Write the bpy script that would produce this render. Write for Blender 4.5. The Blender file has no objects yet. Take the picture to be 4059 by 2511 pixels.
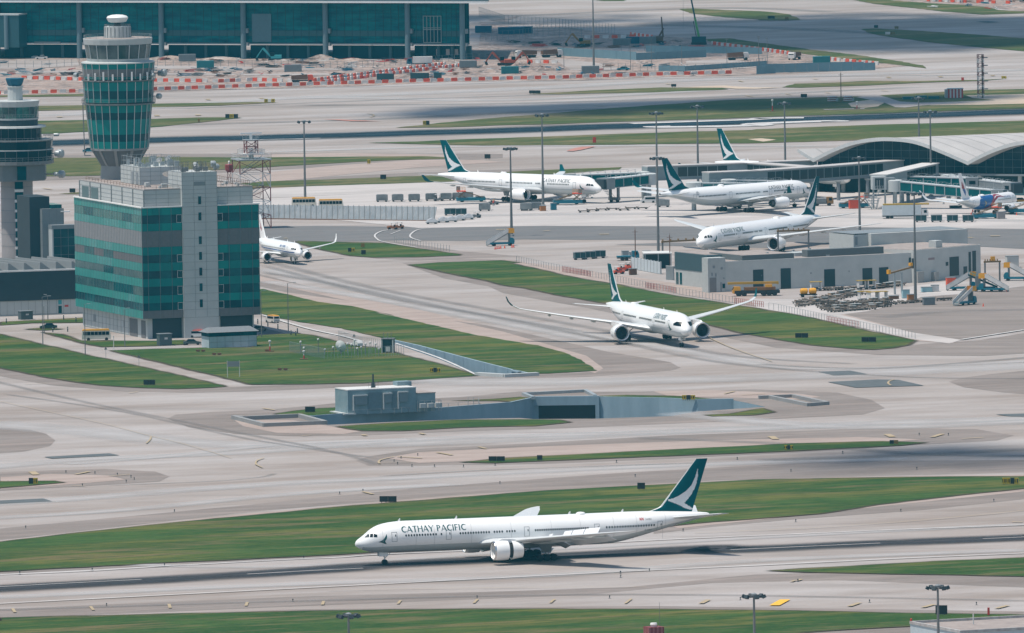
import bpy, bmesh, math, random
from mathutils import Vector, Matrix, geometry
random.seed(7)
sc = bpy.context.scene
COL = sc.collection
R_ = math.radians
# ------------------------------------------------------------ camera
FPX, HCAM, CY = 52700.0, 227.0, -3300.0
P0, RHO = math.atan(3555.5/FPX), 0.015
fw = Vector((0, math.cos(P0), -math.sin(P0)))
_r = Vector((1, 0, 0)); _u = Vector((0, math.sin(P0), math.cos(P0)))
RT = _r*math.cos(RHO) - _u*math.sin(RHO)
UP = _r*math.sin(RHO) + _u*math.cos(RHO)
CAM = Vector((0, CY, HCAM))
cd = bpy.data.cameras.new('camera'); co = bpy.data.objects.new('camera', cd); COL.objects.link(co)
m = Matrix((RT, UP, -fw)).transposed().to_4x4(); m.translation = CAM
co.matrix_world = m
cd.sensor_width = 36; cd.lens = FPX/4059*36; cd.clip_start = 10; cd.clip_end = 90000
sc.camera = co
# ------------------------------------------------------------ world, sun, exposure
SEL = 70.6                                  # sun elevation, sun stands to the left
SUNV = Vector((-.29, -.11, .94)).normalized()
w = bpy.data.worlds.new('World'); sc.world = w; w.use_nodes = True
nt = w.node_tree; bg = nt.nodes['Background']
sky = nt.nodes.new('ShaderNodeTexSky'); sky.sky_type = 'NISHITA'; sky.sun_disc = False
sky.sun_elevation = R_(SEL); sky.sun_rotation = math.atan2(SUNV.x, SUNV.y)
sky.air_density = 1.3; sky.dust_density = 1.0; sky.ozone_density = 1.6
nt.links.new(sky.outputs[0], bg.inputs[0]); bg.inputs[1].default_value = 0.10
sd = bpy.data.lights.new('sun', 'SUN'); sd.energy = 4.4; sd.angle = R_(.53); sd.color = (1, .925, .83)
so = bpy.data.objects.new('sun', sd); COL.objects.link(so)
so.rotation_euler = SUNV.to_track_quat('Z', 'Y').to_euler(); so.location = (-500, 0, 900)
sc.view_settings.view_transform = 'Standard'; sc.view_settings.look = 'None'
sc.view_settings.exposure = 0.12; sc.view_settings.gamma = 1
# ------------------------------------------------------------ picture point -> place on the ground
V = {'A': (0, 0, .43657), 'B': (1000, 0, .43657), 'C': (2000, 0, .43657), 'E': (2999, 0, .43657),
     'A2': (0, 600, .43657), 'B2': (1000, 600, .43657), 'C2': (2000, 500, .43657), 'E2': (2999, 500, .43657),
     'A3': (0, 1200, .43657), 'B3': (1000, 1200, .43657), 'C3': (2000, 1000, .43657), 'E3': (2999, 1000, .43657),
     'N': (1350, 1780, .34394), 'T': (2100, 1780, .34394), 'L': (0, 1700, .5536), 'R': (2700, 1700, .55606),
     'M': (1300, 2200, .57283), 'D': (0, 0, 1.6608), 'F': (0, 0, 1.), 'S': (2350, 600, .3887), 'X': (3400, 640, .26964),
     'Y': (1700, 560, .32733), 'Z': (3200, 980, .35147), 'K': (1850, 180, .34779)}
def G(u, v, h=0.0):
    d = fw + RT*((u-2029.5)/FPX) - UP*((v-1255.5)/FPX)
    return CAM + d*((h-HCAM)/d.z)
def P(v, x, y, h=0.0):
    a, b, s = V[v]; return G(a+x*s, b+y*s, h)
def poly(*a):
    """poly('A',[(x,y)..],'B',[..]) -> ground points"""
    out = []
    for i in range(0, len(a), 2):
        out += [P(a[i], x, y) for x, y in a[i+1]]
    return out
RW = R_(21.7)                                # runway direction
# ------------------------------------------------------------ materials
MT = {}
def lin(r, g, b):
    f = lambda c: (c/255/12.92) if c < 10 else ((c/255+.055)/1.055)**2.4
    return (f(r), f(g), f(b))
def mat(name, c, rough=.6, metal=0., c2=None, scale=1.0, amt=.5, spec=.5, bump=0, stretch=None, coat=0, detail=5, emit=None):
    if name in MT: return MT[name]
    m = bpy.data.materials.new(name); m.use_nodes = True; MT[name] = m
    n = m.node_tree.nodes; l = m.node_tree.links; b = n['Principled BSDF']
    b.inputs['Roughness'].default_value = rough; b.inputs['Metallic'].default_value = metal
    b.inputs['Specular IOR Level'].default_value = spec; b.inputs['Coat Weight'].default_value = coat
    b.inputs['Base Color'].default_value = (*c, 1)
    if c2 is None: c2 = tuple(x*.86 for x in c)
    tc = n.new('ShaderNodeTexCoord'); mp = n.new('ShaderNodeMapping')
    geo = n.new('ShaderNodeNewGeometry')
    l.new(geo.outputs['Position'], mp.inputs[0])
    mp.inputs['Scale'].default_value = stretch if stretch else (1, 1, 1)
    nz = n.new('ShaderNodeTexNoise'); nz.inputs['Scale'].default_value = scale; nz.inputs['Detail'].default_value = detail
    nz.inputs['Roughness'].default_value = .6
    l.new(mp.outputs[0], nz.inputs['Vector'])
    mr = n.new('ShaderNodeMapRange'); mr.inputs[1].default_value = .5-amt*.5; mr.inputs[2].default_value = .5+amt*.5
    l.new(nz.outputs['Fac'], mr.inputs[0])
    mx = n.new('ShaderNodeMix'); mx.data_type = 'RGBA'
    mx.inputs[6].default_value = (*c, 1); mx.inputs[7].default_value = (*c2, 1)
    l.new(mr.outputs[0], mx.inputs[0]); l.new(mx.outputs[2], b.inputs['Base Color'])
    if bump:
        bp = n.new('ShaderNodeBump'); bp.inputs['Strength'].default_value = bump; bp.inputs['Distance'].default_value = .1
        l.new(nz.outputs['Fac'], bp.inputs['Height']); l.new(bp.outputs[0], b.inputs['Normal'])
    if emit:
        b.inputs['Emission Color'].default_value = (*c, 1); b.inputs['Emission Strength'].default_value = emit
    return m
def ground_mat(name, layers, base, rough=.85, alpha=False, aedge=1.0):
    """layers: (color, scale, lo, hi, strength, (stretch along, across), angle)"""
    m = bpy.data.materials.new(name); m.use_nodes = True; MT[name] = m
    n = m.node_tree.nodes; l = m.node_tree.links; b = n['Principled BSDF']
    b.inputs['Roughness'].default_value = rough; b.inputs['Specular IOR Level'].default_value = .15
    geo = n.new('ShaderNodeNewGeometry'); prev = None
    for k, (c, s, lo, hi, st, strch, ang) in enumerate(layers):
        rot = n.new('ShaderNodeVectorRotate'); rot.rotation_type = 'Z_AXIS'; rot.inputs['Angle'].default_value = -ang
        l.new(geo.outputs['Position'], rot.inputs['Vector'])
        mp = n.new('ShaderNodeMapping'); mp.inputs['Scale'].default_value = (strch[0], strch[1], 1)
        mp.inputs['Location'].default_value = (17.3*k, 5.1*k, k*3.3)
        l.new(rot.outputs[0], mp.inputs[0])
        nz = n.new('ShaderNodeTexNoise'); nz.inputs['Scale'].default_value = s; nz.inputs['Detail'].default_value = 6
        nz.inputs['Roughness'].default_value = .62
        l.new(mp.outputs[0], nz.inputs['Vector'])
        mr = n.new('ShaderNodeMapRange'); mr.inputs[1].default_value = lo; mr.inputs[2].default_value = hi; mr.inputs[4].default_value = st
        l.new(nz.outputs['Fac'], mr.inputs[0])
        mx = n.new('ShaderNodeMix'); mx.data_type = 'RGBA'
        l.new(mr.outputs[0], mx.inputs[0])
        if prev is None: mx.inputs[6].default_value = (*base, 1)
        else: l.new(prev, mx.inputs[6])
        mx.inputs[7].default_value = (*c, 1); prev = mx.outputs[2]
    l.new(prev, b.inputs['Base Color'])
    if alpha:
        at = n.new('ShaderNodeAttribute'); at.attribute_name = 'edge'
        nz = n.new('ShaderNodeTexNoise'); nz.inputs['Scale'].default_value = .06; nz.inputs['Detail'].default_value = 7
        l.new(geo.outputs['Position'], nz.inputs['Vector'])
        mr = n.new('ShaderNodeMapRange'); mr.inputs[1].default_value = .32; mr.inputs[2].default_value = .58; mr.inputs[3].default_value = .6
        l.new(nz.outputs['Fac'], mr.inputs[0])
        mu = n.new('ShaderNodeMath'); mu.operation = 'MULTIPLY'; l.new(at.outputs['Fac'], mu.inputs[0]); l.new(mr.outputs[0], mu.inputs[1])
        m2 = n.new('ShaderNodeMath'); m2.operation = 'MULTIPLY'; l.new(mu.outputs[0], m2.inputs[0]); m2.inputs[1].default_value = aedge
        l.new(m2.outputs[0], b.inputs['Alpha'])
    return m
CON = ground_mat('concrete_paving', [
    ((.26, .215, .188), .012, .40, .58, .9, (1, 3.0), RW),
    ((.42, .395, .385), .016, .44, .66, .8, (.5, 2.2), RW),
    ((.20, .175, .162), .03, .52, .74, .6, (.4, 2.4), R_(-12)),
    ((.19, .185, .18), .25, .56, .82, .4, (.7, 1.3), RW),
    ((.38, .35, .335), .12, .56, .76, .35, (.4, 1.6), RW),
    ((.25, .225, .21), 2.5, .45, .72, .45, (.6, 1), 0)], (.345, .305, .282))
SHO = ground_mat('shoulder_paving', [
    ((.175, .145, .128), .03, .4, .64, .85, (.5, 2.0), RW),
    ((.31, .255, .228), .05, .5, .7, .65, (.3, 3.0), RW),
    ((.14, .12, .11), .4, .5, .74, .6, (.4, 1.5), RW),
    ((.27, .235, .215), 2.5, .5, .75, .45, (.6, 1), 0)], (.235, .202, .184))
SHP = ground_mat('pink_verge_paving', [
    ((.30, .235, .205), .05, .4, .64, .85, (.4, 2.5), RW),
    ((.21, .17, .15), .4, .5, .74, .55, (.4, 1.5), RW),
    ((.33, .28, .25), 2.5, .5, .75, .45, (.6, 1), 0)], (.375, .305, .27))
ASP = ground_mat('asphalt_paving', [
    ((.13, .13, .132), .03, .4, .64, .85, (.5, 3.0), RW),
    ((.20, .185, .178), .06, .52, .7, .6, (.3, 2.5), R_(-15)),
    ((.10, .098, .098), .5, .5, .75, .55, (.4, 1.5), RW)], (.165, .158, .156))
PAT = ground_mat('dark_asphalt_patch', [((.085, .10, .105), .3, .4, .64, .8, (1, 1), 0)], (.115, .125, .13))
GRS = ground_mat('grass_turf', [
    ((.022, .062, .008), .03, .42, .55, 1.0, (.6, 1.8), RW),
    ((.145, .135, .032), .024, .48, .60, .85, (.5, 2.4), RW),
    ((.165, .120, .060), .06, .53, .63, .8, (.4, 2.2), RW),
    ((.016, .050, .008), .28, .46, .62, .75, (.4, 1.8), RW),
    ((.105, .118, .030), .9, .50, .66, .55, (.5, 1.4), RW),
    ((.02, .05, .010), 3.0, .45, .65, .5, (1, 1), 0)], (.050, .098, .019), rough=.95)
GRO = ground_mat('dry_grass_turf', [
    ((.050, .080, .018), .02, .42, .58, .9, (.7, 1.6), RW),
    ((.19, .15, .075), .03, .49, .62, .8, (.5, 1.6), RW),
    ((.035, .05, .015), .3, .46, .64, .7, (.6, 1.4), RW)], (.095, .100, .030), rough=.95)
DIRT = ground_mat('bare_earth', [
    ((.36, .27, .225), .03, .4, .62, .85, (1, 1), 0),
    ((.15, .115, .10), .10, .47, .64, .85, (1, 1), 0),
    ((.52, .46, .42), .06, .55, .70, .85, (1, 1.5), 0),
    ((.075, .068, .07), .35, .49, .66, .9, (1, 1), 0),
    ((.50, .46, .44), .8, .53, .70, .75, (1, 1), 0)], (.30, .225, .19), rough=.95)
TURFE = ground_mat('worn_turf_edge', [((.06, .05, .03), .3, .4, .62, .8, (1, 1), 0)], (.10, .08, .05), alpha=True, aedge=.85)
SAND = ground_mat('pale_sand', [((.46, .36, .27), .05, .4, .62, .8, (1, 1), 0), ((.30, .25, .2), .4, .5, .7, .6, (1, 1), 0)], (.52, .43, .34))
RUB = ground_mat('tyre_rubber_stain', [((.045, .045, .05), .05, .4, .62, .8, (.2, 4), RW)], (.062, .06, .066), alpha=True)
RUF = ground_mat('dark_rubber_stain', [((.014, .03, .045), .03, .4, .62, .8, (.2, 4), R_(18))], (.02, .038, .055), alpha=True)
STK = ground_mat('pale_wear_streak', [((.44, .42, .41), .03, .4, .62, .8, (.3, 3), RW)], (.47, .455, .45), alpha=True, aedge=.75)
DKS = ground_mat('grey_wear_streak', [((.2, .19, .185), .03, .4, .62, .8, (.3, 3), RW)], (.245, .225, .215), alpha=True, aedge=.5)
APR = ground_mat('pale_apron_paving', [((.36, .335, .32), .02, .4, .62, .85, (.6, 2), RW), ((.52, .49, .47), .05, .5, .7, .6, (.4, 2.5), RW), ((.28, .26, .25), .3, .54, .78, .4, (.6, 1.3), RW)], (.46, .425, .405))
YEL = mat('yellow_marking', (.43, .32, .17), .8, c2=(.31, .26, .19), scale=.6, amt=.5)
YEB = mat('fresh_yellow_marking', (.80, .45, .03), .7)
WHM = mat('white_marking', (.64, .63, .61), .7, c2=(.38, .36, .35), scale=.25, amt=.5)
REDM = mat('red_marking', (.46, .13, .09), .8, c2=(.36, .24, .2), scale=.3, amt=.5)
WHITE = mat('white_aircraft_paint', (.87, .87, .855), .28, spec=.5, coat=.4, c2=(.82, .82, .81), scale=.35, amt=.6)
BELLY = mat('grey_belly_paint', (.50, .535, .54), .32, coat=.3, c2=(.44, .48, .49), scale=.5, amt=.6)
WINGP = mat('wing_grey_paint', (.60, .62, .62), .35, c2=(.52, .54, .545), scale=.6, amt=.6)
METAL = mat('polished_lip_metal', (.62, .62, .62), .22, 1.0)
DARK = mat('dark_recess', (.012, .014, .017), .5)
TEAL = mat('deep_teal_paint', (.0, .080, .095), .55, spec=.08, c2=(.0, .068, .082))
GLASS = mat('cockpit_glass', (.006, .014, .020), .3, spec=.12)
GRYL = mat('grey_outline', (.24, .26, .28), .6)
RUBBER = mat('tyre_rubber', (.018, .018, .02), .8)
GEARM = mat('gear_strut_metal', (.42, .44, .45), .4, .3)
FINW = mat('fin_emblem_paint', (.72, .72, .72), .4, c2=(.62, .63, .64), scale=2)
GLGs = [mat('sunlit_green_cladding_b', (.012, .23, .20), .35, c2=(.03, .30, .26), scale=.6, amt=.4, spec=.3), mat('sunlit_green_cladding_c', (.04, .26, .24), .25, c2=(.07, .31, .29), scale=.5, amt=.4, spec=.3)]
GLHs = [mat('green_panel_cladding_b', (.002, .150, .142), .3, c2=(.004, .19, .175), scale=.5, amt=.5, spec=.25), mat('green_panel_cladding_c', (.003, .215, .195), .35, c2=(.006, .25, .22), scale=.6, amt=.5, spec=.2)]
GLG = mat('bright_green_cladding', (.018, .24, .215), .3, c2=(.05, .29, .26), scale=.25, amt=.5, spec=.25)  # office side wall; brighter green carries the sunlight on it
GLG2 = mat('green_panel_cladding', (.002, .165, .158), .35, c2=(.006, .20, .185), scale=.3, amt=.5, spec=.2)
GLD = mat('dark_green_glass', (.001, .030, .040), .12, c2=(.002, .075, .085), scale=.22, amt=.3, spec=.2)
GLD2 = mat('mid_green_glass', (.001, .075, .085), .12, c2=(.002, .12, .125), scale=.3, amt=.3, spec=.2)
LOUV = mat('grey_louvre', (.17, .16, .16), .8, c2=(.12, .12, .125), scale=1.5, amt=.6)
PANEL = mat('pale_metal_panel', (.50, .52, .51), .55, c2=(.42, .445, .44), scale=.3, amt=.5, spec=.25)
PANELD = mat('grey_metal_panel', (.22, .24, .25), .5, c2=(.18, .2, .21), scale=.3, amt=.5)
MUL = mat('mullion_grey', (.16, .18, .19), .5)
MULP = mat('pale_mullion', (.55, .55, .53), .5)
WTRIM = mat('white_trim', (.78, .78, .76), .5)
ROOFC = mat('roof_gravel', (.36, .31, .28), .9, c2=(.24, .20, .185), scale=.5, amt=.5)
CONW = mat('tower_concrete', (.30, .30, .295), .8, c2=(.24, .24, .24), scale=.25, amt=.5)
CHAR = mat('charcoal_cladding', (.04, .052, .06), .6, c2=(.032, .043, .05), scale=.4, spec=.2)
STEEL = mat('galvanised_steel', (.40, .43, .44), .45, .3, c2=(.3, .33, .34), scale=1)
STEELD = mat('weathered_mast_steel', (.20, .20, .20), .5, .3, c2=(.15, .15, .15), scale=1)
RED = mat('signal_red', (.50, .035, .02), .5, c2=(.42, .03, .02), scale=2)
REDD = mat('mast_red', (.22, .03, .03), .5)
ORG = mat('orange_plastic', (.75, .10, .035), .5, c2=(.60, .07, .03), scale=.4, amt=.4)
WPL = mat('white_plastic', (.70, .69, .67), .5, c2=(.5, .49, .47), scale=.4, amt=.4)
YEV = mat('vehicle_yellow', (.75, .36, .015), .4, c2=(.6, .28, .015), scale=2)
TEV = mat('vehicle_teal', (.008, .16, .23), .4, c2=(.008, .12, .17), scale=2)
WHV = mat('vehicle_white', (.68, .68, .66), .35, c2=(.58, .58, .57), scale=1)
GRV = mat('vehicle_grey', (.20, .215, .22), .5, c2=(.14, .15, .16), scale=2)
DGV = mat('cart_dark_green', (.008, .045, .05), .5, c2=(.01, .06, .065), scale=2)
ALU = mat('container_aluminium', (.26, .275, .275), .6, .2, c2=(.13, .14, .145), scale=.8)
BLKP = mat('sign_black', (.01, .012, .013), .5)
YSG = mat('sign_yellow', (.45, .33, .01), .5)
BLUE = mat('livery_blue', (.005, .09, .30), .3)
CRED = mat('livery_red', (.30, .015, .03), .3)
GREEN = mat('crane_green', (.12, .38, .10), .4)
RST = mat('rust_brown', (.20, .09, .045), .8, c2=(.12, .06, .035), scale=2)
TGL = mat('terminal_glass', (.0, .060, .085), .2, c2=(.004, .165, .17), scale=.14, amt=.24, stretch=(.7, 1, 4), spec=.1)
TGD = mat('terminal_dark_glass', (.0, .034, .052), .4, c2=(.0, .026, .042), scale=.3, amt=.4, spec=.1)
BGLS = mat('bridge_glass', (.001, .07, .08), .15, c2=(.004, .12, .12), scale=.4, amt=.4, spec=.2)
CGL = mat('concourse_glass', (.006, .018, .024), .15, c2=(.025, .035, .04), scale=.15, amt=.3, spec=.15)
VWALL = mat('retaining_wall_concrete', (.29, .385, .44), .85, c2=(.21, .29, .335), scale=.25, amt=.5, stretch=(1, 1, .25), spec=.2)
SUBW = mat('substation_wall', (.24, .31, .33), .75, c2=(.155, .24, .275), scale=.5, amt=.5)
RENDER_W = mat('service_wall', (.56, .565, .54), .85, c2=(.44, .45, .435), scale=.25, amt=.6, spec=.2)
TEA2 = mat('pale_turquoise', (.05, .33, .36), .5)
# ------------------------------------------------------------ mesh helper
KIDS = {}
def adopt(o, parent):
    o.parent = parent; KIDS.setdefault(parent.name, []).append(o)
class MB:
    def __init__(s): s.v = []; s.f = []; s.m = []
    def add(s, vs, fs, m=0):
        o = len(s.v); s.v += [tuple(v) for v in vs]; s.f += [tuple(i+o for i in f) for f in fs]; s.m += [m]*len(fs); return s
    def box(s, x0, x1, y0, y1, z0, z1, m=0):
        return s.add([(x0, y0, z0), (x1, y0, z0), (x1, y1, z0), (x0, y1, z0), (x0, y0, z1), (x1, y0, z1), (x1, y1, z1), (x0, y1, z1)],
                     [(3, 2, 1, 0), (4, 5, 6, 7), (0, 1, 5, 4), (1, 2, 6, 5), (2, 3, 7, 6), (3, 0, 4, 7)], m)
    def prism(s, pts, z0, z1, m=0, mtop=None):
        n = len(pts)
        a = sum(pts[i][0]*pts[(i+1) % n][1]-pts[(i+1) % n][0]*pts[i][1] for i in range(n))
        if a < 0: pts = pts[::-1]
        s.add([(p[0], p[1], z0) for p in pts]+[(p[0], p[1], z1) for p in pts],
              [tuple(range(n))[::-1]]+[(i, (i+1) % n, n+(i+1) % n, n+i) for i in range(n)], m)
        s.add([(p[0], p[1], z1) for p in pts], [tuple(range(n))], m if mtop is None else mtop)
        return s
    def yprism(s, pts, y0, y1, m=0):
        """(x,z) outline extruded along y"""
        n = len(pts)
        a = sum(pts[i][0]*pts[(i+1) % n][1]-pts[(i+1) % n][0]*pts[i][1] for i in range(n))
        if a < 0: pts = pts[::-1]
        return s.add([(p[0], y0, p[1]) for p in pts]+[(p[0], y1, p[1]) for p in pts],
                     [tuple(range(n)), tuple(range(n, 2*n))[::-1]]+[(i, n+i, n+(i+1) % n, (i+1) % n) for i in range(n)], m)
    def tube(s, a, b, r0, r1=None, n=6, m=0):
        a, b = Vector(a), Vector(b); r1 = r0 if r1 is None else r1
        d = (b-a).normalized(); q = d.orthogonal().normalized(); t = d.cross(q)
        vs = []
        for p, r in ((a, r0), (b, r1)):
            for i in range(n):
                g = 2*math.pi*i/n; vs.append(p+q*(r*math.cos(g))+t*(r*math.sin(g)))
        return s.add(vs, [(i, (i+1) % n, n+(i+1) % n, n+i) for i in range(n)]+[tuple(range(n))[::-1], tuple(range(n, 2*n))], m)
    def lathe(s, prof, n=24, c=(0, 0, 0), axis='z', m=0, caps=True, ang0=0):
        vs = []; fs = []
        for (r, z) in prof:
            for i in range(n):
                g = ang0+2*math.pi*i/n; x, y = r*math.cos(g), r*math.sin(g)
                vs.append((c[0]+x, c[1]+y, c[2]+z) if axis == 'z' else (c[0]+z, c[1]+y, c[2]+x) if axis == 'x' else (c[0]+x, c[1]+z, c[2]+y))
        K = len(prof)
        for k in range(K-1):
            for i in range(n): fs.append((k*n+i, k*n+(i+1) % n, (k+1)*n+(i+1) % n, (k+1)*n+i))
        if caps: fs.append(tuple(range(n))[::-1]); fs.append(tuple(range((K-1)*n, K*n)))
        return s.add(vs, fs, m)
    def quad(s, a, b, c, d, m=0): return s.add([a, b, c, d], [(0, 1, 2, 3)], m)
    def build(s, name, mats, parent=None, loc=None, rz=None, smooth=False, recalc=False):
        me = bpy.data.meshes.new(name); me.from_pydata(s.v, [], s.f)
        if not isinstance(mats, (list, tuple)): mats = [mats]
        for q in mats: me.materials.append(q)
        if max(s.m or [0]) > 0: me.polygons.foreach_set('material_index', s.m)
        if recalc:
            bm = bmesh.new(); bm.from_mesh(me); bmesh.ops.recalc_face_normals(bm, faces=bm.faces); bm.to_mesh(me); bm.free()
        if smooth:
            me.polygons.foreach_set('use_smooth', [True]*len(me.polygons))
            try: me.set_sharp_from_angle(angle=R_(38))
            except Exception: pass
        me.update()
        o = bpy.data.objects.new(name, me); COL.objects.link(o)
        if parent is not None: adopt(o, parent)
        if loc is not None: o.location = loc
        if rz is not None: o.rotation_euler = (0, 0, rz)
        return o
def tag(o, label, cat=None, group=None, kind=None):
    if label: o['label'] = label
    if cat: o['category'] = cat
    if group: o['group'] = group
    if kind: o['kind'] = kind
    return o
def thing(name, label, cat, loc=(0, 0, 0), rz=0, group=None):
    o = bpy.data.objects.new(name, None); COL.objects.link(o); o.empty_display_size = .5
    o.location = loc; o.rotation_euler = (0, 0, rz)
    return tag(o, label, cat, group)
def copy_tree(o, loc=None, rz=None, label=None, group=None, parent=None, scale=None):
    c = o.copy(); COL.objects.link(c)
    if parent is not None: adopt(c, parent)
    if loc is not None: c.location = loc
    if rz is not None: c.rotation_euler = (0, 0, rz)
    if label: c['label'] = label
    if group: c['group'] = group
    if scale: c.scale = (scale,)*3
    for ch in list(KIDS.get(o.name, [])): copy_tree(ch, parent=c)
    return c
HOLES = []
def inside(p, poly_):
    x, y = p[0], p[1]; c = False; n = len(poly_); j = n-1
    for i in range(n):
        xi, yi = poly_[i][0], poly_[i][1]; xj, yj = poly_[j][0], poly_[j][1]
        if (yi > y) != (yj > y) and x < (xj-xi)*(y-yi)/(yj-yi)+xi: c = not c
        j = i
    return c
def sheet(name, pts, m, z, kind='structure', label=None, cat=None, obj=None):
    """flat polygon on the ground, kept clear of the sunken roads"""
    if obj is not None: obj.nsheet = getattr(obj, 'nsheet', 0)+1; z += .0008*obj.nsheet
    hs = []
    x0, x1 = min(p[0] for p in pts), max(p[0] for p in pts); y0, y1 = min(p[1] for p in pts), max(p[1] for p in pts)
    for h in HOLES:
        if max(q[0] for q in h) > x0 and min(q[0] for q in h) < x1 and max(q[1] for q in h) > y0 and min(q[1] for q in h) < y1: hs.append(h)
    if hs and z > -1:
        allv = [Vector((p[0], p[1])) for p in pts]; ed = [(i, (i+1) % len(pts)) for i in range(len(pts))]
        for h in hs:
            o = len(allv); allv += [Vector((p[0], p[1])) for p in h]; ed += [(o+i, o+(i+1) % len(h)) for i in range(len(h))]
        r = geometry.delaunay_2d_cdt(allv, ed, [], 0, 1e-4)
        vs = [(v.x, v.y, z) for v in r[0]]; fs = []
        for f in r[2]:
            c = (sum(vs[i][0] for i in f)/len(f), sum(vs[i][1] for i in f)/len(f))
            if inside(c, pts) and not any(inside(c, h) for h in hs): fs.append(tuple(f))
        fs = [f if (Vector(vs[f[1]])-Vector(vs[f[0]])).cross(Vector(vs[f[2]])-Vector(vs[f[0]])).z > 0 else f[::-1] for f in fs]
    else:
        tri = geometry.tessellate_polygon([[Vector((p[0], p[1], 0)) for p in pts]])
        vs = [(p[0], p[1], z) for p in pts]; fs = []
        for t in tri:
            a, b, c = [Vector(vs[i]) for i in t]
            fs.append(tuple(t) if (b-a).cross(c-a).z > 0 else tuple(t)[::-1])
    if obj is None:
        o = MB().add(vs, fs).build(name, m); return tag(o, label, cat, kind=kind)
    obj.add(vs, fs)
def smooth_line(pts, k=6, closed=False):
    out = []; n = len(pts)
    rng = range(n if closed else n-1)
    for i in rng:
        p0 = pts[(i-1) % n] if (closed or i > 0) else pts[i]; p1 = pts[i]; p2 = pts[(i+1) % n]
        p3 = pts[(i+2) % n] if (closed or i+2 < n) else p2
        for j in range(k):
            t = j/k
            out.append(.5*((2*p1)+(p2-p0)*t+(2*p0-5*p1+4*p2-p3)*t*t+(3*p1-p0-3*p2+p3)*t**3))
    if not closed: out.append(pts[-1])
    return out
def ribbon(mb, pts, wid, z, edges=None):
    """strip along a line; returns per-vertex fade values if wanted"""
    mb.nsheet = getattr(mb, 'nsheet', 0)+1; z += .0006*mb.nsheet
    n = len(pts); cols = [-.5, -.25, 0, .25, .5] if edges is not None else [-.5, .5]
    vs = []
    for i in range(n):
        d = (pts[min(i+1, n-1)]-pts[max(i-1, 0)]); d.z = 0; d.normalize(); q = Vector((-d.y, d.x, 0))
        wd = wid[i] if isinstance(wid, list) else wid
        for c in cols:
            p = pts[i]+q*(c*wd); vs.append((p.x, p.y, z))
            if edges is not None: edges.append((1-abs(c)*2)**.6*(0.0 if i in (0, n-1) else 1.0))
    k = len(cols)
    mb.add(vs, [(i*k+j, (i+1)*k+j, (i+1)*k+j+1, i*k+j+1)[::-1] for i in range(n-1) for j in range(k-1)])
def fade_build(mb, edges, name, m):
    o = mb.build(name, m); a = o.data.attributes.new('edge', 'FLOAT', 'POINT'); a.data.foreach_set('value', edges)
    o['kind'] = 'structure'; return o
# ============================================================ GROUND
# two sunken service roads, open to the sky: far edge first (left to right), then the near edge (right to left)
TR1_far = poly('B3', [(470, 1046), (900, 1015), (1280, 985), (1700, 968), (2060, 940)], 'C3', [(60, 1375), (262, 1332), (830, 1325), (1400, 1335), (1750, 1349), (2078, 1345)])
TR1_near = poly('C3', [(2370, 1405), (2080, 1425), (1750, 1450)], 'D', [(1600, 994), (1420, 1000), (1273, 1001)], 'B3', [(2428, 1049), (2060, 1056), (1280, 1084), (680, 1112)])
TR1 = TR1_far+TR1_near
TR2_far = poly('B3', [(1190, 333), (1500, 400), (2000, 532), (2428, 640)], 'C3', [(70, 1080), (200, 1108)])
TR2_near = poly('C3', [(0, 1132)], 'B3', [(2045, 662), (1700, 516), (1320, 385)])
TR2 = TR2_far+TR2_near
HOLES += [TR1, TR2]
def with_holes(outer, holes, z):
    allp = [outer]+holes
    flat = [p for q in allp for p in q]
    tri = geometry.tessellate_polygon([[Vector((p[0], p[1], 0)) for p in q] for q in allp])
    mb = MB(); vs = [(p[0], p[1], z) for p in flat]; fs = []
    for t in tri:
        a, b, c = [Vector(vs[i]) for i in t]
        fs.append(tuple(t) if (b-a).cross(c-a).z > 0 else tuple(t)[::-1])
    return mb.add(vs, fs)
B0 = (-700, 700, -1500, 2800)
outer = [Vector((B0[0], B0[2], 0)), Vector((B0[1], B0[2], 0)), Vector((B0[1], B0[3], 0)), Vector((B0[0], B0[3], 0))]
g = with_holes(outer, [TR1, TR2], 0)
Q = 30000
for x0, x1, y0, y1 in ((-Q, B0[0], -Q, Q), (B0[1], Q, -Q, Q), (B0[0], B0[1], -Q, B0[2]), (B0[0], B0[1], B0[3], Q)):
    g.quad((x0, y0, 0), (x1, y0, 0), (x1, y1, 0), (x0, y1, 0))
tag(g.build('ground', CON), 'pale concrete airfield paving', kind='structure')
# shoulders, aprons, asphalt
Z1, Z2, Z3, ZS, Z4, Z5, Z6 = .02, .045, .07, .095, .13, .17, .20
def S(name, m, z, *a): return sheet(name, poly(*a), m, z)
sho = MB()
def sh(*a): sheet('', poly(*a), None, Z1, obj=sho)
# verges around the grass, near to far
sh('D', [(0, 1480), (700, 1455), (1560, 1447), (2444, 1460), (2444, 1512), (2444, 1560), (-60, 1560)])
sh('D', [(-20, 1296), (0, 1290), (600, 1222), (1100, 1180), (1700, 1147), (2444, 1128), (2500, 1100), (2444, 1098), (2000, 1102), (1500, 1128), (1000, 1165), (600, 1205), (0, 1262), (-20, 1262)])
sh('D', [(1560, 1262), (1800, 1232), (2100, 1200), (2444, 1165), (2470, 1190), (2444, 1192), (2200, 1218), (1900, 1240), (1700, 1258), (1560, 1275)])
sh('D', [(-20, 1372), (400, 1350), (900, 1326), (1400, 1298), (1400, 1288), (900, 1316), (400, 1342), (-20, 1362)])
sh('D', [(-20, 1455), (700, 1425), (1200, 1412), (1500, 1402), (1800, 1372), (2100, 1364), (2444, 1372), (2500, 1378), (2500, 1405), (2000, 1385), (1700, 1392), (1400, 1420), (700, 1448), (-20, 1478)])
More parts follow.
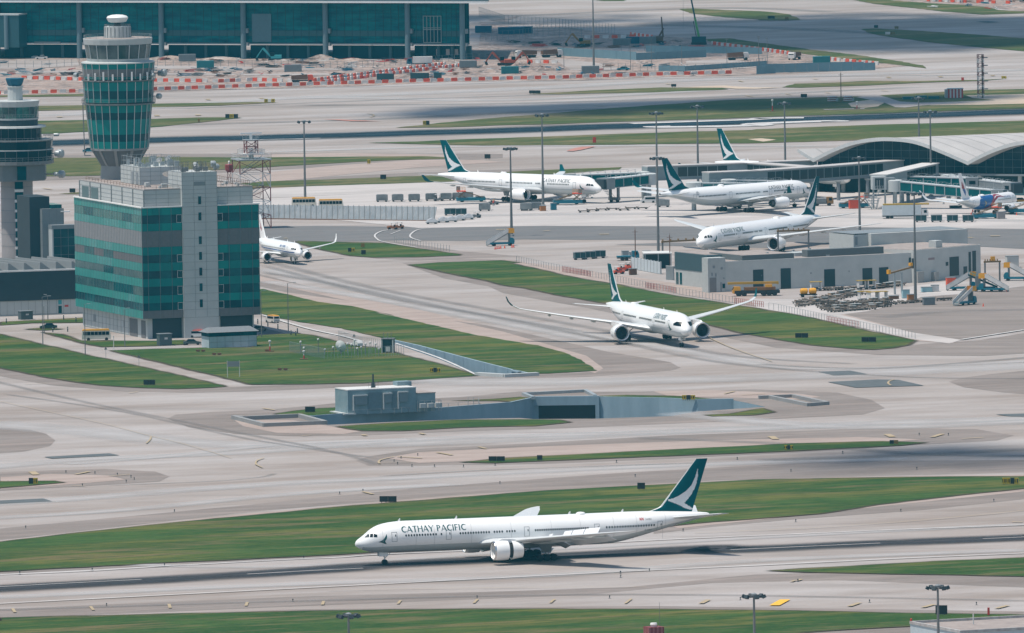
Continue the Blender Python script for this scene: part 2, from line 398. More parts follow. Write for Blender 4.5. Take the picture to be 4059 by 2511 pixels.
sh('D', [(850, 1100), (880, 1090), (1000, 1072), (1200, 1062), (1600, 1040), (2100, 1022), (2330, 1025), (2420, 1040), (2380, 1052), (2200, 1062), (2000, 1075), (1600, 1096), (1300, 1108), (1000, 1112), (880, 1112)])
sh('D', [(-20, 1128), (100, 1124), (250, 1120), (370, 1126), (405, 1138), (380, 1150), (250, 1158), (0, 1172), (-20, 1172)])
sh('D', [(-20, 1022), (60, 1024), (110, 1036), (132, 1052), (120, 1065), (60, 1078), (-20, 1084)])
sh('D', [(-20, 868), (60, 885), (150, 905), (300, 920), (450, 926), (560, 924), (800, 915), (1100, 895), (1380, 890), (1500, 880), (1600, 870), (1625, 878), (1600, 885), (1400, 900), (1150, 905), (900, 922), (600, 935), (450, 938), (300, 935), (120, 920), (-20, 895)])
sh('D', [(400, 1000), (420, 990), (500, 984), (650, 978), (810, 962), (1100, 948), (1240, 935), (1500, 936), (1800, 930), (2000, 938), (2080, 955), (2112, 975), (2060, 990), (1900, 998), (1600, 1012), (1360, 1022), (1100, 1030), (850, 1040), (700, 1042), (560, 1036), (450, 1020)])
sh('D', [(2265, 912), (2300, 902), (2370, 893), (2500, 880), (2500, 945), (2400, 938), (2300, 925)])
sh('D', [(620, 655), (760, 690), (1000, 745), (1250, 795), (1450, 840), (1600, 865), (1622, 878), (1560, 888), (1420, 893), (1330, 870), (1000, 770), (700, 702), (620, 684)])
sh('D', [(960, 628), (1100, 618), (1240, 622), (1100, 640), (1250, 680), (1500, 705), (1840, 740), (1500, 690), (1430, 700), (1200, 690), (1060, 665)])
sh('D', [(1100, 652), (1240, 676), (1400, 700), (1780, 770), (1900, 812), (2080, 838), (2200, 822), (2350, 812), (2444, 812), (2500, 830), (2300, 835), (2100, 848), (1850, 830), (1700, 800), (1400, 735), (1200, 700)])
sh('D', [(700, 575), (900, 570), (1100, 600), (1240, 612), (1000, 622), (900, 618), (780, 600)])
sh('D', [(620, 480), (2500, 470), (2500, 450), (620, 462)])
# far taxiway verges
sh('D', [(90, 372), (380, 368), (800, 366), (1200, 368), (1200, 378), (800, 398), (550, 412), (380, 424), (90, 432)])
sh('D', [(630, 452), (900, 432), (1300, 415), (1300, 402), (1000, 412), (630, 430)])
apn = MB()
for a in (('D', [(600, 476), (900, 462), (1300, 440), (1560, 425), (2500, 440), (2500, 548), (2000, 543), (1300, 540), (1000, 545), (740, 520), (600, 488)]), ('D', [(630, 452), (1000, 430), (1500, 402), (2000, 398), (2500, 400), (2500, 440), (1560, 425), (1300, 440), (900, 462), (620, 474)]), ('E3', [(-70, 425), (500, 432), (950, 378), (1300, 332), (1750, 262), (1900, 380), (1500, 410), (1300, 470), (1000, 540), (760, 570), (1400, 730), (1860, 800), (1750, 832), (1400, 790), (1000, 700), (500, 596), (0, 505)])):
    sheet('', poly(*a), None, .068, obj=apn)
tag(apn.build('pale_apron', APR), 'bright pale concrete apron', kind='structure')
tag(sho.build('shoulder', SHO), 'brownish paved taxiway shoulder', kind='structure')
pv = MB()
def pk(*a): sheet('', poly(*a), None, Z2, obj=pv)
pk('D', [(-20, 1297), (0, 1292), (600, 1226), (1100, 1184), (1560, 1156), (2000, 1140), (2444, 1134), (2444, 1142), (2100, 1144), (1560, 1162), (1000, 1200), (600, 1238), (0, 1302)])
pk('D', [(1600, 1256), (1800, 1236), (2100, 1203), (2444, 1166), (2444, 1174), (2100, 1210), (1800, 1243), (1620, 1262)])
pk('D', [(620, 690), (900, 728), (1200, 792), (1400, 850), (1440, 880), (1420, 892), (1300, 850), (1000, 770), (700, 712), (620, 700)])
pk('D', [(620, 660), (800, 700), (1000, 740), (1150, 775), (1040, 762), (800, 712), (620, 672)])
pk('D', [(560, 1004), (700, 1004), (860, 1030), (820, 1037), (660, 1034), (580, 1018)])
pk('D', [(920, 1094), (1000, 1080), (1300, 1066), (1700, 1052), (2050, 1044), (2200, 1050), (2100, 1058), (1700, 1076), (1200, 1098), (1000, 1106)])
pk('D', [(2, 1140), (120, 1132), (260, 1136), (300, 1146), (180, 1156), (2, 1168)])
pk('D', [(1560, 935), (1700, 932), (1900, 940), (1960, 948), (1900, 955), (1760, 950), (1600, 948)])
pk('D', [(590, 370), (800, 366), (1080, 370), (1080, 376), (790, 380), (590, 380)])
pk('D', [(620, 414), (800, 396), (1000, 382), (1150, 383), (1200, 388), (1000, 400), (700, 430), (620, 436)])
pk('D', [(630, 440), (1000, 420), (1300, 408), (1300, 414), (1000, 428), (640, 452)])
pk('D', [(1200, 620), (1500, 660), (1900, 720), (2200, 800), (2280, 820), (2190, 815), (1900, 745), (1600, 700), (1300, 650)])
tag(pv.build('verge', SHP), 'pinkish strip of paving beside the grass', kind='structure')
bap = MB(); mat_bap = ground_mat('brown_apron_paving', [((.20, .17, .15), .03, .4, .6, .85, (.4, 3), R_(-8)), ((.30, .26, .235), .05, .5, .66, .6, (.3, 3.5), R_(-5)), ((.13, .115, .11), .2, .52, .7, .6, (.3, 2), R_(-10))], (.24, .205, .188))
asp = MB()
def ap(*a, z=Z2): sheet('', poly(*a), None, z, obj=asp)
ap('D', [(600, 543), (760, 540), (1000, 543), (1300, 538), (2000, 541), (2500, 546), (2500, 598), (2350, 590), (2100, 590), (1900, 578), (1500, 573), (1370, 573), (1250, 572), (1100, 576), (960, 574), (800, 578), (600, 582)])
sheet('', poly('E3', [(760, 570), (1000, 540), (1300, 470), (1500, 410), (1900, 380), (2500, 300), (2500, 705), (2428, 712), (1860, 800), (1400, 730)]), None, Z2, obj=bap)
ap('B3', [(110, 232), (330, 290), (300, 305), (90, 318), (30, 318)])
ap('C2', [(1000, 1080), (1500, 1090), (2400, 1110), (2400, 1060), (1500, 1060)])
sheet('', poly('D', [(2290, 820), (2444, 796), (2600, 780), (2600, 835), (2350, 850), (2100, 848)]), None, Z2, obj=bap)
tag(bap.build('brown_apron', mat_bap), 'brownish worn apron at the right', kind='structure')
tag(asp.build('apron_asphalt', ASP), 'grey asphalt strip of apron', kind='structure')
pat = MB()
for a in (('E3', [(555, 1090), (850, 1080), (1010, 1112), (700, 1123)]), ('E3', [(645, 1183), (1100, 1160), (1290, 1164), (1520, 1216), (900, 1234)]),
          ('A3', [(400, 1405), (990, 1373), (1085, 1391), (470, 1421)]), ('L', [(-40, 520), (310, 503), (375, 524), (-40, 543)]),
          ('E3', [(2170, 1478), (2428, 1470), (2500, 1470), (2500, 1500), (2300, 1495)]), ('E', [(1990, 200), (2100, 195), (2210, 205), (2100, 210)])):
    sheet('', poly(*a), None, .118, obj=pat)
tag(pat.build('asphalt_patch', PAT), 'dark asphalt repair patches in the taxiways', kind='structure')
# ---- grass
gr = MB()
te = MB(); te_e = []
def ragged(pts, amp):
    out = []
    for i in range(len(pts)):
        a, b = pts[i], pts[(i+1) % len(pts)]; n = min(60, max(1, int((b-a).length/4.5)))
        for k in range(n): out.append(a+(b-a)*(k/n)+Vector((random.uniform(-amp, amp), random.uniform(-amp, amp)*1.3, 0)))
    return out
def gs(*a, z=Z4):
    p = ragged(poly(*a), .32); sheet('', p, None, z, obj=gr)
    if len(p) < 900:
        q = p+[p[0], p[1]]; r = [v for v in q if not any(inside(v, h) for h in HOLES)]
        if len(r) == len(q): ribbon(te, q, 1.7, Z4+.045, te_e)
gs('B2', [(390, 825), (420, 819), (800, 829), (1200, 838), (1500, 885), (1900, 941), (1880, 950), (1500, 965), (1100, 968), (900, 955), (600, 895), (480, 860)])
gs('B2', [(1425, 1036), (1700, 1015), (2150, 1000), (2260, 995), (2428, 1014)], 'C3', [(60, 102), (500, 203), (800, 262), (1000, 292), (1500, 392), (2000, 468), (2400, 535)], 'E3', [(200, 545), (500, 602), (1000, 716), (1400, 796), (1460, 808), (1380, 850), (1250, 875), (1060, 890), (850, 880), (500, 850), (200, 800), (0, 765)], 'C3', [(2140, 740), (1830, 662), (1400, 560), (1000, 485), (800, 450), (500, 400), (200, 335), (0, 308)], 'B2', [(2100, 1175), (1800, 1120), (1600, 1075)])
gs('D', [(600, 692), (622, 692)], 'B2', [(100, 1255), (300, 1300), (600, 1370), (900, 1410), (1300, 1500)], 'B3', [(1100, 87), (1500, 177), (2000, 292), (2420, 366)], 'C3', [(300, 852), (500, 902), (700, 982), (830, 1080), (400, 1105), (225, 1108), (70, 1078)], 'B3', [(2428, 636), (2000, 528), (1500, 395), (1190, 325), (1150, 318), (800, 235), (500, 190), (150, 130), (70, 95), (-60, 70)])
gs('A3', [(-60, 280), (0, 290), (400, 385), (780, 475), (1100, 545), (1700, 680), (2060, 766), (1900, 778), (1600, 788), (1300, 780), (900, 755), (500, 700), (200, 640), (0, 600), (-60, 588)])
gs('A3', [(990, 440), (1400, 425), (1830, 415), (2300, 412)], 'B3', [(0, 330), (60, 300), (400, 285), (560, 300), (750, 350), (900, 390), (1180, 420), (1380, 480), (1700, 560), (2000, 648), (2040, 668), (1600, 700), (1000, 735), (500, 745), (0, 750)], 'A3', [(2250, 745), (2000, 680), (1500, 560), (1200, 490)])
gs('A3', [(0, 180), (400, 160), (790, 140), (800, 185), (300, 190), (0, 210)])
gs('A3', [(230, 245), (400, 232), (570, 246), (400, 256)])
gs('A3', [(380, 275), (560, 290), (740, 350), (1050, 352), (1420, 352), (1680, 345), (1690, 384), (1420, 398), (920, 408), (700, 362)])
gs('B3', [(200, 1015), (400, 985), (600, 965), (785, 958), (785, 1010), (600, 1030), (430, 1042), (300, 1030)])
gs('D', [(805, 1020), (900, 1013), (1080, 1004), (1240, 1003), (1340, 1004), (1360, 1010), (1280, 1018), (1100, 1022), (960, 1030), (870, 1030), (835, 1026)])
gs('D', [(1680, 992), (1740, 989), (1822, 976), (1850, 985), (1800, 992), (1700, 996)])
gs('C3', [(835, 1312), (1100, 1304), (1500, 1310), (1700, 1320), (1920, 1342), (1750, 1344), (1400, 1330), (1000, 1324)])
gs('B3', [(1800, 895), (2200, 880), (2428, 862)], 'C3', [(180, 1325), (250, 1330), (60, 1372), (0, 1373)], 'B3', [(2350, 908), (2250, 898)])
gs('D', [(1100, 1105), (1200, 1095), (1500, 1080), (1700, 1070), (1900, 1060), (2100, 1055), (2215, 1058), (2150, 1065), (1900, 1078), (1600, 1090), (1300, 1102), (1180, 1107)])
gs('D', [(-20, 1151), (130, 1150), (155, 1153), (60, 1162), (-20, 1168)])
gs('D', [(-20, 1297), (0, 1295), (200, 1272), (400, 1250), (600, 1232), (800, 1212), (1000, 1196), (1300, 1173), (1560, 1159), (1800, 1147), (2100, 1141), (2460, 1138), (2460, 1166), (2300, 1183), (2100, 1206), (1960, 1228), (1659, 1251), (1560, 1262), (1300, 1288), (1130, 1304), (870, 1322), (600, 1336), (400, 1345), (0, 1366), (-20, 1367)])
gs('R', [(600, 1016), (900, 998), (1200, 985), (1800, 950), (2500, 922), (2500, 1060), (2000, 1048), (1500, 1040), (900, 1028)])
gs('M', [(-2300, 420), (-2270, 462)], 'L', [(0, 1358), (1200, 1330), (2400, 1306)], 'M', [(600, 382), (1200, 378), (2444, 381)], 'R', [(800, 1300), (1500, 1318), (2500, 1331), (2500, 1352), (1900, 1400), (1500, 1421), (870, 1458), (600, 1500), (-5000, 1500)])
fade_build(te, te_e, 'worn_grass_edge', TURFE)
tag(gr.build('grass', GRS), 'mown green grass between the taxiways', 'grass', kind='stuff')
go = MB()
def gd(*a, z=Z4): sheet('', ragged(poly(*a), .5), None, z, obj=go)
gd('E', [(780, -15), (1080, 40), (1400, 75), (1700, 108), (2050, 136), (2500, 122), (2500, 112), (2200, 95), (2100, 70), (1900, 50), (1600, 35), (1400, 20), (1240, 8), (1150, -15)])
gd('C', [(1590, 85), (1700, 82), (2000, 95), (2300, 105)], 'E', [(20, 106), (160, 115), (290, 135), (370, 165), (400, 185), (250, 190), (20, 188)], 'C', [(2300, 180), (2000, 160), (1850, 145), (1700, 125), (1620, 100)])
gd('E', [(945, 268), (1060, 262), (1500, 285), (2100, 325), (2500, 360), (2500, 476), (2000, 430), (1600, 390), (1300, 350), (1120, 325), (1020, 300)])
gd('C', [(1830, 358), (2050, 352), (2280, 388)], 'E', [(500, 455), (900, 502), (1250, 552), (1500, 598), (1555, 625), (1390, 606), (1000, 560), (600, 520), (300, 470), (0, 440)], 'C', [(2250, 430), (2000, 400), (1850, 380)])
gd('C', [(720, -8), (900, 12), (1080, 12), (1110, 0), (1110, -8)])
gd('C', [(200, 860), (450, 845), (900, 820), (1400, 800), (1800, 800), (1985, 805), (2030, 815), (1700, 830), (1300, 845), (900, 850), (500, 860)])
gd('E', [(220, 797), (350, 765), (700, 755), (1000, 740), (1500, 740), (2000, 730), (2300, 718), (2050, 738), (1500, 755), (1000, 780), (400, 800)])
gd('A', [(-60, 970), (400, 965), (745, 960), (1385, 948), (2100, 935)], 'B', [(0, 930), (245, 935), (0, 947)], 'A', [(2000, 962), (1385, 980), (745, 1003), (-60, 1015)])
gd('A', [(-60, 872), (750, 858), (1400, 835), (1400, 845), (750, 878), (-60, 888)])
gd('A', [(-60, 1105), (365, 1102), (755, 1095), (1385, 1085), (1800, 1072), (2120, 1070), (2200, 1075), (2050, 1090), (1700, 1130), (1385, 1160), (790, 1200), (480, 1218), (-60, 1228)])
gd('B', [(1285, 1163), (1560, 1140), (1700, 1120), (2100, 1085), (2290, 1068)], 'C', [(500, 1028), (1000, 985), (1500, 950), (2000, 915), (2250, 905)], 'E', [(0, 905), (400, 893), (870, 880), (1160, 868), (1500, 850), (2000, 820), (2500, 812), (2500, 988), (1500, 1020), (1000, 1040), (400, 1055), (0, 1068)], 'C', [(2000, 1082), (1000, 1110), (400, 1132), (0, 1140)], 'B', [(1800, 1160)])
gd('B', [(1030, 1301), (1500, 1290), (1950, 1268), (2290, 1257)], 'C', [(500, 1240), (1100, 1218), (1700, 1200), (2250, 1186)], 'E', [(0, 1178), (1000, 1140), (2500, 1098), (2500, 1240), (1000, 1275), (0, 1305)], 'C', [(1700, 1308), (800, 1320), (0, 1325)], 'B', [(2100, 1325), (1600, 1315)])
gd('D', [(80, 378), (240, 378), (380, 376), (610, 377), (790, 376), (1000, 374), (1080, 377), (1100, 379), (980, 382), (880, 386), (790, 391), (640, 400), (550, 405), (380, 415), (240, 420), (80, 423)])
gd('A2', [(540, 391), (780, 370), (2290, 290)], 'B2', [(100, 278), (700, 260), (1200, 240), (1700, 222), (2150, 200)], 'C2', [(500, 398), (1060, 378), (1040, 400), (600, 430), (0, 470)], 'B2', [(1800, 280), (1200, 300), (600, 318), (100, 335)], 'A2', [(2290, 345), (780, 393)])
tag(go.build('dry_grass', GRO), 'patchy olive dry grass by the far runway', 'grass', kind='stuff')
# sandy ground, pale roads in the far right
sd_ = MB()
for a in (('E', [(830, 945), (900, 930), (1080, 905), (1160, 940), (1100, 972), (980, 985), (860, 975)]), ('E', [(1900, 872), (2500, 858), (2500, 945), (2000, 958), (1580, 962), (1520, 952), (1900, 930), (2170, 915), (1960, 895)]),
          ('C', [(1590, 800), (1990, 782), (2200, 798)], 'E', [(0, 800), (230, 800), (0, 812)], 'C', [(2100, 812), (1990, 803)]), ('E', [(-80, 1270), (40, 1262), (180, 1275), (60, 1292)])):
    sheet('', poly(*a), None, Z5, obj=sd_)
tag(sd_.build('sandy_ground', SAND), 'pale sandy patches beside the far runway', kind='structure')
rd = MB()
for a in (('E', [(900, 888), (1080, 862), (1200, 895), (1300, 928), (1480, 938), (1800, 930), (2170, 916), (1900, 940), (1500, 965), (1350, 982), (1260, 980), (1150, 935)]),
          ('E', [(600, 998), (860, 992), (980, 988), (980, 996), (620, 1004)])):
    sheet('', poly(*a), None, Z5+.02, obj=rd)
tag(rd.build('service_road', CON), 'grey service roads beside the far runway', kind='structure')
# bare earth of the building site
dt = MB()
sheet('', poly('A', [(-80, 505), (750, 500), (1500, 505), (2290, 510)], 'B', [(0, 515), (2055, 440), (2080, 200), (2428, 150)], 'C', [(0, 200), (500, 240), (990, 310), (1400, 330), (1850, 360), (2050, 410), (2400, 460)], 'E', [(300, 455), (700, 520), (1100, 575), (1400, 600), (1100, 625), (700, 650), (0, 682)], 'C', [(2000, 690), (1500, 700), (700, 735), (0, 740)], 'B', [(1800, 745), (1000, 785), (0, 810)], 'A', [(1400, 838), (745, 868), (-80, 880)]), None, Z3, obj=dt)
sheet('', poly('E', [(1150, -20), (1240, 8), (1600, 35), (1950, 50), (2500, 114), (2600, -20)]), None, Z3, obj=dt)
tag(dt.build('bare_earth', DIRT), 'bare orange earth of the building site', kind='structure')
cr = MB()
for a in (('A', [(-80, 560), (700, 545), (720, 600), (300, 625), (-80, 630)]), ('A', [(0, 660), (740, 640), (745, 655), (0, 680)]), ('A', [(1400, 600), (2290, 610)], 'B', [(0, 622), (900, 625), (900, 640), (0, 640)], 'A', [(1400, 628)]),
          ('A', [(1500, 668), (2290, 675)], 'B', [(700, 672), (700, 690), (0, 690)], 'A', [(1500, 682)]), ('C', [(420, 530), (800, 570), (980, 600), (1050, 640), (600, 640), (500, 575)]), ('C', [(500, 460), (1060, 440), (1700, 450), (2100, 470), (1830, 495), (1200, 490), (1190, 545), (700, 520), (480, 490)]),
          ('C', [(230, 500), (360, 470), (470, 520), (420, 545), (240, 545)]), ('B', [(2060, 190), (2428, 215)], 'C', [(0, 215), (480, 250), (640, 262), (480, 265), (0, 240)], 'B', [(2060, 205)]), ('C', [(1650, 560), (2050, 540), (2370, 600), (2200, 625), (1640, 622)])):
    sheet('', poly(*a), None, Z4, obj=cr)
tag(cr.build('site_concrete', CON), 'fresh concrete pads on the building site', kind='structure')
# ---- wear streaks, tyre rubber (soft-edged stains lying on the paving)
def streaks(name, m, items, z):
    mb = MB(); ed = []
    for pts, wd in items: ribbon(mb, smooth_line(pts, 6), wd, z, ed)
    fade_build(mb, ed, name, m)
rb = [P('L', -700, 1190)]+poly('L', [(0, 1149), (1200, 1082), (2300, 1014)], 'D', [(918, 1350), (1310, 1330), (1700, 1310)], 'R', [(350, 868), (1400, 822), (2444, 779), (3200, 750)])
streaks('rubber_strip', RUB, [(rb, 20), (rb, 15), (rb, 7)], Z5)
rf = poly('A', [(-300, 1330), (500, 1303), (1380, 1277), (2290, 1256)], 'B', [(900, 1232), (1700, 1206), (2290, 1190)], 'C', [(600, 1166), (1500, 1136), (2280, 1108)], 'E', [(400, 1090), (1200, 1061), (2428, 1018), (3000, 1000)])
streaks('dark_rubber_strip', RUF, [(rf, 46), (rf, 34), (rf, 26)], Z5)
wl = []
for a, wd in ((('D', [(300, 830), (900, 900), (1300, 912), (1700, 905), (2100, 890), (2500, 870)]), 30), (('D', [(-60, 1010), (200, 1030), (500, 1060), (900, 1062), (1400, 1040), (2000, 1015), (2500, 1000)]), 22),
              (('D', [(-60, 1120), (200, 1098), (600, 1080), (1000, 1050), (1500, 1035), (2100, 1012)]), 14), (('D', [(-60, 1208), (200, 1190), (600, 1160), (1000, 1140), (1600, 1112), (2200, 1095)]), 14),
              (('D', [(-60, 1240), (300, 1218), (700, 1180), (1100, 1156)]), 10), (('D', [(620, 640), (900, 700), (1300, 780), (1600, 832), (1900, 880), (2300, 870), (2500, 860)]), 9), (('D', [(620, 670), (900, 716), (1200, 772), (1450, 820)]), 8),
              (('D', [(1600, 985), (1900, 1015), (2150, 1020), (2500, 1005)]), 16), (('D', [(150, 1110), (400, 1090), (700, 1060), (1000, 1050)]), 8), (('D', [(-60, 1430), (600, 1400), (1300, 1375), (1800, 1340), (2500, 1312)]), 10),
              (('D', [(-60, 1330), (600, 1355), (1200, 1320), (1800, 1285), (2500, 1250)]), 8), (('D', [(700, 235), (1200, 215), (1700, 190), (2500, 165)]), 24), (('D', [(100, 280), (700, 235), (1200, 240), (1700, 215)]), 18),
              (('D', [(600, 365), (1200, 350), (2000, 350)]), 10), (('D', [(1100, 515), (1700, 512), (2500, 530)]), 14)):
    wl.append((poly(*a), wd))
streaks('pale_streak', STK, wl, ZS)
dl = []
for a, wd in ((('D', [(620, 620), (900, 690), (1200, 745), (1500, 800), (1750, 850), (2050, 870)]), 5), (('D', [(620, 632), (900, 706), (1200, 762), (1480, 818), (1750, 870), (2150, 900), (2500, 905)]), 4),
              (('D', [(620, 650), (800, 680), (1100, 742), (1400, 795)]), 4), (('D', [(-60, 900), (200, 960), (500, 1020), (800, 1080), (900, 1110)]), 3), (('D', [(0, 940), (300, 985), (600, 1050), (900, 1095)]), 2.5),
              (('D', [(1800, 870), (2100, 880), (2500, 850)]), 6), (('D', [(1500, 1045), (1900, 1062), (2200, 1085), (2500, 1090)]), 8), (('D', [(1800, 1100), (2200, 1086), (2500, 1070)]), 12),
              (('D', [(250, 1160), (500, 1150), (620, 1140), (655, 1131)]), 2.2), (('D', [(900, 1138), (1200, 1122), (1700, 1105)]), 4), (('D', [(-60, 1460), (700, 1436), (1500, 1420), (2500, 1436)]), 5),
              (('D', [(700, 252), (1200, 248), (1700, 232), (2200, 208)]), 12), (('D', [(400, 300), (900, 285), (1400, 262), (2000, 240)]), 14), (('D', [(400, 262), (900, 240), (1500, 222)]), 8), (('D', [(300, 218), (900, 208), (1500, 190), (2500, 178)]), 6),
              (('D', [(2100, 760), (2250, 745), (2500, 740)]), 10), (('D', [(1500, 60), (1900, 70), (2444, 100)]), 20), (('D', [(1200, 40), (1700, 20), (2000, 30)]), 14)):
    dl.append((poly(*a), wd))
streaks('grey_streak', DKS, dl, ZS+.012)
# ---- painted markings
wm = MB(); ym = MB()
def ln(mb, wd, *a, z=Z6, k=5):
    p = poly(*a); ribbon(mb, smooth_line(p, k) if len(p) > 2 else p, wd, z)
ln(wm, .95, 'L', [(-50, 1052), (600, 1025), (1200, 990), (2444, 925)], 'N', [(170, 1215), (500, 1205), (1500, 1215)]) if 0 else ln(wm, .95, 'L', [(-50, 1052), (600, 1025), (1200, 988), (2000, 945), (2444, 925)], 'D', [(900, 1326), (1200, 1312), (1400, 1300)], 'R', [(0, 790), (700, 760), (1400, 731), (2500, 690)])
ln(wm, .95, 'L', [(-50, 1260), (800, 1216)], 'M', [(400, 205), (1200, 165), (2000, 124), (2444, 102)], 'R', [(700, 972), (1600, 928), (2500, 890)])
ln(wm, .55, 'L', [(-50, 1141), (500, 1112), (1015, 1086)]); ln(wm, .55, 'L', [(1770, 1048), (2300, 1019)], 'N', [(0, 1398), (260, 1386)])
ln(wm, .55, 'R', [(350, 870), (900, 845), (1420, 822)]); ln(wm, .55, 'R', [(2150, 791), (2500, 776)])
ln(wm, 9, 'C', [(1375, 1152), (1500, 1160), (2290, 1145)], 'E', [(0, 1130), (640, 1105), (715, 1112)]); ln(wm, 6, 'C', [(1150, 1128), (2290, 1090)], 'E', [(0, 1082), (430, 1076)])
ln(wm, 1.6, 'B', [(60, 1275), (620, 1262)]); ln(wm, 1.0, 'E3', [(1860, 800), (2428, 712)])
ln(wm, .7, 'E', [(1500, 695), (2428, 665)])
for q in ([(1280, 715), (1180, 730), (1115, 765), (1130, 800), (1200, 830), (1500, 880)], [(1620, 705), (1500, 720), (1435, 765), (1450, 795), (1530, 820)]): ln(wm, .5, 'B2', q)
for k in range(4): ln(wm, .6, 'B2', [(1340-22*k, 728+8*k), (1325-22*k, 732+8*k)])
for x, y in ((690, 302), (790, 278)): ln(wm, 1.0, 'B3', [(x, y), (x+75, y+3)])
ln(wm, 1.0, 'B3', [(100, 120), (500, 240), (820, 310), (1000, 360)]); ln(wm, .7, 'B3', [(1300, 375), (1700, 510), (2030, 660)])
tag(wm.build('white_marking', WHM), 'white painted runway and taxiway lines', kind='structure')
for x0, y0, x1, y1, v, wd in ((88, 1290, 110, 1325, 'L', 1.0), (645, 1275, 672, 1308, 'L', 1.0), (1208, 1258, 1220, 1293, 'L', 1.0), (1772, 1245, 1760, 1278, 'L', 1.0), (2318, 1238, 2308, 1270, 'L', 1.0),
                             (505, 318, 482, 348, 'M', .9), (1040, 308, 1006, 343, 'M', .9), (1572, 310, 1535, 341, 'M', .9), (2105, 306, 2052, 346, 'M', .9), (200, 1222, 135, 1255, 'R', 1.2),
                             (1280, 1243, 1190, 1275, 'R', 1.2), (1815, 1255, 1710, 1283, 'R', 1.2), (2340, 1263, 2235, 1290, 'R', 1.2), (635, 57, 680, 83, 'R', 1.8), (1462, 42, 1512, 66, 'R', 1.8), (1870, 40, 1780, 68, 'R', 1.4),
                             (2175, 66, 1980, 78, 'R', .9), (225, 310, 262, 338, 'L', 1.8), (650, 310, 530, 335, 'L', 1.2), (950, 330, 760, 348, 'L', .9), (500, 412, 625, 417, 'L', .7), (240, 498, 390, 535, 'N', .9),
                             (1095, 45, 1305, 85, 'N', 1.0), (620, 98, 970, 118, 'N', .8), (440, 165, 860, 162, 'N', .5), (80, 962, 215, 985, 'B3', .9), (1000, 1205, 1035, 1216, 'B3', 1.2), (1515, 1190, 1570, 1205, 'B3', 1.1),
                             (2050, 1315, 2130, 1336, 'B3', .9), (1290, 1405, 1570, 1420, 'B3', .7), (1660, 1366, 1830, 1393, 'B3', .9), (440, 1218, 545, 1210, 'B3', .6), (200, 748, 450, 738, 'A3', .5), (1160, 830, 1260, 815, 'A3', .5),
                             (820, 1085, 780, 1098, 'R', .8), (860, 1078, 830, 1090, 'R', .8), (2350, 670, 2444, 672, 'R', 1.2), (1985, 1296, 2100, 1268, 'C3', .8), (2130, 1305, 2390, 1290, 'C3', .6), (1120, 965, 1400, 962, 'C3', .4),
                             (530, 1065, 555, 1072, 'A', 2), (1415, 1050, 1435, 1060, 'A', 2), (1790, 1045, 1808, 1056, 'A', 2), (2130, 1042, 2160, 1048, 'A', 1.5), (1875, 905, 1905, 915, 'A', 1.5), (2360, 895, 2390, 905, 'A', 1.5), (70, 895, 100, 905, 'B', 1.5),
                             (850, 990, 960, 988, 'C2', 2.4), (345, 960, 420, 955, 'C2', 1.2), (1910, 1018, 1975, 1020, 'E2', 2), (2110, 1006, 2220, 1004, 'E2', 2.4), (725, 985, 830, 990, 'E2', 2), (880, 1020, 900, 1018, 'E2', 2),
                             (2200, 718, 2320, 716, 'B2', 2.2), (285, 795, 320, 798, 'B2', 1.5), (1460, 765, 1520, 775, 'C', .9), (2120, 738, 2170, 750, 'C', .9), (2180, 870, 2260, 887, 'C', .8), (820, 962, 920, 972, 'C', .8),
                             (380, 340, 485, 355, 'A2', 1.0), (510, 720, 560, 728, 'E', 1), (1185, 705, 1215, 713, 'E', 1.6), (1655, 698, 1685, 706, 'E', 1.6), (2130, 688, 2155, 696, 'E', 1.6), (1120, 826, 1200, 835, 'E', .8), (260, 856, 320, 868, 'E', .8), (620, 845, 680, 855, 'E', .8)):
    f_ = .5 if (v in 'LM' and wd <= 1.0) else .75; cx_, cy_ = (x0+x1)/2, (y0+y1)/2; g_ = .8
    ln(ym, wd*f_*1.2, v, [(cx_+(x0-cx_)*g_, cy_+(y0-cy_)*g_), (cx_+(x1-cx_)*g_, cy_+(y1-cy_)*g_)])
# the curved lead-in lines
for wd, a in ((.2, ('A3', [(0, 905), (500, 1010), (1000, 1120), (1330, 1210), (1700, 1300), (2100, 1420)])), (.4, ('A3', [(1370, 1225), (1365, 1250), (1330, 1285)])), (.4, ('L', [(1890, 215), (1840, 235), (1835, 262), (1880, 285)])),
              (.5, ('N', [(620, 98), (480, 130), (440, 155), (450, 180)])), (.5, ('E3', [(1250, 1165), (1205, 1180), (1195, 1200), (1220, 1218)])), (.35, ('C3', [(1000, 490), (1500, 610), (2000, 850), (2428, 1000)])), (.5, ('B', [(1040, 1035), (1090, 1045), (1105, 1058), (1070, 1072)])),
              (.3, ('M', [(0, 252), (1000, 236), (2200, 230)])), (.35, ('R', [(100, 750), (900, 715), (1700, 660), (2444, 590)]))):
    ln(ym, wd, *a)
tag(ym.build('yellow_marking', YEL), 'faded yellow taxiway dashes', kind='structure')
fy = MB(); ln(fy, 2.0, 'R', [(665, 1266), (742, 1224)]); tag(fy.build('yellow_dash', YEB), 'one freshly painted bright yellow dash', kind='structure')
rm = MB()
sheet('', poly('C2', [(560, 232), (640, 205), (700, 195), (830, 190), (700, 222), (620, 235)]), None, Z6, obj=rm)
sheet('', poly('B', [(640, 1090), (800, 1092), (1180, 1108), (900, 1106)]), None, Z6, obj=rm)
tag(rm.build('red_marking', REDM), 'faded red painted patches', kind='structure')
